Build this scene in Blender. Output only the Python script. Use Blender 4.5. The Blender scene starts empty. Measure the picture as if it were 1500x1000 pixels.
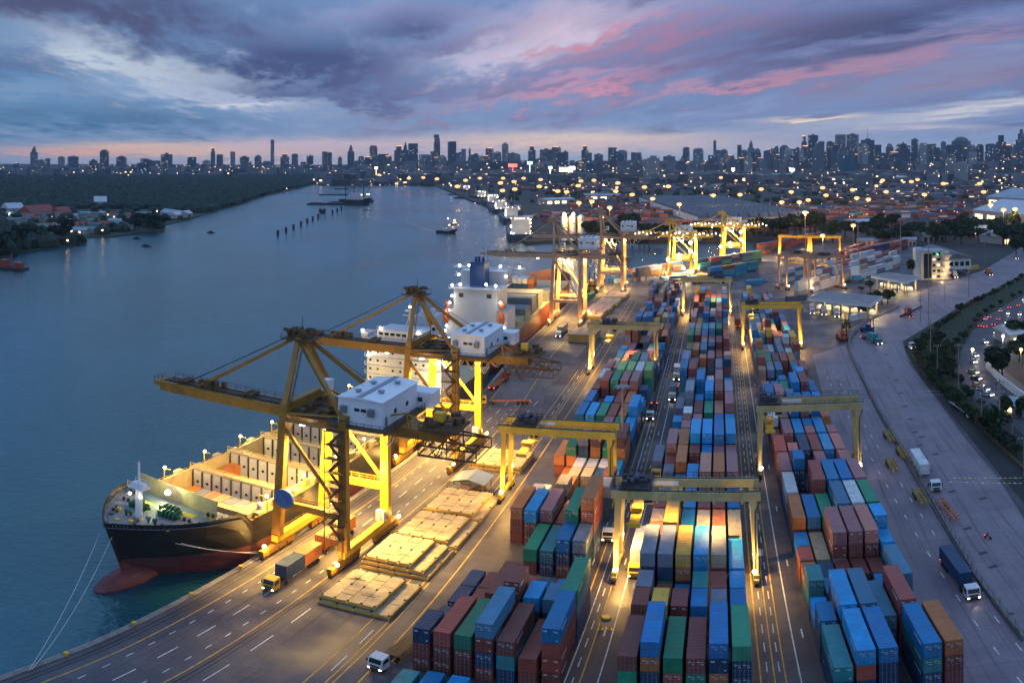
import bpy, math, random
import numpy as np
from mathutils import Vector, Matrix, geometry
random.seed(7)
C = bpy.context.scene.collection
S = bpy.context.scene
R = math.radians
# ---------------------------------------------------------------- camera (stitched aerial panorama)
PXR = 1175.0      # photo pixels per radian
H = 82.0          # height of the drone above the quay
cd = bpy.data.cameras.new('camera')
cam = bpy.data.objects.new('camera', cd); C.objects.link(cam)
S.camera = cam
cam.location = (0, 0, H); cam.rotation_euler = (R(90), 0, 0)
cd.clip_start = 0.5; cd.clip_end = 60000
S.render.engine = 'CYCLES'
cd.type = 'PANO'
cd.panorama_type = 'EQUIRECTANGULAR'
cd.longitude_min = -750/PXR; cd.longitude_max = 750/PXR
cd.latitude_max = 233/PXR; cd.latitude_min = -767/PXR
S.cycles.use_denoising = True
try: S.cycles.denoiser = 'OPENIMAGEDENOISE'
except Exception: pass
S.cycles.use_light_tree = True
S.cycles.max_bounces = 5; S.cycles.diffuse_bounces = 2; S.cycles.glossy_bounces = 3
S.cycles.transmission_bounces = 2; S.cycles.volume_bounces = 0; S.cycles.transparent_max_bounces = 4
S.cycles.caustics_reflective = False; S.cycles.caustics_refractive = False
S.cycles.sample_clamp_indirect = 3.0
S.cycles.sample_clamp_direct = 0.0
S.cycles.use_adaptive_sampling = True; S.cycles.adaptive_threshold = 0.02
S.view_settings.view_transform = 'Standard'; S.view_settings.look = 'None'
S.view_settings.exposure = 0.15; S.view_settings.gamma = 1.0
S.view_settings.use_curve_mapping = False

# ---------------------------------------------------------------- node helper
class X:
    """a socket that can be used in arithmetic"""
    def __init__(s, nt, sock): s.nt = nt; s.s = sock
    def m(s, op, *o, clamp=False):
        n = s.nt.nodes.new('ShaderNodeMath'); n.operation = op; n.use_clamp = clamp
        for i, v in enumerate((s,)+o):
            if isinstance(v, X): s.nt.links.new(v.s, n.inputs[i])
            else: n.inputs[i].default_value = v
        return X(s.nt, n.outputs[0])
    def __add__(s, o): return s.m('ADD', o)
    def __radd__(s, o): return s.m('ADD', o)
    def __sub__(s, o): return s.m('SUBTRACT', o)
    def __rsub__(s, o): return (s*-1)+o
    def __mul__(s, o): return s.m('MULTIPLY', o)
    def __rmul__(s, o): return s.m('MULTIPLY', o)
    def __truediv__(s, o): return s.m('DIVIDE', o)
    def cl(s): return s.m('ADD', 0.0, clamp=True)
    def ss(s, a, b):
        n = s.nt.nodes.new('ShaderNodeMapRange'); n.interpolation_type = 'SMOOTHSTEP'
        s.nt.links.new(s.s, n.inputs['Value'])
        n.inputs['From Min'].default_value = a; n.inputs['From Max'].default_value = b
        return X(s.nt, n.outputs['Result'])
    def lin(s, a, b, c=0., d=1.):
        n = s.nt.nodes.new('ShaderNodeMapRange')
        s.nt.links.new(s.s, n.inputs['Value'])
        for k, v in zip(('From Min', 'From Max', 'To Min', 'To Max'), (a, b, c, d)): n.inputs[k].default_value = v
        return X(s.nt, n.outputs['Result'])
def put(nt, sock, v):
    if isinstance(v, X): nt.links.new(v.s, sock)
    elif isinstance(v, (tuple, list)) and len(v) == 3 and sock.type == 'RGBA': sock.default_value = (*v, 1)
    else: sock.default_value = v
def vec(nt, x, y, z):
    n = nt.nodes.new('ShaderNodeCombineXYZ')
    for i, v in enumerate((x, y, z)): put(nt, n.inputs[i], v)
    return X(nt, n.outputs[0])
def noise(nt, v, scale=1, detail=4, rough=.55, dist=0., color=False):
    n = nt.nodes.new('ShaderNodeTexNoise')
    if v is not None: nt.links.new(v.s, n.inputs['Vector'])
    n.inputs['Scale'].default_value = scale; n.inputs['Detail'].default_value = detail
    n.inputs['Roughness'].default_value = rough; n.inputs['Distortion'].default_value = dist
    return X(nt, n.outputs['Color' if color else 'Fac'])
def mix(nt, f, a, b, mode='MIX'):
    n = nt.nodes.new('ShaderNodeMix'); n.data_type = 'RGBA'; n.blend_type = mode
    put(nt, n.inputs[0], f); put(nt, n.inputs[6], a); put(nt, n.inputs[7], b)
    return X(nt, n.outputs[2])
def sep(nt, v):
    n = nt.nodes.new('ShaderNodeSeparateXYZ'); nt.links.new(v.s, n.inputs[0])
    return [X(nt, o) for o in n.outputs]
def srgb(r, g, b):
    return tuple(((c/255+.055)/1.055)**2.4 if c > 10 else c/255/12.92 for c in (r, g, b))

# ---------------------------------------------------------------- sky: a blue hour sky with streaks of cloud
W = bpy.data.worlds.new('World'); S.world = W; W.use_nodes = True
nt = W.node_tree; nt.nodes.clear()
tc = nt.nodes.new('ShaderNodeTexCoord')
D = X(nt, tc.outputs['Generated'])
dx, dy, dz = sep(nt, D)
az = dx.m('ARCTAN2', dy)
hd = (dx*dx + dy*dy).m('SQRT')
el = dz.m('ARCTAN2', hd)
# angular coordinates in tenths of a radian
u = az*10.; h = el.m('MAXIMUM', 0.)*10.
# plane of the cloud sheet: streaks run towards the north-north-west
inv = (dz.m('ABSOLUTE') + .05)
A0 = R(-11)
cx = (dx*math.cos(A0) - dy*math.sin(A0))/inv
cy = (dx*math.sin(A0) + dy*math.cos(A0))/inv
w1 = noise(nt, vec(nt, cx*.30, cy*.14, 3.1), 1, 2, .5)
st = noise(nt, vec(nt, cx*.9 + w1*2.2, cy*.20 + w1*1.2, 0.), 1, 6, .62)          # long streaks
fine = noise(nt, vec(nt, cx*2.6 + w1*3., cy*.9, 5.), 1, 6, .66)
big = noise(nt, vec(nt, cx*.34 + 4., cy*.16 + 7., 1.), 1, 4, .55, .3)
rag = (st - .5)*1.4 + (fine - .5)*1.9
def blob(u0, h0, su, sh, tilt=0., wob=.35):
    """soft ragged patch of cloud at azimuth u0 and height h0 (tenths of a radian)"""
    a = (u - u0) + (w1 - .5)*su*.8; b = (h - h0) - a*tilt + rag*wob
    q = (a/su)*(a/su) + (b/sh)*(b/sh)
    return (q*-1.).m('EXPONENT')*(fine.lin(.28, .62, .30, 1.25))
n = nt.nodes.new('ShaderNodeValToRGB'); cr = n.color_ramp
nt.links.new((h/16.).s, n.inputs[0])
stops = [(0, (158,176,204)), (.018, (150,172,206)), (.035, (118,156,200)), (.06, (100,146,194)), (.085, (104,142,190)), (.13, (120,156,208)), (.22, (152,196,246)), (.40, (140,180,232)), (1., (124,164,222))]
cr.elements[0].position = 0; cr.elements[0].color = (*srgb(*stops[0][1]), 1)
cr.elements[1].position = 1; cr.elements[1].color = (*srgb(*stops[-1][1]), 1)
for p, c in stops[1:-1]:
    e = cr.elements.new(p); e.color = (*srgb(*c), 1)
col = X(nt, n.outputs[0])
vis = h.lin(0.1, .5)
low = 1. - h.ss(2.2, 5.)
mot = st*.5 + big*.32 + fine*.38 - .05
dark = mot.ss(.54, .66)
col = mix(nt, dark*.78*vis, col, srgb(58, 70, 112))
light = mot.ss(.53, .42)
col = mix(nt, light*.6*vis, col, srgb(168, 184, 218))
side = u.lin(-6.4, 6.4)
col = mix(nt, (1.-side).m('POWER', 2.)*.34*low, col, srgb(52, 108, 148))
col = mix(nt, side*.42*vis*low, col, srgb(112, 104, 150))
def paint(col, m, amt, c): return mix(nt, (m*amt).cl(), col, srgb(*c))
def P10(px, py): return ((px-750)/PXR*10, (233-py)/PXR*10)
def addb(col, px, py, sx, sy, tilt, amt, c, wob=.35):
    a, b = P10(px, py)
    return paint(col, blob(a, b, sx/PXR*10, sy/PXR*10, tilt, wob), amt*1.15, c)
col = addb(col, 90, 12, 330, 42, -.05, .9, (72,76,112))
col = addb(col, 620, 25, 170, 16, .1, .7, (150,150,188), .5)
col = addb(col, 20, 92, 150, 20, 0, .6, (78,92,134))
col = addb(col, 130, 52, 90, 12, -.2, .5, (140,152,178))
col = addb(col, 230, 98, 170, 24, -.22, 1.2, (186,198,214), .6)
col = addb(col, 340, 142, 140, 17, -.08, 1.1, (190,202,226), .4)
col = addb(col, 60, 132, 150, 12, -.05, .5, (134,156,188), .35)
col = addb(col, 120, 176, 260, 22, 0, .7, (50,106,146))
col = addb(col, 450, 98, 160, 38, -.1, 1.1, (60,74,118), .45)
col = addb(col, 440, 140, 130, 12, -.05, .7, (66,88,134), .3)
col = addb(col, 560, 130, 150, 14, .0, .5, (84,96,142), .4)
col = addb(col, 740, 82, 90, 24, .15, 1., (206,208,232), .5)
col = addb(col, 600, 42, 80, 24, .2, .75, (78,92,136), .5)
col = addb(col, 690, 58, 140, 11, .28, .9, (84,96,144), .35)
col = addb(col, 830, 26, 130, 28, .2, .8, (206,184,204), .7)
col = addb(col, 800, 58, 130, 16, .2, .8, (196,198,224), .55)
col = addb(col, 860, 44, 150, 12, .22, .75, (206,140,160), .8)
col = addb(col, 960, 60, 150, 13, .22, .6, (196,128,150), .8)
col = addb(col, 1270, 38, 280, 38, .12, .85, (66,74,114), .5)
col = addb(col, 1000, 100, 240, 16, .12, .5, (98,106,150), .5)
col = addb(col, 900, 80, 260, 40, .2, .5, (150,124,160), .8)
col = addb(col, 860, 125, 130, 10, .16, .62, (220,148,168), .55)
col = addb(col, 760, 150, 180, 12, .12, .5, (182,146,174), .5)
col = addb(col, 1300, 100, 260, 30, .16, .5, (140,118,150), .7)
col = addb(col, 1090, 128, 250, 8, .16, .62, (214,142,160), .5)
col = addb(col, 1330, 84, 220, 14, .18, .65, (164,132,158), .5)
col = addb(col, 1420, 110, 160, 18, .12, .5, (150,136,164), .5)
col = addb(col, 960, 158, 170, 11, .1, .55, (100,130,172))
col = addb(col, 1240, 140, 220, 14, .12, .5, (126,138,176))
col = addb(col, 1430, 158, 140, 11, .13, 1., (204,204,212), .25)
col = addb(col, 1240, 178, 170, 6, .06, .6, (184,188,208), .2)
col = addb(col, 1190, 173, 70, 3.4, .06, 1., (250,226,200), .12)
col = addb(col, 1350, 186, 100, 4, 0, .6, (220,206,206), .12)
col = addb(col, 350, 154, 80, 2.4, .03, .6, (226,226,232), .08)
col = addb(col, 1120, 196, 240, 5, .02, .5, (190,182,202), .12)
# warm band above the horizon
col = addb(col, 230, 218, 140, 7, 0, 1.5, (255,216,146), .08)
col = addb(col, 130, 222, 130, 6, 0, 1., (236,160,140), .06)
col = addb(col, 330, 221, 280, 11, 0, .8, (250,200,165), .1)
col = addb(col, 470, 211, 240, 7, .01, .85, (236,202,198), .1)
col = addb(col, 560, 218, 280, 12, 0, .6, (206,186,202), .1)
col = addb(col, 860, 208, 200, 13, -.01, 1.1, (250,214,190), .12)
col = addb(col, 860, 201, 120, 4.5, -.01, .7, (255,228,198), .08)
col = addb(col, 1040, 212, 220, 12, 0, .6, (200,186,200), .12)
nk = nt.nodes.new('ShaderNodeTexSky'); nk.sky_type = 'NISHITA'; nk.sun_disc = False
nk.sun_elevation = R(-3.0); nk.sun_rotation = R(-25)
nk.altitude = 50; nk.dust_density = 1.5
bgN = nt.nodes.new('ShaderNodeBackground'); nt.links.new(nk.outputs[0], bgN.inputs[0]); bgN.inputs[1].default_value = .05
bgC = nt.nodes.new('ShaderNodeBackground'); nt.links.new(col.s, bgC.inputs[0]); bgC.inputs[1].default_value = 1.0
ad = nt.nodes.new('ShaderNodeAddShader'); out = nt.nodes.new('ShaderNodeOutputWorld')
nt.links.new(bgN.outputs[0], ad.inputs[0]); nt.links.new(bgC.outputs[0], ad.inputs[1]); nt.links.new(ad.outputs[0], out.inputs[0])
# last weak daylight from the afterglow
sd = bpy.data.lights.new('sun', 'SUN'); sd.energy = .12; sd.angle = R(25); sd.color = (1, .86, .8)
sun = bpy.data.objects.new('sun', sd); C.objects.link(sun)
sun.rotation_euler = (R(62), 0, R(-25+180)+R(180))

# ---------------------------------------------------------------- geometry helpers
YA = R(14.8); QA = R(16.7)        # directions of the container lanes and of the quay
def G(px, py, z=0.):
    a = (px-750)/PXR; d = (py-233)/PXR; r = (H-z)/math.tan(d)
    return Vector((r*math.sin(a), r*math.cos(a), z))
def XY(u, v, z=0., a=YA):
    return Vector((u*math.cos(a)+v*math.sin(a), -u*math.sin(a)+v*math.cos(a), z))
def UV(p, a=YA): return (p[0]*math.cos(a)-p[1]*math.sin(a), p[0]*math.sin(a)+p[1]*math.cos(a))
def Q(u, v, z=0.): return XY(u, v, z, QA)
def AZ(px, rho, z=0.):
    a = (px-750)/PXR; return Vector((rho*math.sin(a), rho*math.cos(a), z))
class MB:
    def __init__(s): s.v = []; s.f = []; s.m = []; s.T = None
    def pts(s, vs):
        b = len(s.v)
        if s.T is not None: vs = [s.T @ Vector(p) for p in vs]
        s.v += [tuple(p) for p in vs]; return b
    def face(s, idx, m=0): s.f.append(tuple(idx)); s.m.append(m)
    def box(s, x0, x1, y0, y1, z0, z1, m=0, top=None, nobot=False):
        b = s.pts([(x0,y0,z0),(x1,y0,z0),(x1,y1,z0),(x0,y1,z0),(x0,y0,z1),(x1,y0,z1),(x1,y1,z1),(x0,y1,z1)])
        for i, f in enumerate([(0,3,2,1),(4,5,6,7),(0,1,5,4),(1,2,6,5),(2,3,7,6),(3,0,4,7)]):
            if nobot and i == 0: continue
            s.face([b+k for k in f], top if (i == 1 and top is not None) else m)
        return s
    def cb(s, c, d, m=0, **k):
        return s.box(c[0]-d[0]/2, c[0]+d[0]/2, c[1]-d[1]/2, c[1]+d[1]/2, c[2]-d[2]/2, c[2]+d[2]/2, m, **k)
    def taper(s, p0, p1, a0, b0, a1, b1, m=0, up=None):
        """box section a x b running from p0 to p1"""
        p0, p1 = Vector(p0), Vector(p1); d = (p1-p0).normalized()
        ref = Vector(up) if up else (Vector((0,0,1)) if abs(d.z) < .9 else Vector((0,1,0)))
        sx = d.cross(ref).normalized(); sy = sx.cross(d).normalized()
        b = s.pts([p0-sx*a0/2-sy*b0/2, p0+sx*a0/2-sy*b0/2, p0+sx*a0/2+sy*b0/2, p0-sx*a0/2+sy*b0/2,
                   p1-sx*a1/2-sy*b1/2, p1+sx*a1/2-sy*b1/2, p1+sx*a1/2+sy*b1/2, p1-sx*a1/2+sy*b1/2])
        for f in [(0,3,2,1),(4,5,6,7),(0,1,5,4),(1,2,6,5),(2,3,7,6),(3,0,4,7)]: s.face([b+k for k in f], m)
        return s
    def bar(s, p0, p1, a, b=None, m=0, up=None): b = a if b is None else b; return s.taper(p0, p1, a, b, a, b, m, up)
    def tube(s, p0, p1, r, n=8, m=0, r1=None, caps=True):
        p0, p1 = Vector(p0), Vector(p1); d = (p1-p0).normalized(); r1 = r if r1 is None else r1
        ref = Vector((0,0,1)) if abs(d.z) < .9 else Vector((0,1,0))
        sx = d.cross(ref).normalized(); sy = sx.cross(d).normalized()
        vs = [p0+(sx*math.cos(t)+sy*math.sin(t))*r for t in [2*math.pi*i/n for i in range(n)]]
        vs += [p1+(sx*math.cos(t)+sy*math.sin(t))*r1 for t in [2*math.pi*i/n for i in range(n)]]
        b = s.pts(vs)
        for i in range(n): j = (i+1) % n; s.face([b+i, b+j, b+n+j, b+n+i], m)
        if caps: s.face([b+i for i in range(n)][::-1], m); s.face([b+n+i for i in range(n)], m)
        return s
    def path(s, ps, r, n=5, m=0):
        for a, b in zip(ps, ps[1:]): s.tube(a, b, r, n, m, caps=False)
        return s
    def prism(s, poly, z0, z1, m=0, top=None):
        n = len(poly); b = s.pts([(*p[:2], z0) for p in poly]+[(*p[:2], z1) for p in poly])
        for i in range(n): j = (i+1) % n; s.face([b+i, b+j, b+n+j, b+n+i], m)
        for t in geometry.tessellate_polygon([[Vector((*p[:2], 0)) for p in poly]]):
            s.face([b+n+k for k in t], m if top is None else top)
        return s
    def sheet(s, poly, z, m=0):
        b = s.pts([(*p[:2], z) for p in poly])
        for t in geometry.tessellate_polygon([[Vector((*p[:2], 0)) for p in poly]]):
            a = [Vector(poly[k][:2]) for k in t]
            cr_ = (a[1]-a[0]).cross(a[2]-a[0])
            s.face([b+k for k in (t if cr_ > 0 else t[::-1])], m)
        return s
    def sphere(s, c, r, n=8, k=5, m=0, sq=(1,1,1)):
        b = s.pts([(c[0]+r*sq[0]*math.sin(math.pi*i/k)*math.cos(2*math.pi*j/n), c[1]+r*sq[1]*math.sin(math.pi*i/k)*math.sin(2*math.pi*j/n), c[2]+r*sq[2]*math.cos(math.pi*i/k)) for i in range(k+1) for j in range(n)])
        for i in range(k):
            for j in range(n): s.face([b+i*n+j, b+(i+1)*n+j, b+(i+1)*n+(j+1) % n, b+i*n+(j+1) % n], m)
        return s
    def rail(s, p0, p1, h=1.1, step=2.5, r=.05, m=0):
        p0, p1 = Vector(p0), Vector(p1); L = (p1-p0).length; k = max(1, int(L/step)); up = Vector((0,0,h))
        for i in range(k+1): q = p0.lerp(p1, i/k); s.bar(q, q+up, r*1.6, m=m)
        s.bar(p0+up, p1+up, r*1.6, m=m); s.bar(p0+up*.5, p1+up*.5, r*1.3, m=m)
        return s
    def mesh(s, name, mats):
        me = bpy.data.meshes.new(name); me.from_pydata(s.v, [], s.f)
        for m_ in (mats if isinstance(mats, (list, tuple)) else [mats]): me.materials.append(m_)
        if any(s.m): me.polygons.foreach_set('material_index', s.m)
        me.update(); return me
    def build(s, name, mats, parent=None, loc=None, rz=None):
        o = bpy.data.objects.new(name, s.mesh(name, mats)); C.objects.link(o)
        if parent is not None: o.parent = parent
        if loc is not None: o.location = loc
        if rz is not None: o.rotation_euler = (0, 0, rz)
        return o
LIVE = []
def tag(o, label=None, cat=None, group=None, kind=None):
    if label: o['label'] = label
    if cat: o['category'] = cat
    if group: o['group'] = group
    if kind: o['kind'] = kind
    return o
def thing(name, label, cat, loc=(0,0,0), rz=0., group=None):
    o = bpy.data.objects.new(name, None); C.objects.link(o); o.empty_display_size = .1
    o.location = loc; o.rotation_euler = (0, 0, rz)
    return tag(o, label, cat, group)
def place(name, me, parent=None, loc=(0,0,0), rz=0., color=None):
    o = bpy.data.objects.new(name, me); C.objects.link(o)
    if parent is not None: o.parent = parent
    o.location = loc; o.rotation_euler = (0, 0, rz)
    if color: o.color = (*color, 1)
    return o
KIDS = {}
def index_kids():
    KIDS.clear()
    for o in bpy.data.objects:
        if o.parent: KIDS.setdefault(o.parent.name, []).append(o)
def dup(root, loc, rz, label=None, group=None, color=None, scale=None):
    def cp(o, par):
        c = o.copy(); C.objects.link(c)
        if par is not None: c.parent = par
        if color is not None and c.type == 'MESH' and o.get('paint'): c.color = (*color, 1)
        for k in KIDS.get(o.name, []): cp(k, c)
        return c
    if root.name not in KIDS and root.type == 'EMPTY': index_kids()
    r = cp(root, None); r.location = loc; r.rotation_euler = (0, 0, rz)
    if scale: r.scale = (scale,)*3
    if label: r['label'] = label
    if group: r['group'] = group
    return r
def lamp(name, loc, power, color=(1,.62,.22), parent=None, radius=.5, spot=None, aim=None):
    l = bpy.data.lights.new(name, 'SPOT' if spot else 'POINT'); l.energy = power; l.color = color; l.shadow_soft_size = radius
    o = bpy.data.objects.new(name, l); C.objects.link(o)
    if parent is not None: o.parent = parent
    o.location = loc
    if spot:
        l.spot_size = R(spot); l.spot_blend = .6
        d = Vector(aim)-Vector(loc); o.rotation_euler = d.to_track_quat('-Z', 'Y').to_euler()
    return o
SOD = (1., .55, .13); WARM = (1., .62, .17); COOL = (.8, .95, 1.)
# ---------------------------------------------------------------- materials
def mat(name, color=(.5,.5,.5), rough=.7, metal=0., var=.15, scale=1., bump=0., bscale=4., spec=.5, dirt=None, dirt_amt=.3, obj=True, attr=None, info=False, grain=None):
    m = bpy.data.materials.new(name); m.use_nodes = True; nt = m.node_tree; b = nt.nodes['Principled BSDF']
    tcn = nt.nodes.new('ShaderNodeTexCoord'); P = X(nt, tcn.outputs['Object'])
    if attr:
        a = nt.nodes.new('ShaderNodeAttribute'); a.attribute_name = attr; base = X(nt, a.outputs['Color'])
    elif info:
        a = nt.nodes.new('ShaderNodeObjectInfo'); base = X(nt, a.outputs['Color'])
    else: base = color
    n1 = noise(nt, P, scale, 5, .6)
    v = n1.lin(.3, .7, 1-var, 1+var)
    cc = mix(nt, 1., base, vec(nt, v, v, v), 'MULTIPLY')
    if dirt:
        n2 = noise(nt, P, scale*.37, 6, .65)
        cc = mix(nt, n2.ss(.5, .72)*dirt_amt, cc, dirt)
    put(nt, b.inputs['Base Color'], cc)
    b.inputs['Roughness'].default_value = rough; b.inputs['Metallic'].default_value = metal
    b.inputs['Specular IOR Level'].default_value = spec
    if bump:
        bn = nt.nodes.new('ShaderNodeBump'); bn.inputs['Strength'].default_value = 1.; bn.inputs['Distance'].default_value = bump
        nt.links.new(noise(nt, P, bscale, 4, .6).s, bn.inputs['Height']); nt.links.new(bn.outputs[0], b.inputs['Normal'])
    return m
def emit(name, color, strength):
    m = bpy.data.materials.new(name); m.use_nodes = True; nt = m.node_tree; b = nt.nodes['Principled BSDF']
    b.inputs['Base Color'].default_value = (.6,.6,.6,1)
    b.inputs['Emission Color'].default_value = (*color, 1); b.inputs['Emission Strength'].default_value = strength
    try: m.cycles.emission_sampling = 'NONE'
    except Exception: pass
    return m
M = {}
M['sod'] = emit('sodium_lamp', (1,.62,.22), 14.); M['wht'] = emit('white_lamp', (1,.93,.8), 14.)
M['sodfar'] = emit('sodium_lamp_far', (1,.40,.075), 2.0); M['sodsm'] = emit('street_lamp_far', (1,.45,.12), 1.7); M['redl'] = emit('red_lamp', (1,.05,.02), 6.); M['grn'] = emit('green_lamp', (.1,1,.3), 5.)
M['cyan'] = emit('cyan_lamp', (.6,.9,1), 5.)
M['black'] = mat('black_rubber', (.015,.015,.017), .8)
M['glass'] = mat('dark_glass', (.01,.015,.02), .12, spec=.8)
M['steel'] = mat('grey_steel', (.22,.23,.25), .5, .3)
M['dsteel'] = mat('dark_steel', (.05,.05,.055), .6, .3)
M['crane'] = mat('crane_ochre_unlit', (.33,.165,.022), .45, var=.2, scale=.5, dirt=(.10,.045,.02), dirt_amt=.55)  # darkened ochre: the unlit look of the upper structure is in this colour
M['craned'] = mat('crane_grime', (.11,.06,.022), .7, var=.3, scale=1)
M['craney'] = mat('crane_paint_yellow', (.72,.42,.03), .45, var=.12, scale=.5, dirt=(.25,.12,.03), dirt_amt=.4)
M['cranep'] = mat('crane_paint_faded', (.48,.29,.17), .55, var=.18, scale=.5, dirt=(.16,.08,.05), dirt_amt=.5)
M['rtg'] = mat('gantry_paint_cream', (.46,.38,.17), .5, var=.12, scale=.5, dirt=(.22,.15,.06), dirt_amt=.5)
M['house'] = mat('white_cladding', (.78,.80,.83), .4, var=.05, scale=.6, dirt=(.45,.45,.45), dirt_amt=.35)
M['white'] = mat('white_paint', (.8,.8,.8), .4, var=.06)
M['roofg'] = mat('grey_strip', (.25,.28,.32), .6)
M['blue'] = mat('blue_paint', (.03,.12,.35), .45)
# ================================================================ the setting: water, land, pavements
def ground_mat(name, a, b, c, scale, rough=.85, stain=.35, bump=.02, streak=None, joints=None, wet=0.):
    m = bpy.data.materials.new(name); m.use_nodes = True; nt = m.node_tree; bs = nt.nodes['Principled BSDF']
    P = X(nt, nt.nodes.new('ShaderNodeTexCoord').outputs['Object'])
    n1 = noise(nt, P, scale, 5, .6); n2 = noise(nt, P, scale*.17, 4, .6, .4); n3 = noise(nt, P, scale*9, 3, .6)
    col = mix(nt, n1.ss(.35, .65), a, b)
    col = mix(nt, n2.ss(.45, .7)*stain, col, c)
    x, y, z = sep(nt, P)
    if streak is not None:      # tyre marks and oil worn in along the lanes
        ca, sa = math.cos(streak), math.sin(streak)
        uu = x*ca - y*sa; vv = x*sa + y*ca
        n4 = noise(nt, vec(nt, uu*1.1, vv*.02, 0.), 1, 4, .6); n5 = noise(nt, vec(nt, uu*.25, vv*.012, 9.), 1, 3, .6)
        col = mix(nt, n4.ss(.52, .7)*.7, col, tuple(k*.40 for k in a)); col = mix(nt, n5.ss(.48, .66)*.5, col, tuple(min(1, k*1.35) for k in a))
        if joints:
            ju = (uu/joints[0]).m('FRACT'); jv = (vv/joints[1]).m('FRACT')
            cell = nt.nodes.new('ShaderNodeTexWhiteNoise'); cell.noise_dimensions = '2D'
            nt.links.new(vec(nt, (uu/joints[0]).m('FLOOR'), (vv/joints[1]).m('FLOOR'), 0.).s, cell.inputs['Vector'])
            cv = X(nt, cell.outputs['Value']).lin(0, 1, .86, 1.1)
            col = mix(nt, 1., col, vec(nt, cv, cv, cv), 'MULTIPLY')
            jl = (ju.m('LESS_THAN', .022/ joints[0]*4)).m('MAXIMUM', jv.m('LESS_THAN', .022/joints[1]*4))
            col = mix(nt, jl*.55, col, (.03,.03,.035))
    g = n3.lin(.2, .8, .88, 1.12); col = mix(nt, 1., col, vec(nt, g, g, g), 'MULTIPLY')
    put(nt, bs.inputs['Base Color'], col)
    if wet:
        put(nt, bs.inputs['Roughness'], n2.ss(.42, .62).lin(0, 1, rough, rough-wet))
    else: bs.inputs['Roughness'].default_value = rough
    bn = nt.nodes.new('ShaderNodeBump'); bn.inputs['Distance'].default_value = bump
    nt.links.new(n3.s, bn.inputs['Height']); nt.links.new(bn.outputs[0], bs.inputs['Normal'])
    return m
M['asphalt'] = ground_mat('yard_asphalt', (.058,.050,.062), (.088,.076,.086), (.034,.030,.040), .25, .72, .5, .02, YA, (4.5, 11.), .3)
M['quay'] = ground_mat('quay_concrete', (.078,.068,.082), (.118,.102,.110), (.045,.040,.050), .2, .78, .4, .02, QA, (5., 9.), .3)
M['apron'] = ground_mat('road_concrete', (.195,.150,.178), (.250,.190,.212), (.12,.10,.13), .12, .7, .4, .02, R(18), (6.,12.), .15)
M['city'] = ground_mat('city_ground', (.030,.030,.032), (.055,.048,.046), (.018,.024,.018), .01, .9, .6, .1)
M['bankg'] = ground_mat('bank_ground', (.03,.045,.025), (.05,.06,.035), (.02,.03,.02), .02, .95, .5, .1)
M['grass'] = ground_mat('verge_grass', (.015,.030,.012), (.028,.045,.016), (.03,.028,.02), .3, .95, .6, .15)
M['hway'] = ground_mat('highway_asphalt', (.06,.06,.07), (.09,.085,.095), (.045,.045,.05), .15, .7, .4, .02)
M['wline'] = mat('white_line', (.62,.62,.60), .7, var=.35, scale=.8); M['yline'] = mat('yellow_line', (.62,.36,.05), .7, var=.35, scale=.8)
M['kerb'] = mat('kerb_concrete', (.22,.20,.18), .85, var=.25, scale=.8, dirt=(.06,.05,.04), dirt_amt=.6)
M['rail'] = mat('rail_steel', (.05,.045,.04), .5, .5)

# river
m = bpy.data.materials.new('river_water'); m.use_nodes = True; nt = m.node_tree; bs = nt.nodes['Principled BSDF']
P = X(nt, nt.nodes.new('ShaderNodeTexCoord').outputs['Object'])
x, y, z = sep(nt, P)
f1 = noise(nt, vec(nt, x*.05+y*.02, y*.09, 0.), 1, 2, .5)
f2 = noise(nt, vec(nt, x*.42+y*.1, y*.75-x*.1, 0.), 1, 4, .6, .3)
f3 = noise(nt, vec(nt, x*.006, y*.0035, 0.), 1, 4, .55, .8)
wc = mix(nt, f3.ss(.35, .65), (.003,.034,.054), (.010,.082,.124))
put(nt, bs.inputs['Base Color'], wc)
put(nt, bs.inputs['Roughness'], f3.lin(.3, .7, .12, .26))
bs.inputs['IOR'].default_value = 1.95; bs.inputs['Specular Tint'].default_value = (.50,.97,1.,1)
bn = nt.nodes.new('ShaderNodeBump'); bn.inputs['Distance'].default_value = 1.; bn.inputs['Strength'].default_value = .9
nt.links.new((f2*.42 + f1*.6).s, bn.inputs['Height']); nt.links.new(bn.outputs[0], bs.inputs['Normal'])
M['water'] = m
b = MB(); b.sheet([(-15800,-860),(15800,-860),(15800,11600),(-15800,11600)], -3.); tag(b.build('river_water', M['water']), kind='structure')

# land outlines, walked along the shore
quay_px = [(146,938),(320,850),(385,812),(600,672),(700,584),(756,517),(800,477),(830,447),(852,428),(868,416),(878,409)]
quay = [Q(-86.9,-160), Q(-86.9,69)] + [G(*p) for p in quay_px]
inlet_near = [G(*p) for p in [(905,404),(933,400),(970,394),(1010,386),(1060,380),(1110,372),(1150,362),(1190,357)]]
inlet_far = [G(*p) for p in [(1198,353),(1160,350),(1110,349),(1060,350),(1000,350),(950,352),(900,350),(862,351),(800,352),(770,354)]]
oldport = [G(*p) for p in [(758,345),(745,328),(728,309),(712,300),(690,293),(668,283),(650,276),(632,269),(600,264.5),(560,262.5),(500,261.5),(420,261)]]
oldport += [Vector((-4200,3050,0)), Vector((-9000,3500,0)), Vector((-15500,5000,0)), Vector((-15500,11500,0)), Vector((15500,11500,0)), Vector((15500,-850,0)), Vector((-30,-850,0))]
land = quay + inlet_near + inlet_far + oldport
b = MB(); b.prism([p for p in land], -5., 0.); tag(b.build('city_ground', M['city']), kind='structure')
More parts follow.
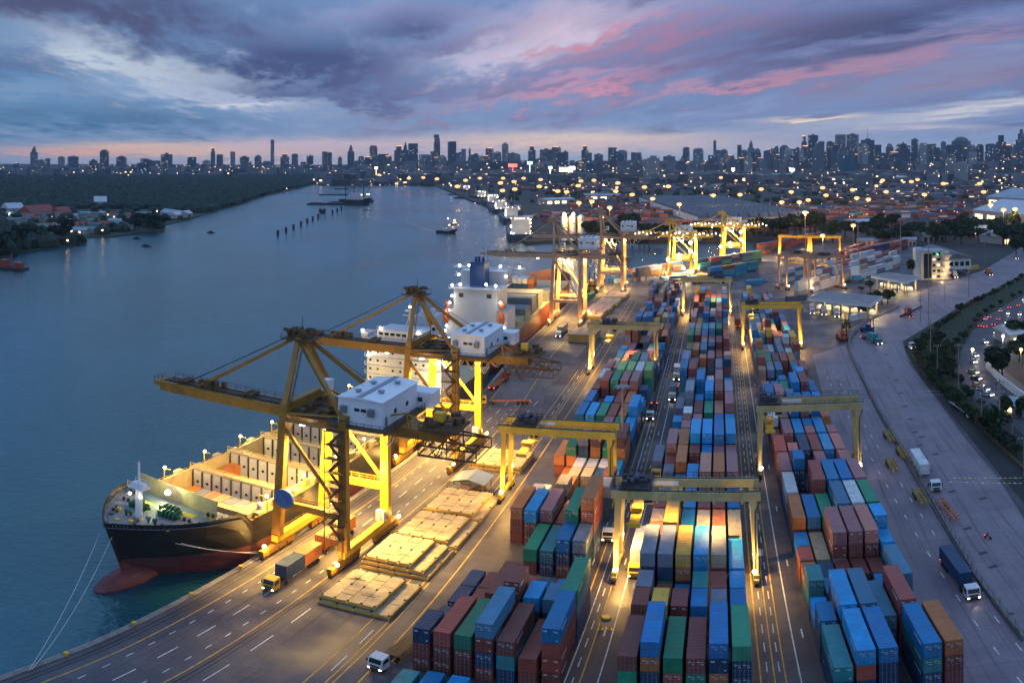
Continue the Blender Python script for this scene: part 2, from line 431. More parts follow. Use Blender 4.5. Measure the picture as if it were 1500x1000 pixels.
bank_px = [(-260,400),(-60,384),(0,376),(16,374),(18,368),(48,366),(80,362),(98,359),(110,358),(124,355),(128,346),(170,345),(200,340),(240,338),(243,328),(277,320),(310,310),(350,300),(387,287),(433,277),(470,267.5),(482,263.3),(466,261.5),(440,260.5)]
bank = [G(*p, -1.5) for p in bank_px] + [Vector((-1500,2950,0)), Vector((-4500,2700,0)), Vector((-6000,1500,0)), Vector((-3000,300,0))]
b = MB(); b.prism(bank, -5., -1.8); tag(b.build('river_bank', M['bankg']), kind='structure')

# paved terminal
yard = [Q(-86.6,-100), Q(-86.6,69)] + [p + Vector((.4,0,0)) for p in quay[2:]] + [p+Vector((0,-2,0)) for p in inlet_near] + [G(*p) for p in [(1230,356),(1330,352),(1370,380),(1420,400),(1345,480),(1300,470),(1350,555),(1420,640),(1520,760),(1560,900)]] + [Vector((140,-80,0))]
b = MB(); b.sheet(yard, .02); tag(b.build('yard_pavement', M['asphalt']), kind='structure')
ap = [Q(-86.4,-60), Q(-86.4,69)] + [p+Vector((.6,0,0)) for p in quay[2:-2]] + [G(905,440), G(868,500), G(800,570), Q(-50.5,177), Q(-50.5,-60)]
b = MB(); b.sheet(ap, .03); tag(b.build('quay_apron', M['quay']), kind='structure')
# wide concrete truck road on the right and the roads beyond
road = [G(*p) for p in [(1470,1000),(1500,935),(1432,850),(1395,790),(1330,680),(1285,600),(1250,525),(1243,505),(1262,478),(1310,448),(1350,425),(1440,396),(1500,360),(1560,325),(1600,340),(1500,412),(1420,440),(1372,470),(1322,500),(1330,530),(1372,585),(1412,640),(1462,700),(1520,790),(1600,960)]] + [Vector((110,40,0)), Vector((66,60,0))]
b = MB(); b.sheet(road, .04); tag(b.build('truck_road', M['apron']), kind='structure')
verge = [G(*p) for p in [(1324,500),(1372,470),(1432,436),(1500,400),(1620,330),(1680,360),(1520,440),(1430,492),(1395,520),(1400,545),(1425,590),(1470,630),(1520,680),(1560,760),(1500,690),(1440,640),(1392,590),(1355,550),(1332,525)]]
b = MB(); b.sheet(verge, .05); tag(b.build('roadside_verge', M['grass']), kind='structure')
high = [G(*p) for p in [(1720,366),(1580,400),(1502,430),(1450,460),(1424,486),(1408,512),(1404,545),(1428,584),(1480,620),(1560,690),(1620,640),(1540,590),(1500,565),(1462,535),(1452,510),(1462,488),(1500,470),(1580,430),(1720,400)]]
b = MB(); b.sheet(high, .06); tag(b.build('highway', M['hway']), kind='structure')
lane = [G(*p) for p in [(1372,1000+20),(1295,800),(1212,600),(1190,520),(1238,505),(1282,600),(1328,682),(1392,792),(1430,852),(1500,945),(1500,1010)]]
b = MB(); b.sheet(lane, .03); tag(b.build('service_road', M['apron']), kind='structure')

# quay edge: kerb beam, rubber fenders, drain slot, bollards
def offset(poly, d):
    out = []
    for i, p in enumerate(poly):
        a = poly[max(0, i-1)]; c = poly[min(len(poly)-1, i+1)]; t = (c-a); t.z = 0; t.normalize()
        out.append(p + Vector((t.y, -t.x, 0))*d)
    return out
qe = quay[:-1]
def strip(poly, d0, d1, z0, z1, m, name, kind='structure', parent=None):
    a = offset(poly, d0); c = offset(poly, d1); b = MB()
    for i in range(len(poly)-1):
        k = b.pts([(a[i].x,a[i].y,z0),(c[i].x,c[i].y,z0),(c[i+1].x,c[i+1].y,z0),(a[i+1].x,a[i+1].y,z0),(a[i].x,a[i].y,z1),(c[i].x,c[i].y,z1),(c[i+1].x,c[i+1].y,z1),(a[i+1].x,a[i+1].y,z1)])
        for f in [(4,5,6,7),(0,1,5,4),(2,3,7,6),(3,0,4,7),(1,2,6,5)]: b.face([k+q for q in f])
    o = b.build(name, m, parent)
    if kind: o['kind'] = kind
    return o
strip(qe, -.5, .7, -.6, .28, M['kerb'], 'quay_kerb')
strip(qe, 1.7, 1.95, .02, .06, M['rail'], 'crane_rail')
strip(qe, 2.5, 2.8, .01, .045, M['dsteel'], 'drain_channel')
strip(qe, 16.2, 16.4, .02, .07, M['rail'], 'crane_rail'); strip(qe, 16.9, 17.2, .01, .045, M['dsteel'], 'drain_channel')
strip(qe, 15.2, 15.4, .01, .05, M['yline'], 'yellow_line'); strip(qe, 4.3, 4.5, .01, .05, M['yline'], 'yellow_line')
bol = MB(); bol.tube((0,0,0),(0,0,.55),.22,8); bol.tube((0,0,.5),(0,0,.75),.42,8)
bme = bol.mesh('mooring_bollard', M['craney'])
fen = MB(); fen.tube((0,-.9,-1.4),(0,.9,-1.4),.55,10); fen.box(-.1,.35,-.5,.5,-2.2,-.4)
fme = fen.mesh('fender', M['black'])
names = ['black rubber tyre fender hanging on the quay wall below the kerb']
for i in range(14):
    v = 62 + i*14.
    if v > 108 and v < 250 and i % 2: continue
    o = place('mooring_bollard', bme, loc=Q(-86.0, v, .28)); tag(o, f"yellow mooring bollard on the quay kerb, {['nearest to us','second from the near end','third from the near end','fourth from the near end','fifth, beside the first crane','sixth, by the second crane','seventh along','eighth along','farthest along','last'][len([x for x in C.objects if x.name.startswith('mooring_bollard')])-1]}", 'bollard', 'bollards along the quay edge')
for i in range(5):
    tag(place('fender', fme, loc=Q(-87.6, 62+i*12., 0.), rz=-QA), f"black rubber tyre fender on the quay wall, {['nearest to us','second','third','fourth','last before the bow'][i]}", 'fender', 'tyre fenders along the quay wall')

# painted markings: flat strips following the lanes
lines = {'w': MB(), 'y': MB()}
def dash(frame, u, v0, v1, w, k='w', on=None, off=None, z=.06):
    b = lines[k]; v = v0
    while v < v1:
        e = v1 if on is None else min(v1, v+on)
        ps = [frame(u-w/2, v, z), frame(u+w/2, v, z), frame(u+w/2, e, z), frame(u-w/2, e, z)]
        b.face(range(b.pts(ps), len(b.v)), 0)
        if on is None: break
        v += on+off
for u_, k, on, off, w in [(-80.2,'w',1.5,3.2,.18),(-76.6,'w',4.5,4.5,.2),(-73.2,'w',1.5,3.2,.18),(-67.5,'w',6,5,.2)]:
    dash(Q, u_, 40, 255, w, k, on, off)
for u_ in (-53.2,-50.6): dash(XY, u_, 60, 300, .22, 'y')
for u_, k, on, off, w in [(-48.3+1.6,'y',None,None,.25),(-48.3-1.4,'y',None,None,.25),(-51.5,'w',5,4,.2),
        (-22.0,'y',None,None,.25),(-24.6,'y',None,None,.2),(-18.6,'y',None,None,.2),(-20.6,'w',None,None,.18),(-23.3,'w',3.,3.,.18),(-19.6,'w',3,3,.18),(-16.2,'w',None,None,.22),
        (5.6,'y',None,None,.22),(7.5,'y',None,None,.2),(9.0,'y',None,None,.2),(11.0,'w',None,None,.22),(6.6,'w',3,3,.18),(8.3,'w',3,3,.18)]:
    dash(XY, u_, 62, 455, w, k, on, off)
for u_ in (39.5, 43.): dash(XY, u_, 80, 300, .22, 'w', 2.5, 7)
for vv in range(120, 440, 27):
    dash(XY, -17.4, vv, vv+3, .25, 'w'); dash(XY, 12.6, vv, vv+3, .25, 'w')
# zebra bars across the truck road
for (p0, p1) in [((1396,700),(1500,700)), ((1390,706),(1500,708))]:
    a, c = G(*p0), G(*p1)
    for i in range(14):
        q0 = a.lerp(c, i/14); q1 = a.lerp(c, (i+.6)/14); b = lines['y' if i % 3 else 'w']
        b.face(range(b.pts([(q0.x,q0.y-.3,.07),(q1.x,q1.y-.3,.07),(q1.x,q1.y+.3,.07),(q0.x,q0.y+.3,.07)]), len(b.v)))
for (p0, p1) in [((1350,573),(1403,573)), ((1352,578),(1406,578))]:
    a, c = G(*p0), G(*p1)
    for i in range(12):
        q0 = a.lerp(c, i/12); q1 = a.lerp(c, (i+.6)/12); b = lines['w']
        b.face(range(b.pts([(q0.x,q0.y-.2,.07),(q1.x,q1.y-.2,.07),(q1.x,q1.y+.2,.07),(q0.x,q0.y+.2,.07)]), len(b.v)))
tag(lines['w'].build('white_markings', M['wline']), kind='structure'); tag(lines['y'].build('yellow_markings', M['yline']), kind='structure')
# drain covers on the truck road
dc = MB()
for (px, py) in [(1380,540),(1405,568)]+[(1291+7*i, 500+ i*19) for i in range(12)]+[(1417,774),(1440,810),(1455,830),(1395,720),(1440,730),(1350,640),(1370,665),(1283,470),(1478,900)]:
    p = G(px, py); dc.box(p.x-.9, p.x+.9, p.y-.5, p.y+.5, .03, .075)
tag(dc.build('drain_covers', M['dsteel']), kind='stuff')

# air
hz = MB(); hz.box(-16000,16000,-900,11900,-6.,430.)
m = bpy.data.materials.new('haze'); m.use_nodes = True; nt = m.node_tree; nt.nodes.clear()
pv = nt.nodes.new('ShaderNodeVolumePrincipled'); pv.inputs['Color'].default_value = (.58,.80,1.,1); pv.inputs['Density'].default_value = 4.8e-5; pv.inputs['Anisotropy'].default_value = .5
o_ = nt.nodes.new('ShaderNodeOutputMaterial'); nt.links.new(pv.outputs[0], o_.inputs['Volume'])
haze = tag(hz.build('haze', m), kind='stuff')
# ================================================================ quay cranes
def house_parts(root, x0, x1, y0, y1, z0, z1, ann=True):
    cxm = (x0+x1)/2
    b = MB(); b.box(x0, x1, y0, y1, z0, z1)
    for i in range(int((y1-y0)/.6)): b.box(x1, x1+.05, y0+.3+i*.6, y0+.55+i*.6, z0+.1, z1-.1)
    for i in range(int((x1-x0)/.6)): b.box(x0+.3+i*.6, x0+.55+i*.6, y0-.05, y0, z0+.1, z1-.1)
    hs = b.build('machinery_house', M['house'], root)
    b = MB()
    k = b.pts([(x0-.3,y0-.3,z1),(cxm,y0-.3,z1+.55),(x1+.3,y0-.3,z1),(x0-.3,y1+.3,z1),(cxm,y1+.3,z1+.55),(x1+.3,y1+.3,z1)])
    for f in [(0,1,4,3),(1,2,5,4),(0,2,1),(3,4,5),(0,3,5,2)]: b.face([k+q for q in f])
    b.build('roof', M['house'], hs)
    b = MB(); b.box(cxm-.55, cxm+.55, y0-.2, y1+.2, z1+.45, z1+.62); b.build('roof_walkway', M['roofg'], hs)
    for (a, c) in ((.27,.22),(.27,.62),(.73,.3),(.73,.75)):
        b = MB(); px, py = x0+(x1-x0)*a, y0+(y1-y0)*c
        b.tube((px,py,z1+.2),(px,py,z1+.75),.45,10); b.tube((px,py,z1+.72),(px,py,z1+.85),.7,10); b.build('roof_vent', M['roofg'], hs)
    for (a, c) in ((.38,.5),(.53,.65)):
        b = MB(); b.box(x0+(x1-x0)*a, x0+(x1-x0)*c, y0-.12, y0-.03, z0+3.0, z0+3.6); b.build('window', M['glass'], hs)
    for a in (.15,.78):
        b = MB(); b.box(x0+(x1-x0)*a-.55, x0+(x1-x0)*a+.55, y0-.9, y0-.05, z0+2.5, z0+3.9)
        for q in range(5): b.box(x0+(x1-x0)*a-.5, x0+(x1-x0)*a+.5, y0-.96, y0-.9, z0+2.6+q*.26, z0+2.7+q*.26)
        b.build('air_conditioner', M['steel'], hs)
    for c in (.35,.68):
        b = MB(); b.box(x1+.05, x1+.12, y0+(y1-y0)*c-.5, y0+(y1-y0)*c+.5, z0+1.8, z0+2.7); b.build('window', M['glass'], hs)
    b = MB(); b.box(x1+.05, x1+.14, y0+1.2, y0+2.1, z0, z0+2.1); b.build('door', M['steel'], hs)
    if ann:
        b = MB(); b.box(x1-1.5, x1+3.2, y1-.2, y1+4.2, z0, z0+3.1); b.box(x1-1.7, x1+3.4, y1-.1, y1+4.4, z0+3.1, z0+3.3)
        an = b.build('annex', M['house'], root)
        b = MB(); b.box(x1+.2, x1+1.2, y1-.3, y1-.2, z0+1.3, z0+2.2); b.build('window', M['glass'], an)

def sts_crane(name, label, loc, rz, pm, dm, out=36., back=27., gauge=14.6, legm=None, zg=30.0, apex=46.5, lit=1.0, hz=None, simple=False, hx=(5.6,14.6), hy=(-8,8), lc=WARM):
    """ship-to-shore crane: x points to the land, y along the quay; origin between the rails"""
    root = thing(name, label, 'quay crane', loc, rz, 'ship-to-shore cranes on the quay')
    xs, xl = -gauge/2, gauge/2; yb = 8.8; legm = legm or pm
    # travelling gear and sill beams
    for x in (xs, xl):
        b = MB(); b.box(x-.7, x+.7, -yb-1, yb+1, 2.6, 4.2); b.build('sill_beam', legm, root)
        for sy in (-1, 1):
            b = MB()
            b.box(x-.5, x+.5, sy*yb-5.6, sy*yb+5.6, 1.5, 2.3)
            for q in (-4.2,-1.4,1.4,4.2):
                b.box(x-.45, x+.45, sy*yb+q-1.2, sy*yb+q+1.2, .7, 1.35)
                b.bar((x,sy*yb+q,1.3),(x,sy*yb+q,1.6),.5)
            bg = b.build('bogie', M['crane'] if pm is not M['cranep'] else pm, root)
            b = MB()
            for q in (-5,-3.4,-2.2,-.6,.6,2.2,3.4,5):
                b.tube((x-.28,sy*yb+q,.42),(x+.28,sy*yb+q,.42),.42,10)
            b.build('wheels', M['dsteel'], bg)['kind'] = 'stuff'
            b = MB(); b.bar((x,sy*yb,2.2),(x,sy*yb,2.8),1.1); b.build('pivot', M['dsteel'], root)
        b = MB(); b.rail((x,-yb,4.2),(x,yb,4.2), step=2.2); b.build('railing', dm, root)
    # legs: the near land leg carries the stair tower
    for x, xt in ((xs, xs+1.6), (xl, xl-.1)):
        for sy in (-1, 1):
            b = MB(); b.taper((x,sy*yb,4.0),(xt,sy*yb,zg+2.2),1.9,1.5,1.5,1.4, up=(0,1,0)); b.build('leg', (legm if sy > 0 else pm), root)  # far legs take the brighter yellow, their lit look is in the colour
    for sy in (-1, 1):
        b = MB(); b.bar((xs+.3,sy*yb,11.8),(xl,sy*yb,11.8),1.1,1.5); b.rail((xs+1,sy*yb+.6,12.5),(xl-1,sy*yb+.6,12.5), step=1.8)
        b.build('portal_beam', legm if sy > 0 else pm, root)
        b = MB(); b.tube((xs+1.5,sy*yb,zg-1),(xl-.2,sy*yb,12.8),.42,8); b.build('diagonal_brace', legm if sy > 0 else pm, root)
        b = MB(); b.tube((xs+1.6,sy*yb,zg+.4),(xl,sy*yb,zg+.4),.45,8); b.build('top_brace', pm, root)
        b = MB(); b.tube((xs+2.2,sy*yb,zg+1.8),(xl-.4,sy*(yb-4.5),zg+1.4),.3,8); b.build('plan_brace', pm, root)
    for x in (xs+1.6, xl-.1):
        b = MB(); b.box(x-.8, x+.8, -yb-.4, yb+.4, zg+2.1, zg+3.9 if x < 0 else zg+3.2); b.build('cross_beam', pm, root)
    # boom, girder
    y0, y1 = -4.2, .8
    b = MB(); b.box(xs+1.6-out, xs+.6, y0, y1, zg-.9, zg+1.3); b.box(xs+1.6-out-2.2, xs+1.6-out, y0+.5, y1-.5, zg-.1, zg+.9)
    bm = b.build('boom', pm, root)
    b = MB(); b.box(xs+2-out, xs+.4, y0+.9, y0+1.15, zg+1.3, zg+1.5); b.box(xs+2-out, xs+.4, y1-1.15, y1-.9, zg+1.3, zg+1.5)
    b.box(xs+2-out, xs+.4, y0+1.7, y1-1.7, zg+1.32, zg+1.42); b.build('trolley_rails', M['dsteel'], bm)
    b = MB(); b.rail((xs+2-out,y0+.1,zg+1.3),(xs+.4,y0+.1,zg+1.3), step=2.4); b.build('railing', dm, bm)
    b = MB(); b.rail((xs+2-out,y1-.1,zg+1.3),(xs+.4,y1-.1,zg+1.3), step=2.4); b.build('railing', dm, bm)
    b = MB(); b.rail((xs-out-.5,y0+.5,zg+.9),(xs-out-.5,y1-.5,zg+.9), step=1.3); b.build('railing', dm, bm)
    # tackle stands on the boom
    for q in (.30,.34,.36,.42):
        x = xs+1.6-out*(1-q)
        for (ya, zt_) in ((y0+.8, zg+3.0+q), (y1-1.7, zg+2.4+q)): b = MB(); b.box(x-.35, x+.35, ya, ya+.9, zg+1.3, zt_); b.build('rope_sheave_stand', dm, bm)
    for q in (.14,.17,.62,.66):
        x = xs+1.6-out*(1-q); b = MB(); b.tube((x,y0+.6,zg+1.9),(x,y1-.6,zg+1.9),.45,8); b.build('rope_sheave', dm, bm)
    b = MB(); b.box(xs+.7, xl+back-14, y0, y1, zg-1.0, zg+1.1); b.build('girder', pm, root)
    b = MB(); b.rail((xs+1,y0+.1,zg+1.1),(hx[0]-.6,y0+.1,zg+1.1), step=2.2); b.build('railing', dm, root); b = MB(); b.rail((hx[1]+1,y0+.1,zg+1.1),(xl+back-14.3,y0+.1,zg+1.1), step=2.2); b.build('railing', dm, root)
    # machine platform hinge clutter between the legs
    b = MB()
    rr = random.Random(3)
    for i in range(26 if not simple else 8):
        x = rr.uniform(xs+1, hx[0]-1); y = rr.uniform(-7, 7); b.cb((x,y,zg+rr.uniform(1.2,2.2)),(rr.uniform(.4,2.),rr.uniform(.3,1.6),rr.uniform(.3,1.1)))
    b.box(xs+1, hx[0], -7.8, 7.8, zg+1.12, zg+1.22)
    b.build('hoist_gear', M['craned'], root)
    # A frame with pylon head
    ax, ay = xs-.2, 0.
    for sy in (-1, 1):
        b = MB(); b.taper((xs+1.6,sy*yb,zg+3),(ax+.3,sy*1.3,apex-1.),1.1,1.1,.9,.9); b.build('pylon_leg', pm, root)
        b = MB(); b.taper((ax+.6,sy*1.3,apex-1.2),(xl-.3,sy*(yb-.4),zg+2.4),.9,.9,.8,.8); b.build('back_stay', pm, root)
        b = MB(); b.bar((ax,sy*.9,apex-.6),(xs+1.6-out*.72,-1.7+sy*1.6,zg+1.6),.38,.55); b.build('forestay', pm, root)
        b = MB(); b.tube((ax,sy*.5,apex+.4),(xs+1.6-out*.80,-1.7+sy*.8,zg+2.2),.07,5); b.tube((ax,sy*.5,apex),(hx[0]+2,sy*1.5,zg+7.5),.06,4); b.build('hoist_rope', M['dsteel'], root)
    b = MB(); b.box(ax-3.2, ax+3.4, -2.6, 2.6, apex-1.3, apex-1.1); b.box(ax-2.4,ax+2.2,-1.3,1.3,apex-1.1,apex-.3)
    for i in range(16 if not simple else 6):
        b.cb((ax+rr.uniform(-3,2.6), rr.uniform(-2,2), apex-.2+rr.uniform(0,.9)),(rr.uniform(.3,1.4),rr.uniform(.2,.9),rr.uniform(.2,1.1)))
    for x in (-2,-.8,.8): b.tube((ax+x,-1.6,apex+.3),(ax+x,1.6,apex+.3),.5,8)
    b.rail((ax-3.1,-2.5,apex-1.1),(ax+3.3,-2.5,apex-1.1), step=1.3); b.rail((ax-3.1,2.5,apex-1.1),(ax+3.3,2.5,apex-1.1), step=1.3)
    b.tube((ax+.4,0,apex+.5),(ax+.4,0,apex+3.2),.08,5); b.build('pylon_head', dm, root)
    if not simple:
        b = MB()   # ladder up the pylon leg
        for i in range(22):
            t = i/22; p = Vector((xs+2.2,-yb+.9,zg+3.4)).lerp(Vector((ax+1.1,-1,apex-1.5)), t); b.box(p.x-.05, p.x+.5, p.y-.3, p.y+.3, p.z, p.z+.06)
        b.tube((xs+2.6,-yb+.6,zg+3.4),(ax+1.5,-1.3,apex-1.5),.08,4); b.build('ladder', dm, root)
        # stair tower beside the near land leg
        b = MB(); xx = xl-1.9; yy = -yb-.2
        for i in range(9):
            z0 = 4.2+i*2.9; a, c = (xx-.6, xx+1.9) if i % 2 == 0 else (xx+1.9, xx-.6)
            b.bar((a,yy-.9,z0),(c,yy-.9,z0+2.9),.16,.6); b.box(xx-1.3, xx+2.5, yy-1.7, yy-.2, z0+2.85, z0+2.93)
            b.rail((xx-1.3,yy-1.7,z0+2.9),(xx+2.5,yy-1.7,z0+2.9), step=1.2, r=.04)
        for x in (xx-1.2, xx+2.4): b.tube((x,yy-1.6,3.),(x,yy-1.6,zg+.5),.1,5)
        b.build('stair_tower', M['craned'], root)
        b = MB(); b.tube((xs+2.4,-yb-1.6,13.6),(xs+2.4,-yb-1.0,13.6),2.1,20); b.tube((xs+2.4,-yb-1.75,13.6),(xs+2.4,-yb-.9,13.6),.7,12); b.build('cable_reel', M['blue'], root)
        b = MB(); b.box(xl-1.2, xl+.6, yb-2.2, yb-1.2, 4.2, 6.6); b.build('electrical_cabinet', M['white'], root)
    # operator cabin on its bracket
    b = MB(); b.box(xs+3.2, xs+5.0, 2.4, 4.4, zg+3.9, zg+6.3); cb_ = b.build('lookout_cabin', M['house'], root)
    b = MB(); b.box(xs+3.5, xs+4.4, 2.3, 2.39, zg+5.0, zg+5.9); b.build('window', M['glass'], cb_)
    # machinery house on its platform
    zh = zg+1.4 if hz is None else hz
    b = MB(); b.box(hx[0]-1.6, hx[1]+1.8, hy[0]-1.4, hy[1]+(5 if not simple else 1), zh-.35, zh)
    if hz is not None:
        for x in (hx[0]+.4, hx[1]-.4):
            for y in (hy[0]+1, hy[1]-1): b.bar((x,y,zg),(x,y,zh),.4)
    for sx in (hx[0]-1., hx[1]+1.): b.bar((sx,hy[0]-1,zh-.6),(sx,hy[1]+1,zh-.6),.35,.6)
    pf = b.build('machinery_platform', dm, root)
    b = MB(); b.rail((hx[0]-1.6,hy[0]-1.4,zh),(hx[1]+1.8,hy[0]-1.4,zh), step=1.5); b.rail((hx[1]+1.8,hy[0]-1.4,zh),(hx[1]+1.8,hy[1]+4,zh), step=1.5); b.build('railing', M['dsteel'], pf)
    house_parts(root, hx[0], hx[1], hy[0], hy[1], zh, zh+5.4, not simple)
    # trolley and hanging frame parked at the landward end
    xe = xl+back-14
    b = MB(); b.box(xe-4, xe+3, -5.5, 2.2, zg+1.3, zg+1.8)
    for i in range(20 if not simple else 6):
        b.cb((xe+rr.uniform(-3.6,2.6), rr.uniform(-5,2), zg+rr.uniform(1.9,3.4)),(rr.uniform(.4,2),rr.uniform(.4,1.6),rr.uniform(.3,1.4)))
    b.rail((xe-4,-5.5,zg+1.8),(xe+3,-5.5,zg+1.8), step=1.2); b.build('trolley', M['craned'], root)
    b = MB(); b.box(xe-2.2, xe-.4, -3.0, -1.4, zg+2.6, zg+4.4); b.build('hoist_cover', M['craney'] if pm is not M['cranep'] else pm, root)
    b = MB()
    for z in (zg-1.4, zg-3.4):
        b.bar((xe-4,-6,z),(xe+7,-6,z),.25,.35); b.bar((xe-4,2.5,z),(xe+7,2.5,z),.25,.35)
        for k in range(7): b.bar((xe-4+k*1.8,-6,z),(xe-4+k*1.8,2.5,z),.15,.2)
    for x in (xe-4, xe+1.5, xe+7):
        for y in (-6, 2.5): b.bar((x,y,zg-3.4),(x,y,zg+.6 if x < xe+3 else zg-1.2),.16)
    b.bar((xe+1.,-4,zg),(xe+6.5,-5.8,zg-1.2),.3); b.bar((xe+1.,1,zg),(xe+6.5,2.4,zg-1.2),.3)
    b.rail((xe-4,-6,zg-1.3),(xe+7,-6,zg-1.3), step=1.5); b.build('end_platform', M['craned'], root)
    b = MB(); b.bar((xl+1,-1.7,zg+.9),(xl+back*.35,-5.5,zg+4.5),.35); b.bar((xl+back*.35,-5.5,zg+4.5),(xe-2,-3.5,zg+1),.35); b.bar((xl+back*.35,-5.5,zg+4.5),(xl+back*.35,-4,zg+1),.3); b.build('girder_truss', pm, root)
    # festoon cables
    nl = 8
    for i in range(nl):
        xa = xs+3+(xe-xs-5)*i/nl; xb = xs+3+(xe-xs-5)*(i+1)/nl; dp = 3.2+1.2*math.sin(i*2.1)
        if i > 5: dp += 1.
        ps = [Vector((xa+(xb-xa)*t/8, y1+.6, zg-1.0-dp*4*(t/8)*(1-t/8))) for t in range(9)]
        ps2 = [p+Vector((.3,.4,-.5*math.sin(math.pi*k/8))) for k, p in enumerate(ps)]
        b = MB(); b.path(ps, .09, 5); b.path(ps2, .08, 5); b.build('festoon_cable', M['white'] if i < 6 else M['black'], root)
    # floodlights
    k = 0
    for (x, y, z, p, aim, pw) in [(xs+4,-6,zg-.9,0,(xs+8,-9,0),1.),(xs+4,7,zg-.9,0,(xs+6,8,0),1.),(0,0,zg-1.3,0,(0,0,0),1.2),(xl-1,7.5,zg-1,0,(xl-2,14,0),1.),(xs-8,-1.7,zg-1.3,0,(xs-16,-2,0),1.3)]:
        b = MB(); b.box(x-.45, x+.45, y-.45, y+.45, z-.35, z); b.build('floodlight', M['wht'], root)
        if lit > 0: lamp('flood', (x,y,z-.6), 34000*pw*lit, lc, root, .4, 125, aim)
    for x in (xs, xl):
        for sy in (-1, 1):
            b = MB(); b.sphere((x+(.9 if x > 0 else -.2), sy*(yb+4.2), 2.9), .42, 8, 5); b.build('travel_lamp', M['sod'], root)
            if lit > 0: lamp('bogie', (x+1.4, sy*(yb+4.8), 3.3), 1500*lit, SOD, root, .3)
    if lit > 0:
        lamp('leglight', (xs+4., 4., 17.), 9000*lit, (1,.62,.14), root, .5); lamp('leglight2', (xl-3., 4., 14.), 6000*lit, (1,.62,.14), root, .5)
    return root

sts_crane('quay_crane', 'nearest ochre quay crane with boom over the bow and blue cable reel on its leg', Q(-77.8,137.6), -QA, M['crane'], M['craned'], legm=M['craney'], lit=1.3, back=31.5)
sts_crane('quay_crane', 'second ochre quay crane behind the nearest one, boom reaching before the white ship bridge', Q(-78.8,198.), -QA, M['crane'], M['craned'], legm=M['craney'], out=37, lit=1.1, back=31.5)
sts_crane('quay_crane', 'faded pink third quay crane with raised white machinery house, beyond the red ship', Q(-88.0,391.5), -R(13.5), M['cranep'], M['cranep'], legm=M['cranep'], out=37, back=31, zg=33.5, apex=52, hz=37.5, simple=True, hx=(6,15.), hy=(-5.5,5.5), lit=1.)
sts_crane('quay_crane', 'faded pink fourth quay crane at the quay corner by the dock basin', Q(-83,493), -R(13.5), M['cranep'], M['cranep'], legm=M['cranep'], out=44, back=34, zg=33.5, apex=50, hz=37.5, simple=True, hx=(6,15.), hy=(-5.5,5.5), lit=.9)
# two bright yellow cranes on the dock basin quay
def basin_crane(tip, back, base, label, zg=32.):
    a, c = G(*tip, zg), G(*back, zg); d = (c-a); d.z = 0; rz = math.atan2(d.y, d.x)
    ctr = G(*base)
    r = sts_crane('quay_crane', label, ctr, R(-24), M['craney'], M['craney'], legm=M['craney'], out=27, back=28, gauge=17, zg=28., apex=39, simple=True, hx=(-4,7.), hy=(-4,4), lit=3.6, lc=(1,.74,.3))
    for i in range(22):
        x = -33+i*2.9; b = MB(); b.box(x-.3, x+.3, -4.6, -4.2, 28.6+(i%3)*.6, 29.4+(i%3)*.6); b.build('string_lamp', M['wht'], r)
    for (x, y, z) in [(-8,-9.6,12),(8,-9.6,18),(8,9.6,9),(-2,0,14),(3,-9.6,6),(8,-9.6,24),(0,-9.6,12.5),(8,9,14),(9,-9,4)]:
        b = MB(); b.sphere((x,y,z),1.15,8,5); b.build('work_lamp', M['wht'], r)
    return r
basin_crane((937,338),(1043,350),(999,402),'left one of the two bright yellow cranes strung with lamps on the dock basin quay')
basin_crane((1013,326),(1118,336),(1073,381),'right one of the two bright yellow cranes strung with lamps on the dock basin quay')
# cranes lying at rest are above; the harbour cranes' ropes need no light

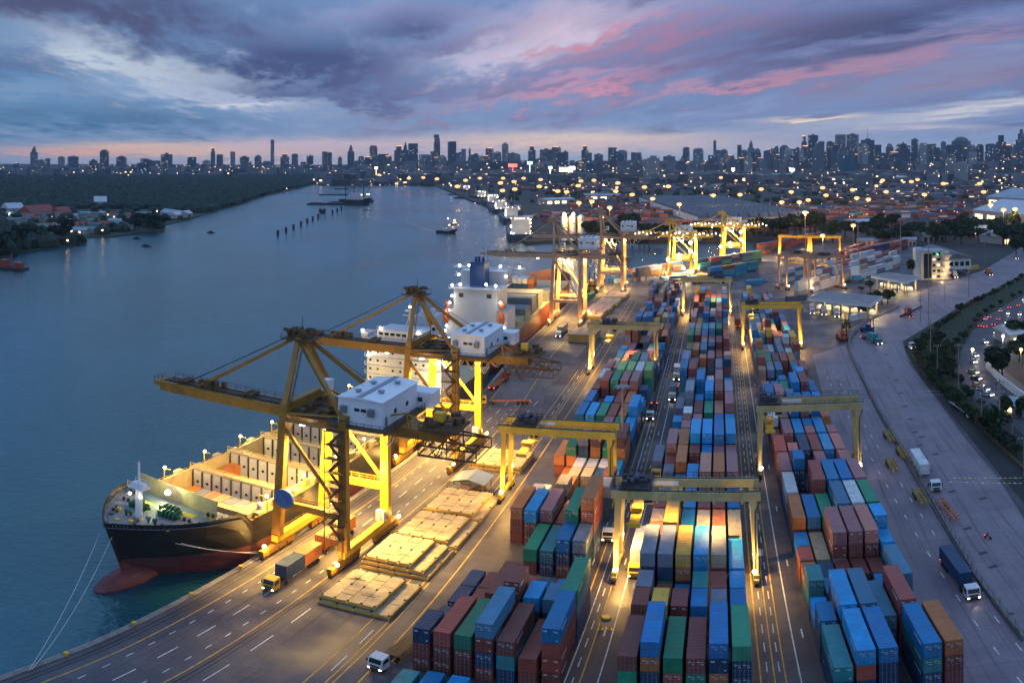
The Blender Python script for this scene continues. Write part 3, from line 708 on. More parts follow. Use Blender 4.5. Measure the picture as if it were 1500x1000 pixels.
# ================================================================ rubber tyred gantries over the stacks
M['funneld'] = mat('drum_blue', (.02,.06,.12), .5)
def rtg(label, u, v, paint, tx=.12, span=24.9, lit=1., cont=None, plate=True, loc=None, rz=None, zt=19.6, hang=True, name='gantry_crane', lamps=True):
    root = thing(name, label, 'gantry crane', loc or XY(u, v), -YA if rz is None else rz, 'rubber tyred gantries over the container stacks')
    yb = 3.4
    for x in (0, span):
        for sy in (-1, 1):
            s_ = 1 if x == 0 else -1
            b = MB(); b.taper((x,sy*yb,1.9),(x+s_*.5,sy*yb,zt-1.4),.75,.9,1.15,1.1, up=(0,1,0)); b.build('leg', paint, root)
            b = MB()
            for q in (-1.2, 1.2):
                b.tube((x-.35,sy*(yb+1.2)+q,.75),(x+.35,sy*(yb+1.2)+q,.75),.75,12)
            b.build('wheels', M['black'], root)['kind'] = 'stuff'
            b = MB(); b.box(x-.5, x+.5, sy*(yb+1.2)-1.5, sy*(yb+1.2)+1.5, 1.1, 1.5); b.build('bogie', paint, root)
        b = MB(); b.box(x-.45, x+.45, -yb-2.4, yb+2.4, 1.5, 2.4); b.build('sill_beam', paint, root)
        b = MB(); b.bar((x,-yb,zt-2.4),(x,yb,zt-2.4),.5,.7); b.build('end_tie', paint, root)
        b = MB(); b.box(x-1.1 if x == 0 else x+.45, x-.45 if x == 0 else x+1.1, -1.6, 1.6, 2.4, 4.6); b.build('power_cabinet', M['steel'], root)
    for sy in (-1, 1):
        b = MB(); b.box(-.8, span+.8, sy*yb-.6, sy*yb+.6, zt-1.7, zt)
        for i in range(5): b.cb((span*(i+.5)/5, sy*yb-.72, zt-1.9), (.45,.3,.6))
        g = b.build('girder', paint, root)
        b = MB(); b.box(-.8, span+.8, sy*yb-.1, sy*yb+.1, zt, zt+.15); b.build('trolley_rail', M['dsteel'], g)
        b = MB(); b.rail((-.8,sy*(yb+.6),zt),(span+.8,sy*(yb+.6),zt), step=2.4, r=.05); b.build('railing', M['dsteel'], g)
        if sy > 0 and plate:
            b = MB(); b.box(span*.24, span*.44, yb-.66, yb-.6, zt-1.35, zt-.4); b.build('name_plate', M['white'], g)
    tx_ = span*tx
    b = MB(); b.box(tx_-2.8, tx_+2.8, -yb-.4, yb+.4, zt+.2, zt+.55)
    rr = random.Random(int(u*10+v))
    for i in range(12): b.cb((tx_+rr.uniform(-2.3,2.3), rr.uniform(-2.6,2.6), zt+.6+rr.uniform(.2,.7)), (rr.uniform(.5,1.6),rr.uniform(.4,1.6),rr.uniform(.5,1.4)))
    b.rail((tx_-2.8,-yb-.4,zt+.5),(tx_+2.8,-yb-.4,zt+.5), step=1.2); b.rail((tx_-2.8,yb+.4,zt+.5),(tx_+2.8,yb+.4,zt+.5), step=1.2)
    tr = b.build('trolley', M['dsteel'], root)
    b = MB(); b.tube((tx_,-1.2,zt+1.5),(tx_,1.2,zt+1.5),.45,12); b.build('rope_drum', M['funneld'], tr)
    b = MB(); b.box(tx_+1.4, tx_+3.2, -yb+.8, -yb+2.6, zt-3.2, zt-1.); cb_ = b.build('driver_cabin', M['rtg'], root)
    b = MB(); b.box(tx_+1.55, tx_+3.05, -yb+.74, -yb+.79, zt-2.8, zt-1.5); b.build('window', M['glass'], cb_)
    if hang:
        zs = zt-6.5
        b = MB(); b.box(tx_-1.1, tx_+1.1, -1.1, 1.1, zs+.9, zs+1.7); b.box(tx_-.9, tx_+.9, -5.8, 5.8, zs, zs+.5)
        for sy in (-1,1): b.box(tx_-1.2, tx_+1.2, sy*5.8-.3, sy*5.8+.3, zs-.2, zs+.6)
        b.build('spreader', M['craney'], root)
        b = MB()
        for x in (-.9,.9):
            for y in (-.9,.9): b.tube((tx_+x,y,zs+1.7),(tx_+x,y,zt+.3),.04,4)
        b.build('hoist_rope', M['dsteel'], root)
    b = MB(); b.path([(span+.75,-yb-.2,zt-1.8),(span-.2,-yb-.8,zt-4),(span-.2,-yb-.8,2.6)],.12,5); b.build('cable_conduit', M['dsteel'], root)
    for x in (0, span):
        b = MB(); b.sphere((x+(.3 if x == 0 else -.3),-yb-1.9,3.0),.48,8,5); b.build('flood_lamp', M['sod'] if lit > .5 else M['wht'], root)
    if lit > 0:
        for x in (0, span): lamp('foot', (x+(1.2 if x == 0 else -1.2),-yb-2.4,5.2), 4300*lit, SOD, root, .3)
        for x in (span*.25, span*.7): lamp('under', (x,0,zt-2.1), 11000*lit, (1,.60,.20), root, .5, 130, (x,-1,0))
        lamp('foot2', (1.,yb+1,6), 2500*lit, SOD, root, .3)
    return root
M['rtgy'] = mat('gantry_paint_yellow', (.62,.42,.05), .5, var=.1, scale=.5, dirt=(.22,.15,.06), dirt_amt=.3)
rtg('nearest cream gantry crane over the middle block, trolley at its left end', -18.4, 145.0, M['rtg'], .14, lit=1.1)
rtg('yellow gantry crane over the left block beside the small grey roofed shelter', -48.4, 178., M['rtgy'], .2, lit=1.1)
rtg('cream gantry crane over the far part of the left block, trolley near its left legs', -48.1, 298.5, M['rtg'], .28, lit=.9, plate=False)
rtg('farthest cream gantry crane at the end of the middle block', -18.9, 419., M['rtg'], .75, lit=1., plate=False, hang=False)
rtg('cream gantry crane over the far right block, empty spreader at its left legs', 9.9, 343., M['rtgy'], .16, lit=1., plate=False)
rtg('unlit cream gantry crane over the right block with cable conduit down its right leg', 9.9, 200., M['rtg'], .1, lit=.05)
# tall gantries by the white reefer rows, seen across their length
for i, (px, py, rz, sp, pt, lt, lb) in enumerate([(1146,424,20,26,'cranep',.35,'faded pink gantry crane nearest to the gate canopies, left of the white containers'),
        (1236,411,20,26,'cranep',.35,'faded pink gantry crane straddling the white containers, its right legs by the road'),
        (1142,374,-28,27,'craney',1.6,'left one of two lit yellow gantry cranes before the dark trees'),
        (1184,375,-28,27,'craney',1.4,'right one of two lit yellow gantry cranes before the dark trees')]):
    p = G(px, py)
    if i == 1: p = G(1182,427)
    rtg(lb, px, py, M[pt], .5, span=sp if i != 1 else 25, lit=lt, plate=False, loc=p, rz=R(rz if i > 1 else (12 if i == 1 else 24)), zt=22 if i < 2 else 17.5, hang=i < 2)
# ================================================================ containers
def cont_mat(name, attr=None, info=False):
    m = bpy.data.materials.new(name); m.use_nodes = True; nt = m.node_tree; bs = nt.nodes['Principled BSDF']
    P = X(nt, nt.nodes.new('ShaderNodeTexCoord').outputs['Object'])
    if attr: a = nt.nodes.new('ShaderNodeAttribute'); a.attribute_name = attr; base = X(nt, a.outputs['Color']); rnd = 0.
    else:
        a = nt.nodes.new('ShaderNodeObjectInfo'); base = X(nt, a.outputs['Color']); rnd = X(nt, a.outputs['Random'])*60.
    x, y, z = sep(nt, P)
    Pr = vec(nt, x+rnd, y, z) if not attr else P
    n1 = noise(nt, Pr, .5, 5, .65); n2 = noise(nt, Pr, 2.2, 4, .7); n3 = noise(nt, vec(nt, x*2.+rnd if not attr else x*2., y*.5, z*.3), 1, 4, .6)
    v = n1.lin(.3, .7, .76, 1.2)
    c = mix(nt, 1., base, vec(nt, v, v, v), 'MULTIPLY')
    c = mix(nt, n3.ss(.52, .72)*.42, c, (.16,.13,.11))          # dust
    c = mix(nt, n2.ss(.60, .74)*.55, c, (.10,.045,.025))        # rust
    put(nt, bs.inputs['Base Color'], c); put(nt, bs.inputs['Roughness'], n1.lin(.3,.7,.38,.62)); bs.inputs['Specular IOR Level'].default_value = .4
    bn = nt.nodes.new('ShaderNodeBump'); bn.inputs['Distance'].default_value = .03
    hh = n1
    if attr:
        wv = (y*22.).m('SINE'); hh = n1*.3 + wv*.6
    nt.links.new(hh.s, bn.inputs['Height']); nt.links.new(bn.outputs[0], bs.inputs['Normal'])
    return m
M['cont'] = cont_mat('container_paint', info=True); M['contfar'] = cont_mat('container_paint_far', attr='Col')
M['mark'] = mat('white_marking', (.55,.55,.55), .6, var=.3, scale=3); M['gasket'] = mat('dark_gasket', (.02,.02,.02), .8)
HC = 2.9
def cont_meshes(L, marks=False):
    """corrugated box, x across, y long; origin bottom centre"""
    w = 2.44; b = MB(); x = w/2; y = L/2; h = HC
    for sx in (-1,1):
        for sy in (-1,1): b.box(sx*x-.09 if sx > 0 else sx*x, sx*x if sx > 0 else sx*x+.09, sy*y-.16 if sy > 0 else sy*y, sy*y if sy > 0 else sy*y+.16, 0, h)
        b.box(min(sx*x,sx*(x-.07)), max(sx*x,sx*(x-.07)), -y+.16, y-.16, h-.12, h-.02); b.box(min(sx*x,sx*(x-.07)), max(sx*x,sx*(x-.07)), -y+.16, y-.16, 0, .16)
        n = int(L/.56); pts = []
        for i in range(n):
            t = -y+.16+(L-.32)*i/n; q = (L-.32)/n
            pts += [(t, .01),(t+q*.3,.01),(t+q*.5,.055),(t+q*.8,.055)]
        pts.append((y-.16,.01)); ring = []
        for (t, d) in pts: ring.append(b.pts([(sx*(x-d),t,.12),(sx*(x-d),t,h-.1)]))
        for a, c in zip(ring, ring[1:]): b.face((a, c, c+1, a+1) if sx > 0 else (c, a, a+1, c+1))
    # roof with shallow ribs, dished ends
    n = int(L/.75); k0 = None
    for i in range(n*2+1):
        t = -y+.1+(L-.2)*i/(n*2); z = h-.015-(.035 if i % 2 else 0)
        k = b.pts([(-x+.04,t,z),(x-.04,t,z)])
        if k0 is not None: b.face((k0, k0+1, k+1, k))
        k0 = k
    b.box(-x,x,-y,-y+.12,h-.13,h-.002); b.box(-x,x,y-.12,y,h-.13,h-.002)
    b.face(range(b.pts([(-x,-y,0),(-x,y,0),(x,y,0),(x,-y,0)]), len(b.v)))
    if marks:
        for sx in (-1,1):
            for (a_, c_, z0_, z1_) in ((.12,.20,1.7,2.3),(.215,.25,1.7,2.3),(.265,.34,1.7,2.3),(.36,.40,1.7,2.3),(.80,.90,2.35,2.5)):
                ya_, yb2 = -y+L*a_, -y+L*c_; k = b.pts([(sx*(x+.004),ya_,z0_),(sx*(x+.004),yb2,z0_),(sx*(x+.004),yb2,z1_),(sx*(x+.004),ya_,z1_)]); b.face((k,k+1,k+2,k+3) if sx > 0 else (k,k+3,k+2,k+1), 1)
    # closed far end
    k = b.pts([(-x+.09,y-.03,.1),(x-.09,y-.03,.1),(x-.09,y-.03,h-.1),(-x+.09,y-.03,h-.1)]); b.face((k+1,k,k+3,k+2))
    body_open = b.mesh('container_body', [M['cont'], M['mark']])
    # version with a plain corrugated near end
    n = 7; ring = []
    for i in range(n):
        t = -x+.09+(w-.18)*i/n; q = (w-.18)/n
        for (a, d) in ((0,.01),(.3,.01),(.5,.05),(.8,.05)): ring.append(b.pts([(t+q*a,-y+d,.1),(t+q*a,-y+d,h-.1)]))
    ring.append(b.pts([(x-.09,-y+.01,.1),(x-.09,-y+.01,h-.1)]))
    for a, c in zip(ring, ring[1:]): b.face((a, c, c+1, a+1))
    if marks:
        for (xa,xb,za,zb) in ((.35,1.0,2.3,2.42),(.55,1.0,2.1,2.2),(-1.0,-.5,2.2,2.45),(.7,.95,.5,.75)): k = b.pts([(xa,-y-.006,za),(xb,-y-.006,za),(xb,-y-.006,zb),(xa,-y-.006,zb)]); b.face((k,k+1,k+2,k+3), 1)
    body_closed = b.mesh('container_closed', [M['cont'], M['mark']])
    return body_open, body_closed
def door_mesh():
    b = MB(); b.box(0,1.12,-.02,.04,.12,HC-.14)
    for i in range(5): b.box(.05,1.07,-.045,-.02,.35+i*.5,.35+i*.5+.22)
    for x in (.28,.84):
        b.tube((x,-.09,.14),(x,-.09,HC-.16),.035,5,1); b.box(x-.02,x+.24,-.13,-.09,1.15,1.22,1)
        for z in (.2,1.,1.9,HC-.3): b.box(x-.08,x+.08,-.1,-.03,z,z+.1,1)
    return b
C40o, C40c = cont_meshes(12.19); C20o, C20c = cont_meshes(6.06)
C40om, C40cm = cont_meshes(12.19, True); C20om, C20cm = cont_meshes(6.06, True)
db = door_mesh(); DOOR = db.mesh('door', [M['cont'], M['steel']])
db2 = door_mesh(); db2.box(.15,.5,-.06,-.05,2.1,2.35,2); db2.box(.62,1.0,-.06,-.05,1.7,1.85,2); db2.box(.62,1.0,-.06,-.05,2.1,2.2,2); DOORM = db2.mesh('door', [M['cont'], M['steel'], M['mark']])
CC = {'K':(.20,.055,.045),'R':(.33,.075,.055),'O':(.50,.17,.05),'Y':(.66,.38,.06),'N':(.016,.055,.125),'B':(.006,.175,.40),'C':(.010,.29,.62),'b':(.05,.19,.30),'T':(.03,.24,.26),
      'G':(.02,.24,.13),'g':(.20,.23,.30),'W':(.62,.64,.66),'P':(.36,.15,.15),'t':(.42,.33,.22),'L':(.24,.45,.16),'S':(.55,.24,.17)}
CN = {'K':'maroon','R':'red','O':'orange','Y':'yellow','N':'navy blue','B':'blue','C':'bright blue','b':'steel blue','T':'teal','G':'green','g':'grey','W':'white','P':'pinkish brown','t':'tan','L':'light green','S':'salmon'}
CONTS = []   # (block, bay, row, tier, top tier?, colour, length, centre, rz, exposure score, front open, marks)
ORD = ['first','second','third','fourth','fifth','sixth','seventh','eighth','ninth','tenth','eleventh','twelfth','thirteenth','fourteenth','fifteenth','sixteenth','seventeenth','eighteenth','nineteenth','twentieth','twenty-first','twenty-second','twenty-third','twenty-fourth','twenty-fifth','twenty-sixth','twenty-seventh','twenty-eighth','twenty-ninth','thirtieth']
PAL = 'KKKKKRRRRPPSSSNNNNBBBBCbbTGGgggWWOOOtY'
def vary(c, r):
    f = r.uniform(.82, 1.18); return tuple(min(.9, max(.004, k*f*r.uniform(.94, 1.06))) for k in c)
def block(name, u0, pitch, bays, seed, frame=YA, du=0.):
    rr = random.Random(seed); grid = {}
    for bi, (v, rows) in enumerate(bays):
        for ri, spec in enumerate(rows):
            if not spec: continue
            vv = v
            if '@' in spec: spec, o = spec.split('@'); vv = v+float(o)
            parts = spec.split('|')
            L = 12.19 if len(parts) == 1 else 6.06
            for k, col in enumerate(parts):
                y0 = vv + k*6.35; n = len(col)
                for t, ch in enumerate(col):
                    if ch == '?': ch = rr.choice(PAL)
                    if ch == '.': continue
                    CONTS.append(dict(block=name, bay=bi, half=k, row=ri, tier=t, n=n, c=ch, col=vary(CC[ch], rr), L=L, u=u0+ri*pitch+1.22+du*(v-100), v=y0+L/2, v0=y0, frame=frame, seed=rr.random()))
def rnd(n, r, tops=None):
    k = r.random()
    if r.random() < .25: return '?'*max(1, n) + '|' + '?'*max(1, n+r.choice((-1,0,0,1)))
    return '?'*n
def fill(v0, v1, r, base=4, pitch=13.1, nrow=6, low=()):
    out = []; v = v0
    while v < v1:
        rows = []
        for i in range(nrow):
            n = max(1, min(5, base + r.choice((-2,-1,-1,0,0,0,0,1))))
            if any(a <= v < c for a, c in low): n = r.choice((1,1,2))
            rows.append(rnd(n, r))
        out.append((v, rows)); v += pitch
    return out
r1 = random.Random(11)
mid = [(102.,['NGK','KNOB','NRG','BGK','KONB','KNNG@-.8']),
       (117.5,['NNK|NNg','KKY|KR','NKK|NB','NNB|NNT','NBg|NNK','OBB|OBC']),
       (131.,['KNNg','KGNg','NNOY','KNBC','gKKt','KBC']),
       (144.6,['KRO|KRt','KOOY','KNB','gtt','KKO','NNt']),
       (158.,['KKR|KO','OY|KOY','NNC','KKK','gKR','NNB']),
       (171.5,['g','NN|Nb','KNC','KKNS','KgBO','KKKP']),
       (184.6,['Ng|NR','KKO','gt|OOK','NNK|NKB','RKP','KKP']),
       (197.6,['KRP','KRO','KONC','KNNC','KNbB@-1','NNNC']),
       (210.8,['tW|W','NKP|NNK','gKP','KKP|N','BBB','KKC']),
       (224.,['bC|P','KNW|KP','RKK','NNG','KKS','KKRP']),
       (237.,['gg','NNgg','BBC|KK','NNNC','NNKK','NNgg']),
       (250.,['g','Ngg|Ngg','NNCB','KNN|NK','NKKP','NNB'])] + fill(263.2, 448, r1, 3)
block('middle', -13.0, 2.93, mid, 5)
r2 = random.Random(23)
left = [(103.,['KKN|KN','KKR','KKG','KNKb','NTK','KR','KRRB@.8']),
        (117.,['KN|KN','KK|KK','KKK','KKKK|RR','NNC|NN','NNb|NB','NNbG@-1']),
        (140.,['','','KG','NT','KNB','NNg']),
        (153.,['KKO','KKC@-1','KKP','KR|KR','KBGG@-5','gNKRO@-5']),
        (167.5,['Ng|W','','KKt|KO','','','NNg|NNK','']),
        (180.,['','O|O','Nt|NW','Kt|KW','NN|NW','NB|NC','']),
        (193.,['KO','KOG','NNNg','KROK','OOG','NOOK','']),
        (206.5,['KG|KT','NNG|KK','KB|NN','NNP','NKG','NNC','']),
        (219.5,['KKB','NNC','KKG','KRR','KNO','NKbC','']),
        (233.,['NNB','NK|NK','KNC|NB','KKR','KNO','NNC|NT','']),
        (246.5,['KKK','NNKR','KKKG','BBKP','KBRP','gNN|TB','']),
        (260.,['NWW','NWW|Ng','KgLL','KKtL','NNgW','gGGL','']),
        (273.5,['KNP','KKt|KK','NKN','KKGG','KNNg','NNN',''])] + fill(287, 314, r2, 2) + fill(314, 470, r2, 3)
block('left', -41.4, 3.0, [(v, ([r[0]]+list(r[1:]))) for v, r in left], 9, du=.012)
r3 = random.Random(31)
right = [(98.6,['NNT','NNRC','NNNB','','NNTB','NKKO']),
         (112.,['NNB|NC','NNKC','NNNb','NNb','KKKR','K']),
         (125.5,['NTT|NO','NB|NN','K|KK','b|bK','KB|KK','gbb']),
         (138.6,['KR|NB','Kt','KgKP','KKKP','KKKS','BBC|BBCC']),
         (152.,['NKO','NKB','NKG','NNbb','KKWW','NKGG']),
         (165.5,['NgW','K|K','NRRR','KNbB','KNNB','KKKP']),
         (178.8,['NKP','NNNB|NN','N','KKP|KKP','NNC|NC','NNB|NNP']),
         (192.,['KKR','KKP|N','KNN','NKK','NBC','KKP']),
         (205.5,['RK','KKP','NNC','NKP|NKB','NCC','KPP|KP']),
         (219.,['KNW','KRP','KtNB','RKKP','NNgB','KRO']),
         (232.3,['KKNB','KKRP','NNCb|NNC','NNC','NNC|NBC','NNC']),
         (245.5,['KKP','NNB','GGG','NTNB','KKKK','NNB|NNB'])] + fill(258.8, 380, r3, 3) + fill(398, 452, r3, 2)
block('right', 14.2, 2.87, right, 13, du=-.004)
# ---- which ones can be seen, and how large
occ = {}
for c in CONTS: occ.setdefault((c['block'], c['row']), []).append(c)
def covered_front(c):
    for o in occ[(c['block'], c['row'])]:
        if o is not c and o['tier'] == c['tier'] and 0 <= c['v0']-(o['v0']+o['L']) < 3.2: return True
    return False
def side_open(c, d):
    for o in occ.get((c['block'], c['row']+d), []):
        if o['tier'] == c['tier'] and o['v0'] < c['v'] < o['v0']+o['L']: return False
    return True
for c in CONTS:
    p = XY(c['u'], c['v'], 0, c['frame']); rho = p.length; c['p'] = p; z = c['tier']*HC
    top = c['tier'] == c['n']-1
    dep = math.atan2(H-z, rho); A = 0.
    if top: A += c['L']*2.44*math.sin(dep)
    c['front'] = not covered_front(c)
    hidden = 0.
    if c['front']:
        # the stack in front may hide it
        vis = 1.
        for o in occ[(c['block'], c['row'])]:
            if o['v0'] < c['v0']-1 and o['v0'] > c['v0']-45 and o['tier'] == o['n']-1:
                gap = c['v0']-(o['v0']+o['L']); ztop = (o['tier']+1)*HC - gap*math.tan(dep)
                if ztop > z+HC*.85: vis = 0.
        A += 2.44*HC*math.cos(dep)*vis
    camside = -1 if p.x*math.cos(YA)-p.y*math.sin(YA) > 3 else 1
    if side_open(c, camside): A += c['L']*HC*math.cos(dep)*.3*abs(c['u'])/rho
    c['score'] = A/(rho*rho)
CONTS.sort(key=lambda c: -c['score'])
NIND = 262
rows_side = {'left': 'from the quay side', 'middle': 'from the left', 'right': 'from the left'}
seen = {}
for i, c in enumerate(CONTS[:NIND]):
    me = C40c if c['L'] > 7 else C20c
    doors = c['front'] and c['seed'] < .62
    near = c['p'].length < 215
    if doors and near: me = C40o if c['L'] > 7 else C20o
    if (c['seed']*7.3) % 1 < .5: me = {C40c:C40cm, C20c:C20cm, C40o:C40om, C20o:C20om}[me]
    p = XY(c['u'], c['v'], c['tier']*HC+.06, c['frame'])
    o = place('shipping_container', me, loc=p, rz=-c['frame'], color=c['col'])
    size = 'long' if c['L'] > 7 else 'short'
    pos = 'topmost' if c['tier'] == c['n']-1 else ORD[c['tier']]+' up'
    hf = '' if c['L'] > 7 else (' near half' if c['half'] == 0 else ' far half')
    lab = f"{CN[c['c']]} {size} container {pos}, {ORD[c['row']]} row, {ORD[c['bay']]} bay{hf}, {c['block']} block"
    tag(o, lab, 'container', f"containers stacked in the {c['block']} block")
    o['label'] = lab
    if doors and near:
        dm = DOORM if c['seed'] < .4 else DOOR
        y = -c['L']/2+.03
        place('door', dm, o, (-1.125, y, 0), 0, c['col'])
        d2 = place('door', dm, o, (.005, y, 0), 0, c['col'])
# ---- everything else as one mass
def box_mass(items, name, m, z0=.06):
    """items: (x, y, z, halfx, halfy, h, rz, colour)"""
    n = len(items); V = np.empty((n, 8, 3), np.float32); F = np.empty((n, 5, 4), np.int32)
    unit = np.array([(-1,-1,0),(1,-1,0),(1,1,0),(-1,1,0),(-1,-1,1),(1,-1,1),(1,1,1),(-1,1,1)], np.float32)
    fs = np.array([(4,5,6,7),(0,1,5,4),(1,2,6,5),(2,3,7,6),(3,0,4,7)], np.int32)
    col = np.ones((n, 8, 4), np.float32)
    for i, (x, y, z, a, c_, h, rz, cl) in enumerate(items):
        q = unit*np.array((a, c_, h), np.float32); ca, sa = math.cos(rz), math.sin(rz)
        V[i, :, 0] = x+q[:, 0]*ca-q[:, 1]*sa; V[i, :, 1] = y+q[:, 0]*sa+q[:, 1]*ca; V[i, :, 2] = z+q[:, 2]
        F[i] = fs+8*i; col[i, :, :3] = cl
    me = bpy.data.meshes.new(name); me.from_pydata(V.reshape(-1,3).tolist(), [], F.reshape(-1,4).tolist())
    at = me.color_attributes.new('Col', 'FLOAT_COLOR', 'POINT'); at.data.foreach_set('color', col.reshape(-1))
    me.materials.append(m); me.update()
    o = bpy.data.objects.new(name, me); C.objects.link(o); return o
items = [(c['p'].x, c['p'].y, c['tier']*HC+.06, 1.2, c['L']/2-.02, HC-.03, -c['frame'], c['col']) for c in CONTS[NIND:]]
tag(box_mass(items, 'remaining_containers', M['contfar']), kind='stuff')
# ================================================================ ships
M['hullb'] = mat('hull_black', (.018,.018,.022), .45, var=.3, scale=.3, dirt=(.07,.05,.04), dirt_amt=.4)
M['hullr'] = mat('hull_red', (.16,.035,.035), .55, var=.25, scale=.3, dirt=(.12,.09,.08), dirt_amt=.6)
M['hullbr'] = mat('hull_brick', (.30,.06,.035), .5, var=.2, scale=.3, dirt=(.10,.05,.03), dirt_amt=.5)
M['hullbl'] = mat('hull_navy', (.02,.05,.10), .5, var=.2, scale=.3)
M['deck'] = mat('deck_grey', (.17,.19,.22), .6, var=.15, scale=.6, dirt=(.2,.14,.1), dirt_amt=.5)
M['shipw'] = mat('ship_white', (.50,.51,.53), .45, var=.06, scale=.5, dirt=(.45,.36,.28), dirt_amt=.35)
M['cream'] = mat('hold_cream', (.46,.37,.20), .6, var=.12, scale=.6, dirt=(.25,.16,.08), dirt_amt=.5)
M['orange'] = mat('lifeboat_orange', (.75,.16,.03), .4)
M['green'] = mat('winch_green', (.015,.10,.045), .5)
M['yel'] = mat('safety_yellow', (.75,.5,.03), .5)
M['funnel'] = mat('funnel_blue', (.01,.05,.16), .4)
M['hatch'] = mat('hatch_grey', (.20,.21,.20), .6, var=.15, scale=.5, dirt=(.2,.14,.08), dirt_amt=.5)
def hull(root, L, B, dz, wl, mats, zsplit, bowlen=26., sternlen=14., fc=2.4, fclen=22., keel=-4., rake=7.):
    """bow at y=0 running aft along +y; z measured from the water"""
    ys = [0, 1.2, 3, 6, 10, 15, fclen-.01, fclen+3, 34, 50, L*.5, L-40, L-sternlen, L-5, L]
    ys = sorted(set(y for y in ys if 0 <= y <= L)); b = MB(); prev = None; zs = None; edge = []
    for y in ys:
        t = min(1., y/bowlen); hb = B/2*(1-(1-t)**2.3); hb = max(hb, .25)
        s = max(0., (y-(L-sternlen))/sternlen); hb *= 1-.12*s*s
        deck = dz + (fc*(1-max(0,(y-fclen)/3)) if y < fclen+3 else 0) + (1.6*(1-t)**1.5)
        rows = [deck, deck-.9, (deck+zsplit)/2, zsplit, zsplit/2, 0, keel]
        ring = []
        for z in rows:
            k = 1-(z-keel)/(deck-keel)                      # 0 at deck
            fl = hb*(1-(1-t)*.75*k**.8) - (1-t)*k*B*.10
            sh = rake*k*(1-t)
            w = max(.05, fl) * (1-.5*s*max(0,k-.3)); ring.append((w, y+sh+ (1.4*s*k*-1), z))
        k0 = b.pts([(-w, yy, z) for (w, yy, z) in ring]); k1 = b.pts([(w, yy, z) for (w, yy, z) in ring])
        edge.append((hb, y, deck))
        if prev:
            p0, p1 = prev
            for i in range(6):
                mi = 0 if i < 3 else 1
                b.face((p0+i, p0+i+1, k0+i+1, k0+i), mi); b.face((p1+i, k1+i, k1+i+1, p1+i+1), mi)
        else:
            for i in range(6): b.face((k0+i, k1+i, k1+i+1, k0+i+1), 0 if i < 3 else 1)
        prev = (k0, k1)
    k0, k1 = prev
    for i in range(6): b.face((k0+i, k0+i+1, k1+i+1, k1+i), 0 if i < 3 else 1)
    o = b.build('hull', mats, root)
    return o, edge
def lampball(root, x, y, z, r=.35, m='wht', name='deck_lamp'):
    b = MB(); b.sphere((x,y,z), r, 8, 5); return b.build(name, M[m], root)
def tower_block(root, x0, x1, y0, y1, z0, floors, fh, m, wing=0., name='accommodation', front=True):
    o = None
    b = MB(); b.box(x0,x1,y0,y1,z0,z0+floors*fh)
    for k in range(1, floors): b.box(x0-.5,x1+.5,y0-.6,y1+.6,z0+k*fh-.1,z0+k*fh+.06)
    o = b.build(name, m, root)
    for k in range(floors):
        n = int((x1-x0)/2.6)
        for i in range(n):
            if (i*7+k*3) % 5 == 0: continue
            x = x0+1.2+i*2.6; b = MB(); b.box(x-.35, x+.35, y0-.06, y0-.01, z0+k*fh+1.3, z0+k*fh+2.0); b.build('porthole', M['glass'], o)
    b = MB()
    for k in range(1, floors): b.rail((x0-.5,y0-.6,z0+k*fh),(x1+.5,y0-.6,z0+k*fh), step=2.4, r=.04)
    b.build('railing', M['white'], o)
    return o

# ---- the near container ship
s1 = thing('container_ship', 'big container ship under the near cranes, black and red bow and open cream holds', 'ship', Q(-102.6,99.5,-3.), -QA)
hl, ed = hull(s1, 172, 29.2, 11.2, 0, [M['hullb'], M['hullr']], 5.2, bowlen=27, fclen=22, fc=2.6, keel=-4)
b = MB(); b.sphere((0,7.4,-.2), 1, 16, 9, sq=(3.3,9.6,3.0)); b.build('bulbous_bow', M['hullr'], s1)
dk = MB()
for (h0,y0,z0),(h1,y1,z1) in zip(ed, ed[1:]):
    if y1 <= 25.2:
        k = dk.pts([(-h0,y0,z0-1.15),(h0,y0,z0-1.15),(h1,y1,z1-1.15),(-h1,y1,z1-1.15)]); dk.face((k,k+1,k+2,k+3))
dk.build('forecastle_deck', M['deck'], s1)
b = MB(); b.box(-14.2,-12.6,25,125,10.0,10.2); b.box(12.6,14.2,25,125,10.0,10.2); b.box(-14.2,14.2,124.9,168,10.0,10.2); b.box(-12.6,12.6,21.8,25.9,10.0,10.19); b.build('main_deck', M['cream'], s1)
b = MB()   # bulwark stays
for (h0,y0,z0),(h1,y1,z1) in zip(ed[1:6], ed[2:7]):
    for t in (0,.25,.5,.75):
        hh = (h0+(h1-h0)*t)*.95-.25; y = y0+(y1-y0)*t; z = z0+(z1-z0)*t
        for s in (-1,1): b.bar((s*hh,y,z-1.1),(s*hh,y,z),.12); b.bar((s*hh,y,z-.1),(s*(hh-.9),y+.2,z-1.1),.1)
b.build('bulwark_stays', M['deck'], s1)['kind'] = 'stuff'
# foremast
b = MB(); b.tube((-.3,9.5,12.4),(-.3,9.5,20.5),.75,12,r1=.65); b.tube((-.3,9.5,20.5),(-.3,9.5,25.5),.22,8); b.box(-2.2,1.6,8.4,10.6,19.9,20.3); b.box(-1.8,1.2,8.8,10.2,20.3,21.0)
b.rail((-2.2,8.4,20.3),(1.6,8.4,20.3), step=1); b.rail((-2.2,10.6,20.3),(1.6,10.6,20.3), step=1); b.build('foremast', M['white'], s1)
for x in (-1.7, 1.1): lampball(s1, x, 8.5, 18.6, .3)
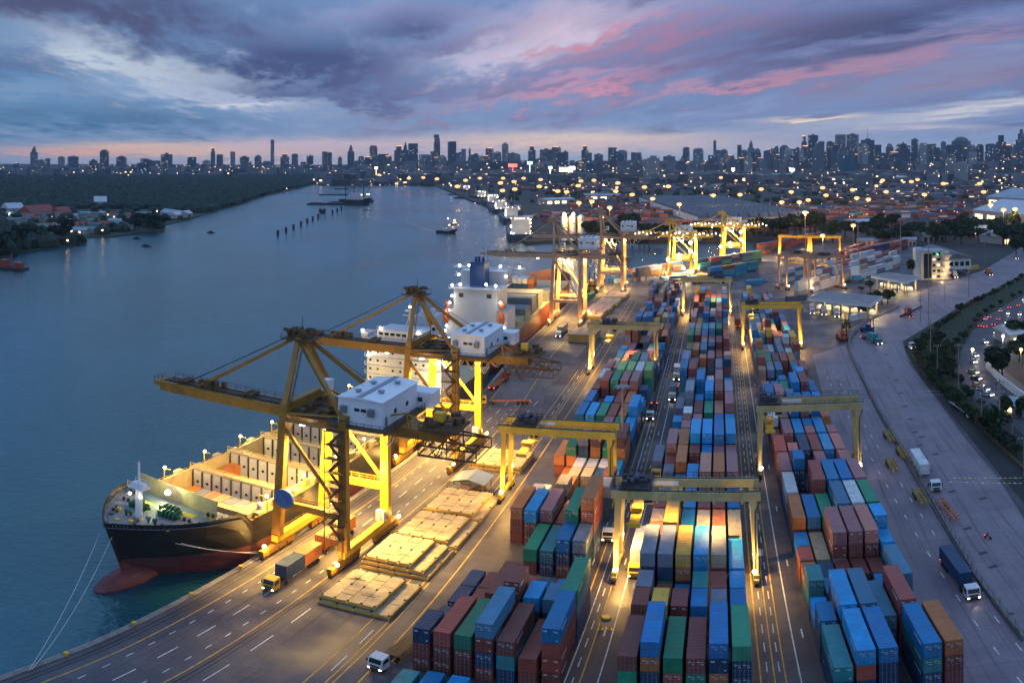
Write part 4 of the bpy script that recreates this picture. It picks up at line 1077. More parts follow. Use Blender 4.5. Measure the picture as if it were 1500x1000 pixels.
# winches and bollards
rr = random.Random(4)
for (x, y) in [(4.2,13.2),(2.6,15.4),(-3,12.8)]:
    b = MB()
    for q in range(4): b.tube((x-1.6+q*.9,y,13.2),(x-1.2+q*.9,y,13.2),.95,12)
    b.tube((x-2.2,y,13.2),(x+2.4,y,13.2),.35,8); b.box(x-2.4,x-1.6,y-.8,y+.8,12.3,13.8); b.box(x-2.2,x+2.2,y-1,y+1,12.2,12.5); b.build('mooring_winch', M['green'], s1)
for (x, y) in [(6.5,9),(7.6,14),(-5,8),(-8,14),(9.6,18.5),(-10,18),(3,5.5)]:
    b = MB(); b.box(x-1.3,x+1.3,y-.5,y+.5,12.25,12.4,1); b.tube((x-.6,y,12.4),(x-.6,y,13.2),.32,8); b.tube((x+.6,y,12.4),(x+.6,y,13.2),.32,8); b.build('bitts', [M['dsteel'], M['yel']], s1)
for (x,y,w,h) in [(5.5,16.8,3.2,1.6),(-6.5,11,3.,1.4),(7.8,11,2,1.2),(-4,16,2,1.2)]:
    b = MB(); b.box(x-w/2,x+w/2,y-h/2,y+h/2,12.3,12.36); b.build('deck_marking', M['yel'], s1)
for i in range(16):
    y = rr.uniform(5, 18); x = rr.uniform(-1,1)*(2+y*.4); b = MB(); w_ = rr.uniform(.5,1.4)
    if i % 3: b.box(x-w_/2,x+w_/2,y-.4,y+.4,12.2,12.2+rr.uniform(.5,1.5))
    else: b.tube((x,y,12.2),(x,y,13.5),.25,8); b.sphere((x,y,13.6),.5,8,4)
    b.build('deck_fitting', M[rr.choice(('dsteel','craney','green','deck'))], s1)
# breakwater plate with rounded starboard shoulder
b = MB(); pl = [(-11.5,21.5),(6.5,20.0),(10.6,19.2)]
for (a0,a1),(c0,c1) in zip(pl, pl[1:]): b.bar((a0,a1,14.4),(c0,c1,14.4),.18,4.4)
for i in range(8): x = -10.5+i*2.5; b.bar((x,21.6-(x+11.5)*.08,12.3),(x,21.6-(x+11.5)*.08,16.4),.3,.5)
b.build('breakwater', M['cream'], s1)
for o_ in s1.children:
    if o_.name.split('.')[0] in ('mooring_winch','bitts','deck_marking','deck_fitting'): o_.location.z = .72 if max(v.co.y for v in o_.data.vertices) > 9 else 1.0
lampball(s1, -1.2, 18.7, 15.6, .62, name='bow_floodlight')
lamp('bowflood', Vector((-1.2,18.2,15.9)), 4200, (.92,1,.38), s1, .3)
# holds
hy = 26.5; nb = 0; yend = 124
b = MB()
for sx in (-1,1): b.box(min(sx*12.1,sx*12.6), max(sx*12.1,sx*12.6), hy-.6, yend, -3, 12.0)
b.build('hatch_coaming', M['cream'], s1)
ybs = [hy-.6, 40.2, 54.2, 68.3, 82.4, 96.5, 110.6, 124]
for k, y in enumerate(ybs):
    b = MB(); b.box(-12.1,12.1,y-.2,y+.9,-3,11.7); b.box(-13.2,13.2,y-.5,y+1.2,11.7,12.1)
    bh = b.build('bulkhead', M['cream'], s1)
    if k:
        for i in range(9):
            x = -12+i*2.68
            b = MB(); b.box(x+.1, x+2.45, y-.5, y-.22, 6.0, 11.5); b.build('panel', M['shipw'], bh)
            b = MB(); b.tube((x+1.3,y-.62,8.8),(x+1.3,y-.5,8.8),.36,10); b.build('lightening_hole', M['black'], bh)
            b = MB(); b.box(x-.14,x+.1,y-.9,y-.2,-3,11.6); b.build('cell_guide', M['dsteel'], bh)
            b = MB(); b.box(x+.3, x+2.3, y-.45, y-.22, -.5, 5.2); b.build('panel', M['cream'], bh)
    b = MB(); b.rail((-13,y-.4,12.1),(13,y-.4,12.1), step=2.2, r=.06); b.build('railing', M['yel'], bh)
b = MB(); b.box(-12.1,12.1,hy,yend,-3.2,-3.); b.build('hold_floor', M['craned'], s1)
hold_cols = [['O','g','S','t','g','g','t','O'],['O','g','g','W','t','P','g','W']]
hi = 0
for k, (ya, yb_) in enumerate([(26.9,40.0),(41.2,54.1)]):
    for i in range(8):
        x = -10.9+i*2.68+ .6
        z = (7.6 if k == 0 else 6.2) + (3.0 if (k == 1 and i == 0) else 0)
        ch = hold_cols[k][i]
        o = place('shipping_container', C40c, None, s1.matrix_basis @ Vector((x, (ya+yb_)/2+.1, z-HC)), -QA, CC[ch])
        o.location = Q(-102.6+x, 99.5+(ya+yb_)/2+.1, -3+z-HC)
        tag(o, f"{CN[ch]} container in the {'foremost' if k == 0 else 'second'} ship hold, {ORD[i]} from the river side", 'container', 'containers in the ship holds')
for sx in (-1,1):      # side walkway boxes, lamp brackets and posts
    for i, y in enumerate(range(28, 124, 7)):
        b = MB(); b.box(sx*13.4-.6, sx*13.4+.6, y, y+2.2, 10.2, 11.6+(i%2)*.6); b.build('deck_locker', M['cream'], s1)
        if i % 2 == 0:
            b = MB(); b.bar((sx*13.6,y+3.6,10.2),(sx*13.6,y+3.6,14.),.2); b.bar((sx*13.6,y+3.6,14.),(sx*11.8,y+3.6,14.),.2); b.build('lamp_bracket', M['yel'], s1)
            lampball(s1, sx*13.4, y+3.6, 14.2, .38, 'sod')
    b = MB(); b.rail((sx*14.2,25.5,10.2),(sx*14.2,124,10.2), step=2.2, r=.05); b.build('railing', M['yel'], s1)
for y in (33, 62, 92, 116): lamp('shipdeck', (-12.5, y, 15.5), 3400, (1,.66,.2), s1, .4); lamp('shipdeck', (12, y+6, 15.), 2300, (1,.66,.2), s1, .4)
for (x, y) in [(12.9,30),(12.6,38)]:
    b = MB(); b.tube((x,y,10.2),(x,y,12.6),.55,10); b.sphere((x,y,12.6),.75,8,4); b.build('ventilator', M['shipw'], s1)
# superstructure
ac = tower_block(s1, -12.6, 12.6, 126, 142, 10.2, 6, 2.9, M['shipw'])
b = MB(); b.box(-15.4, 15.4, 127, 132.5, 27.6, 28.0); b.box(-9.5,9.5,127,137,28.,30.6); b.box(-15.4,-13,127.2,131.5,28,29.2); b.box(13,15.4,127.2,131.5,28,29.2)
for s in (-1,1): b.bar((s*15,129,27.6),(s*11.5,129,23.5),.6,4.)
br = b.build('bridge', M['shipw'], s1)
for i in range(9): b = MB(); b.box(-8.9+i*2.0,-7.4+i*2.0,126.92,126.99,28.9,29.8); b.build('window', M['glass'], br)
b = MB(); b.rail((-15.3,127,29.2),(15.3,127,29.2), step=2.4); b.rail((-9.5,127,30.6),(9.5,127,30.6), step=2.); b.tube((0,131,30.6),(0,131,39),.35,8); b.box(-2.4,2.4,130.8,131.2,35,35.3); b.box(-1.4,1.4,130.2,131.6,36.5,36.9); b.tube((-1.5,131,30.6),(0,131,36),.15,6); b.build('radar_mast', M['shipw'], s1)
b = MB(); b.box(-3.5,3.5,143,150,10.2,33); b.box(-2.2,-1,145,147,33,35); b.box(1,2.2,145,147,33,35); b.build('funnel', M['shipw'], s1)
for (x,y,z) in [(-14.6,127,29.8),(14.6,127,29.8),(9,126.5,31.2),(-8,126.5,31.2),(5,126,31),(-12,126,22),(12,126,22),(0,131,38)]: lampball(s1, x, y, z, .45)
lamp('bridgelight', (10,124.5,31), 900, (1,.97,.85), s1, .4); lamp('bridgelight2', (-10,123,25), 900, (1,.9,.7), s1, .4); lamp('bridgelight3', (9,121,18), 1500, (1,.85,.55), s1, .4)
# mooring lines
def rope(name, label, a, c, sag, r=.07, m='shipw'):
    a, c = Vector(a), Vector(c); ps = [a.lerp(c, t/12)-Vector((0,0,sag*4*(t/12)*(1-t/12))) for t in range(13)]
    b = MB(); b.path([p-a for p in ps], r, 5); return tag(b.build(name, M[m], loc=a), label, 'rope')
rope('mooring_rope', 'left one of two mooring ropes running from the bow down to the near quay', Q(-105,101,9), G(42,982,.4), 1.)
rope('mooring_rope', 'right one of two mooring ropes running from the bow down to the near quay', Q(-103,102.5,9), G(46,981,.4), 1.6)
rope('mooring_rope', 'taut mooring rope from the black bow side to the first crane wheels, the upper one', Q(-93,108,8), Q(-86,125.5,.6), .4)
rope('mooring_rope', 'slack mooring rope from the black bow side to the first crane wheels, the lower one', Q(-92.5,109,7.8), Q(-86,127,.6), .9)

# ---- the second ship with the blue funnel
A2 = R(13.2)
def S2(x, y, z=0.): # local to world
    return P2 + Vector((x*math.cos(A2)+y*math.sin(A2), -x*math.sin(A2)+y*math.cos(A2), z))
st_ = Q(-93.6, 312); dirv = Vector((math.sin(A2), math.cos(A2), 0)); per = Vector((math.cos(A2), -math.sin(A2), 0))
P2 = Vector((st_.x, st_.y, -3.)) - per*15.6 - dirv*22 + dirv*205
s2 = thing('container_ship', 'brick red container ship with white accommodation block and blue funnel beyond the second crane', 'ship', P2, -A2+math.pi)
hull(s2, 205, 30, 11.5, 0, [M['hullbr'], M['hullr']], 3., bowlen=30, fclen=20)
b = MB(); b.box(-14.6,14.6,23,203,10.9,11.1); b.build('main_deck', M['cream'], s2)
b = MB(); b.box(-9.2,9.2,165,183,11.1,31); a2 = b.build('accommodation', M['shipw'], s2)
for sx in (-1,1):
    b = MB(); b.box(min(sx*9.2,sx*13), max(sx*9.2,sx*13),166,181,11.1,22); b.build('side_deckhouse', M['shipw'], s2)
    b = MB(); b.sphere((sx*11.6,185.2,19.5),1,10,6,sq=(1.4,1.2,3.4)); b.bar((sx*9.6,184,22.5),(sx*12,186,22.5),.25); b.bar((sx*12,186,22.5),(sx*12,186,17),.25); b.build('lifeboat', M['orange'], s2)
    b = MB(); b.sphere((sx*11.6,182.6,24.5),1,10,6,sq=(1.3,1.3,1.5)); b.build('life_raft', M['orange'], s2)
    b = MB(); b.box(sx*6-1.,sx*6+1.,183.02,183.1,27.4,29.2); b.build('vent_grille', M['dsteel'], a2)
b = MB(); b.box(-11.2,11.2,162,184.5,31,31.4); b.rail((-11,184.4,31.4),(11,184.4,31.4), step=2.); b.box(-14,14,158,166,34,34.4); b.box(-10,10,158.5,170,31.4,37); b.box(-16,16,158.5,162,36.9,37.3); b.rail((-16,162,37.3),(16,162,37.3), step=2.); b.build('bridge', M['shipw'], s2)
b = MB(); b.box(-3.1,3.1,172,180,31.4,41.5); b.box(-3.0,3.0,172.3,179.7,41.5,41.9)
for x in (-1.6,.2,1.5): b.tube((x,176,41.9),(x,176,44),.5,8)
fn = b.build('funnel', M['funnel'], s2)
b = MB(); b.tube((0,166,37),(0,166,47),.4,8); b.box(-3,3,165.8,166.2,43,43.3); b.build('radar_mast', M['shipw'], s2)
for i, (x,y,z) in enumerate([(-9,184,33),(-5,184,33.4),(6,184,33),(9.5,184,32.6),(-7,168,39),(7,168,39),(-14,162,38),(13,162,38),(9.6,184,28),(10.6,184,25),(11.4,183,21.5),(-11,184,26),(12,184,15),(-12.4,184,15.5),(12.6,184,13),(-10,170,35),(-5,163,36.5),(4,163,36.5),(11,170,35)]): lampball(s2, x, y, z, .55)
lamp('s2a', (-12,190,27), 1100, (1,.86,.66), s2, .5); lamp('s2b', (12,190,24), 1300, (1,.8,.5), s2, .5); lamp('s2c', (0,188,37), 500, (1,.95,.85), s2, .5)
# hatch terraces: rows of covers that step up towards the bow
for k, (y, z) in enumerate([(148,14.2),(133.5,16.8),(119,19.2),(104.5,21.4)]):
    for i in range(10):
        x = -13+i*2.62
        for t in range(int((z-11.1)/2.6)):
            b = MB(); b.box(x, x+2.5, y, y+12.2, 11.15+t*2.62, 11.1+(t+1)*2.62-.06); b.build('hatch_panel', M['hatch'] if k > 1 or t else M['cream'], s2)
for i, (x, y, ch, t) in enumerate([(x, y, ch, t) for (x, y, row) in [(11,82,'NG'),(8.2,82,'NG'),(5.4,82,'NW'),(2.6,82,'NW'),(-.2,82,'NW'),(-3,82,'KO')] for t, ch in enumerate(row)]):
    o = place('shipping_container', C40c, None, rz=math.pi-A2, color=CC[ch]); pp = Vector((-x, -y, 0))
    o.location = P2 + Vector((pp.x*math.cos(A2)+pp.y*math.sin(A2), -pp.x*math.sin(A2)+pp.y*math.cos(A2), 14.+t*HC+2))
    tag(o, f"{CN[ch]} container in the {'lower' if t == 0 else 'upper'} layer on the red ship, {ORD[int((11-x)/2.8+.1)]} across", 'container', 'containers on the red ship deck')
b = MB(); b.box(-14,14,74,96,11.1,15.9); b.build('forward_hatch', M['hatch'], s2)

# ---- smaller ships along the old port
def far_ship(label, px, py, az, L, B, wh, hullm, lights=14, seed=0, acc=(.12,.3), lp=1500):
    p = G(px, py, -3.); r = thing('cargo_ship', label, 'ship', p, -az+math.pi, 'ships moored along the old port'); rr = random.Random(seed)
    # origin amidships stern: shift so stern is nearest
    r.location = p + Vector((math.sin(az), math.cos(az), 0))*L
    hull(r, L, B, 7.5, 0, [hullm, M['hullr']], 1.2, bowlen=L*.2, fclen=L*.12)
    b = MB(); b.box(-B/2+.6,B/2-.6,L*.14,L-1,6.9,7.1); b.build('main_deck', M['deck'], r)
    y0, y1 = L-3-L*.12, L-4; b = MB(); b.box(-B*.36,B*.36,y0,y1,7.1,7.1+wh); ac = b.build('accommodation', M['shipw'], r)
    b = MB(); b.box(-B*.5,B*.5,y0-3,y0+3,7.1+wh,9.8+wh); b.build('bridge', M['shipw'], r)
    b = MB(); b.box(-B*.1,B*.1,y0+2,y0+6,9.8+wh,15+wh); b.build('funnel', M['funnel'], r)
    b = MB(); b.tube((0,y0,9+wh),(0,y0,20+wh),.4,6); b.build('signal_mast', M['yel'], r); b = MB(); b.tube((0,L*.4,7),(0,L*.4,24),.6,6); b.bar((0,L*.4,22),(3,L*.55,12),.5); b.bar((0,L*.4,22),(-3,L*.25,12),.5); b.build('mast', M['yel'], r)
    for k in range(3): b = MB(); b.box(-B*.34,B*.34,L*(.2+.2*k),L*(.37+.2*k),7.1,9.2); b.build('hatch_cover', M['hullbr'] if k%2 else M['hatch'], r)
    for i in range(lights):
        s = rr.choice((-1,1)); t = i/lights
        if i % 2: x, y, z = s*B*.38, y1+.5, 7.5+rr.random()*wh
        else: x, y, z = (t-.5)*B*.9, y1+.6, rr.choice((7.9, 7.8+wh))
        lampball(r, x, y, z, .6 if rr.random() < .5 else .42, 'wht' if rr.random() < .6 else 'sod')
    if lp: lamp('s', (0,L+5,9+wh*.3), lp*.8, (1,.85,.6), r, 1.); lamp('s', (0,L*.5,20), lp*1.5, (1,.7,.4), r, 1.)
    return r
far_ship('nearest old port ship, its broad flat white stern block ringed by lamps', 763, 353.5, R(-1.5), 120, 27, 16, M['hullbl'], 22, 1)
far_ship('second old port ship, its white block half hidden behind the lamp ringed one', 751, 328, R(-5), 120, 24, 14, M['hullbl'], 16, 2)
far_ship('third old port ship with navy hull and many deck lamps', 734, 312.5, R(-8), 120, 22, 12, M['hullbl'], 16, 3)
far_ship('fourth old port ship, small and lamp covered, just before the river bend', 722, 302, R(-10), 110, 20, 12, M['hullb'], 14, 4)
far_ship('fifth old port ship seen as a dark hull with orange lamps near the barges', 706, 293, R(-14), 110, 20, 10, M['hullb'], 12, 5)
far_ship('sixth old port ship at the far river bend beneath sodium lamps', 684, 282, R(-18), 110, 18, 9, M['hullb'], 10, 6)

# ---- craft on the river
M['barge'] = mat('barge_dark', (.035,.03,.03), .8, var=.3, scale=.2); M['tarp'] = mat('tarpaulin', (.06,.065,.07), .8)
def barge(label, px0, px1, py, w, lumps, seed, h=2.2, cat='barge'):
    a, c = G(px0, py, -3.), G(px1, py, -3.); L = (c-a).length; r = thing('barge', label, 'barge', (a+c)/2, math.atan2(c.y-a.y, c.x-a.x), 'barges on the river'); rr = random.Random(seed)
    n = max(1, int(L/60)); l = L/n
    for i in range(n):
        x0 = -L/2+i*l; b = MB(); k = b.pts([(x0+1,-w/2,h),(x0+l-1,-w/2,h),(x0+l-1,w/2,h),(x0+1,w/2,h),(x0+4,-w/2+1,-.5),(x0+l-4,-w/2+1,-.5),(x0+l-4,w/2-1,-.5),(x0+4,w/2-1,-.5)])
        for f in [(0,1,2,3),(0,4,5,1),(1,5,6,2),(2,6,7,3),(3,7,4,0)]: b.face([k+q for q in f])
        b.build('hull', M['barge'], r)
        for j in range(lumps):
            xx = x0+l*(j+.6)/(lumps+.3); b = MB(); b.sphere((xx,0,h),1,10,6,sq=(l/lumps*.42,w*.38,rr.uniform(2.5,4.5))); b.build('cargo_heap', M['tarp'], r)
    return r
barge('long string of covered barges left of the lit supply ship', 448, 510, 299.5, 14, 2, 1)
barge('dark barge above the long string, left of the supply ship mast', 466, 511, 285.5, 12, 0, 2)
barge('farther thin barge just left of the supply ship mast', 488, 512, 277, 10, 0, 3)
barge('short dark barge fastened to the right side of the supply ship', 530, 549, 296, 16, 2, 4, 4.)
barge('small covered barge adrift at the end of the row of posts', 466, 479, 312, 12, 2, 5, 4)
barge('tiny far barge alone above the thin one', 480, 484, 276, 8, 0, 6)
barge('upper thin dark barge beside the old port ships', 655, 690, 285, 12, 0, 7)
barge('lower dark barge beside the old port ships', 664, 699, 290.5, 14, 1, 8)
v_ = thing('supply_ship', 'lit supply ship with tall derricks moored among the barges in mid river', 'ship', G(521,299,-3.), R(90))
hull(v_, 62, 22, 9, 0, [M['hullb'], M['hullb']], 1.2, bowlen=16, fclen=12)
b = MB(); b.box(-8,8,18,48,9,15); b.box(-6,6,22,40,15,21); b.build('accommodation', M['shipw'], v_)
for y in (16, 34, 50):
    b = MB(); b.tube((0,y,9),(0,y,44 if y == 34 else 36),.9,6); b.box(-3,3,y-.5,y+.5,30,31); b.build('derrick_mast', M['barge'], v_)
    b = MB(); b.bar((0,y,14),(3,y-14,34),.8); b.build('derrick_boom', M['barge'], v_)
rr = random.Random(2)
for i in range(14): lampball(v_, 11.5, 8+i*3.4, 9+rr.random()*10, .9, 'sod' if i%3 else 'wht')
lamp('v', (15,30,16), 30000, (1,.7,.35), v_, 1.)
for c_ in v_.children: c_.location = (0,-31,0) if c_.type == 'MESH' else (c_.location.x, c_.location.y-31, c_.location.z)
def tug(label, px, py, L, seed, az=0.):
    r = thing('tugboat', label, 'tugboat', G(px, py, -3.), R(90)+az, 'tugboats under way'); B = L*.32; k = L/26.
    hull(r, L, B, 2.6*k, 0, [M['hullb'], M['hullb']], .5, bowlen=L*.35, fclen=L*.3, fc=1.)
    b = MB(); b.box(-B*.3,B*.3,L*.28,L*.68,2.6*k,5.6*k); b.build('deckhouse', M['shipw'], r)
    b = MB(); b.box(-B*.22,B*.22,L*.34,L*.52,5.6*k,8.4*k); wh = b.build('wheelhouse', M['shipw'], r)
    b = MB(); b.box(-B*.23,B*.23,L*.335,L*.525,7*k,7.8*k); b.build('window', M['glass'], wh)
    b = MB(); b.tube((0,L*.46,8.4*k),(0,L*.46,17*k),.25*k,6); b.box(-1.2*k,1.2*k,L*.455,L*.465,13*k,13.4*k); b.build('mast', M['shipw'], r)
    b = MB(); b.tube((B*.14,L*.6,5.6*k),(B*.14,L*.6,8.6*k),.5*k,8); b.tube((-B*.14,L*.6,5.6*k),(-B*.14,L*.6,8.6*k),.5*k,8); b.build('exhaust_stack', M['hullb'], r)
    for (x,y,z) in [(B*.25,L*.4,9*k),(0,L*.46,16.5*k),(B*.3,L*.6,5*k)]: lampball(r, x, y, z, .6, 'sod')
    for c_ in r.children: c_.location = Vector(c_.location)-Vector((0,L/2,0))
    lamp('t', (B*.8,0,7*k), 9000, (1,.72,.35), r, .4)
    return r
tug('tugboat with a tall mast under way in the open river', 655, 341, 26, 1, R(4)); tug('small lit launch just behind the tugboat', 665, 329, 9, 2)
def dredger():
    r = thing('work_barge', 'rusty work barge with machinery at the left edge of the river', 'barge', G(14,394,-3.), R(6))
    b = MB(); b.box(-30,14,-6,6,-.5,1.6); b.build('hull', M['barge'], r)
    for (x,w,h) in [(-14,6,4),(-4,5,5.5),(8,6,4)]: b = MB(); b.box(x-w/2,x+w/2,-3,3,1.6,1.6+h); b.box(x-w/2-.4,x+w/2+.4,-3.4,3.4,1.6+h,1.9+h); b.build('deckhouse', M['hullbr'] if x > -10 else M['barge'], r)
    b = MB(); b.bar((2,0,1.6),(2,0,12),.6); b.bar((2,0,11),(-6,0,4),.4); b.rail((-29,-5.8,1.6),(13,-5.8,1.6), step=3); b.build('crane_post', M['hullbr'], r)
dredger()
for i, (px, py) in enumerate([(407,345),(419,340),(430,335.5),(441,331),(450,326.5),(458,323),(466,319),(487,313),(494,310),(500,307.5)]):
    b = MB(); b.tube((0,0,-1),(0,0,5.2),1.5,10); b.tube((0,0,5.2),(0,0,5.8),1.9,10)
    tag(b.build('mooring_dolphin', M['barge'], loc=G(px,py,-3.)), f"dark mooring post in the river, {ORD[i]} of the row counted from its near end", 'mooring post', 'row of mooring posts in the river')
for lb, (px,py) in [('long thin boat alone on the river right of the village',(214,361)),('floating jetty with a small shed at the bank below the village',(114,360)),('speck of a boat off the village shore',(201,350)),('narrow canoe in mid river left of the posts',(309,341))]:
    b = MB(); b.box(-5,5,-1,1,0,.8); b.box(-2.5,2,-.8,.8,.8,2.2)
    tag(b.build('small_boat', M['barge'], loc=G(px,py,-3.)), lb, 'boat', 'small boats near the left bank')
# ================================================================ skyline
def facade(name, a, litc, lit=.08, fx=4., fz=3.6):
    m = bpy.data.materials.new(name); m.use_nodes = True; nt = m.node_tree; bs = nt.nodes['Principled BSDF']
    P = X(nt, nt.nodes.new('ShaderNodeTexCoord').outputs['Object']); x, y, z = sep(nt, P)
    inf = nt.nodes.new('ShaderNodeObjectInfo'); rnd_ = X(nt, inf.outputs['Random'])
    u_ = (x + y)/fx; v_ = z/fz
    win = (u_.m('FRACT').m('GREATER_THAN', .3))*(v_.m('FRACT').m('GREATER_THAN', .4))
    wn = nt.nodes.new('ShaderNodeTexWhiteNoise'); nt.links.new(vec(nt, u_.m('FLOOR'), v_.m('FLOOR'), rnd_*50).s, wn.inputs['Vector'])
    w = X(nt, wn.outputs['Value'])
    oc = X(nt, inf.outputs['Color'])
    col = mix(nt, win*.8, oc, mix(nt, .75, oc, (.01,.02,.035)))
    put(nt, bs.inputs['Base Color'], col); put(nt, bs.inputs['Roughness'], win.lin(0,1,.8,.25))
    on = win*(w.m('GREATER_THAN', 1-lit))
    bs.inputs['Emission Color'].default_value = (*litc, 1)
    put(nt, bs.inputs['Emission Strength'], on*2.2)
    m.cycles.emission_sampling = 'NONE' if hasattr(m, 'cycles') else None
    return m
M['fac1'] = facade('tower_facade', None, (1,.68,.34), .022); M['fac2'] = facade('glass_facade', None, (.8,.9,1), .016, 6, 4.); M['fac3'] = facade('low_facade', None, (1,.65,.3), .10, 5, 3.4)
rr = random.Random(77)
TC = [(.03,.055,.09),(.05,.07,.10),(.07,.095,.125),(.11,.125,.15),(.02,.04,.07),(.17,.18,.20),(.08,.08,.09)]
SKY = []  # (px, top y, width px, rho, style)
P_ = [(50,213,10,6800,'spire'),(70,232,7,6000,''),(90,230,9,6200,''),(107,229,14,5600,''),(153,221,12,5400,'slab'),(178,228,13,6000,'dome'),(211,232,10,6000,''),(227,235,14,5800,''),(244,226,15,5200,''),(281,230,12,5200,'dark'),(312,216,6,6600,'step'),(322,226,8,6000,''),(341,222,7,6500,''),(358,230,13,5600,''),(378,227,9,5800,'dome'),(399,205,5,6800,'slab'),(417,225,12,5600,'step'),(432,226,9,5800,''),(454,228,9,5000,'dark'),(479,222,13,5200,'twin'),(498,231,6,5600,''),(514,211,10,6400,'spire'),(529,229,8,5600,''),(547,213,11,6200,'crown'),(565,230,9,5600,''),(584,213,12,5400,'step'),(594,207,8,5600,'spire'),(605,210,13,5400,'dark'),(621,227,8,5400,''),(640,197,8,5800,'pixel'),(662,207,11,5400,'dark'),(679,218,6,6000,''),(688,218,3,6200,''),(697,224,8,5600,'dome'),(717,216,11,5600,'crown'),(740,211,8,5600,''),(757,226,10,5600,'slab'),(779,213,10,6000,'step'),(800,219,16,5600,''),(815,214,13,5600,'crown'),(828,222,8,5800,''),(857,213,9,5800,'step'),(877,226,12,5600,''),(897,216,12,5600,'dark'),(911,230,8,5400,''),(932,223,14,5400,'slab'),(1005,216,9,6000,''),(1023,217,14,6000,'crown'),(1047,206,4,6600,''),(1061,218,10,6000,'dome'),(1083,212,6,6000,''),(1100,204,9,6000,'spire'),(1096,230,12,4200,'pale'),(1137,212,7,5600,'dome'),(1149,212,14,5600,'dome'),(1161,218,10,5200,''),(1178,198,7,5600,'step'),(1191,198,14,5200,'dark'),(1203,207,9,5200,''),(1216,208,10,5000,''),(1231,197,14,5200,''),(1249,197,16,5200,''),(1271,205,20,4800,'antenna'),(1240,226,24,3900,'glass'),(1286,212,9,5200,''),(1303,210,10,5200,'dome'),(1316,212,6,5200,''),(1326,216,12,4800,''),(1340,204,9,5400,''),(1353,212,12,5000,''),(1363,211,11,5200,''),(1372,216,9,4800,''),(1382,208,7,5400,''),(1394,222,12,4600,''),(1408,200,24,5000,'dome'),(1425,222,11,4400,'pale'),(1436,213,9,5200,''),(1449,222,12,4800,''),(1466,198,14,4800,'step'),(1480,216,11,4600,''),(1496,186,15,4800,'spire'),(957,231,16,3000,'pale'),(945,233,5,3100,'pale'),(1392,234,14,2750,'pale'),(1408,240,18,2700,'pale'),(863,232,10,3600,'temple')]
def tower(px, top, w, rho, style, i, filler=False):
    X0 = AZ(px, rho); a = (px-750)/PXR; W_ = w/PXR*rho; D_ = max(18., W_*rr.uniform(.7,1.1)); zt = H - rho*math.tan((top-233)/PXR)
    zt = max(12, zt)
    o = bpy.data.objects.new('tower_building', None)
    col = {'dark':(.03,.04,.06),'pale':(.36,.34,.34),'glass':(.03,.13,.20)}.get(style) or rr.choice(TC)
    mt = M['fac2'] if style in ('glass','dark') or rr.random() < .3 else M['fac1']
    root = thing('tower_building', 'x', 'tower', X0, -a + rr.uniform(-.25,.25), 'towers of the city skyline')
    b = MB(); hw = W_/2
    t2 = None
    if style == 'spire':
        b.box(-hw,hw,-D_/2,D_/2,0,zt*.72); t2 = MB(); t2.box(-hw*.6,hw*.5,-D_/3,D_/3,zt*.72,zt*.86); t2.box(-hw*.25,hw*.3,-D_/4,D_/4,zt*.86,zt*.95); t2.tube((0,0,zt*.95),(0,0,zt*1.02),1.2,5)
    elif style == 'step': b.box(-hw,hw,-D_/2,D_/2,0,zt*.82); t2 = MB(); t2.box(-hw*.55,hw*.6,-D_/3,D_/3,zt*.82,zt)
    elif style == 'dome': b.box(-hw,hw,-D_/2,D_/2,0,zt*.88); t2 = MB(); t2.sphere((0,0,zt*.86),1,12,8,sq=(hw*.95,D_*.45,zt*.14))
    elif style == 'twin': b.box(-hw,-hw*.1,-D_/2,D_/2,0,zt); t2 = MB(); t2.box(hw*.1,hw,-D_/2,D_/2,0,zt*.97)
    elif style == 'crown': b.box(-hw,hw,-D_/2,D_/2,0,zt*.93); t2 = MB(); t2.box(-hw*.8,hw*.8,-D_*.4,D_*.4,zt*.93,zt)
    elif style == 'pixel': b.box(-hw,hw,-D_/2,D_/2,0,zt*.8); t2 = MB(); t2.box(-hw*.8,hw*.9,-D_*.45,D_*.45,zt*.8,zt*.9); t2.box(-hw,hw*.6,-D_*.45,D_*.45,zt*.9,zt)
    elif style == 'antenna': b.box(-hw,hw,-D_/2,D_/2,0,zt); t2 = MB(); t2.tube((0,0,zt),(0,0,zt+75),2.,5,r1=.6); t2.box(-hw*.4,hw*.4,-D_*.3,D_*.3,zt,zt+8)
    elif style == 'glass': b.box(-hw,-hw*.35,-D_/2,D_/2,0,zt); t2 = MB(); t2.box(hw*.35,hw,-D_/2,D_/2,0,zt); t2.box(-hw*.35,hw*.35,-D_/3,D_/3,0,zt*.96)
    elif style == 'temple': b.box(-hw,hw,-D_/2,D_/2,0,zt*.7); t2 = MB(); k = t2.pts([(-hw*1.1,-D_*.6,zt*.7),(hw*1.1,-D_*.6,zt*.7),(hw*1.1,D_*.6,zt*.7),(-hw*1.1,D_*.6,zt*.7),(0,0,zt)]); [t2.face(f) for f in [(k,k+1,k+4),(k+1,k+2,k+4),(k+2,k+3,k+4),(k+3,k,k+4)]]
    else:
        b.box(-hw,hw,-D_/2,D_/2,0,zt)
        if rr.random() < .6: t2 = MB(); q = rr.uniform(.2,.7); t2.box(-hw*q,hw*q,-D_*.3,D_*.3,zt,zt+rr.uniform(4,10))
    o1 = b.build('tower_shaft', mt, root); o1.color = (*col, 1)
    if t2: o2 = t2.build('tower_top', mt, root); o2.color = (*col, 1)
    if style in ('crown','step') and rr.random() < .7:
        b = MB(); b.box(-hw*.7,hw*.7,-D_*.42,-D_*.40,zt*.97,zt*.995); b.build('crown_sign', M['sodfar'], root)
    return root, zt, W_
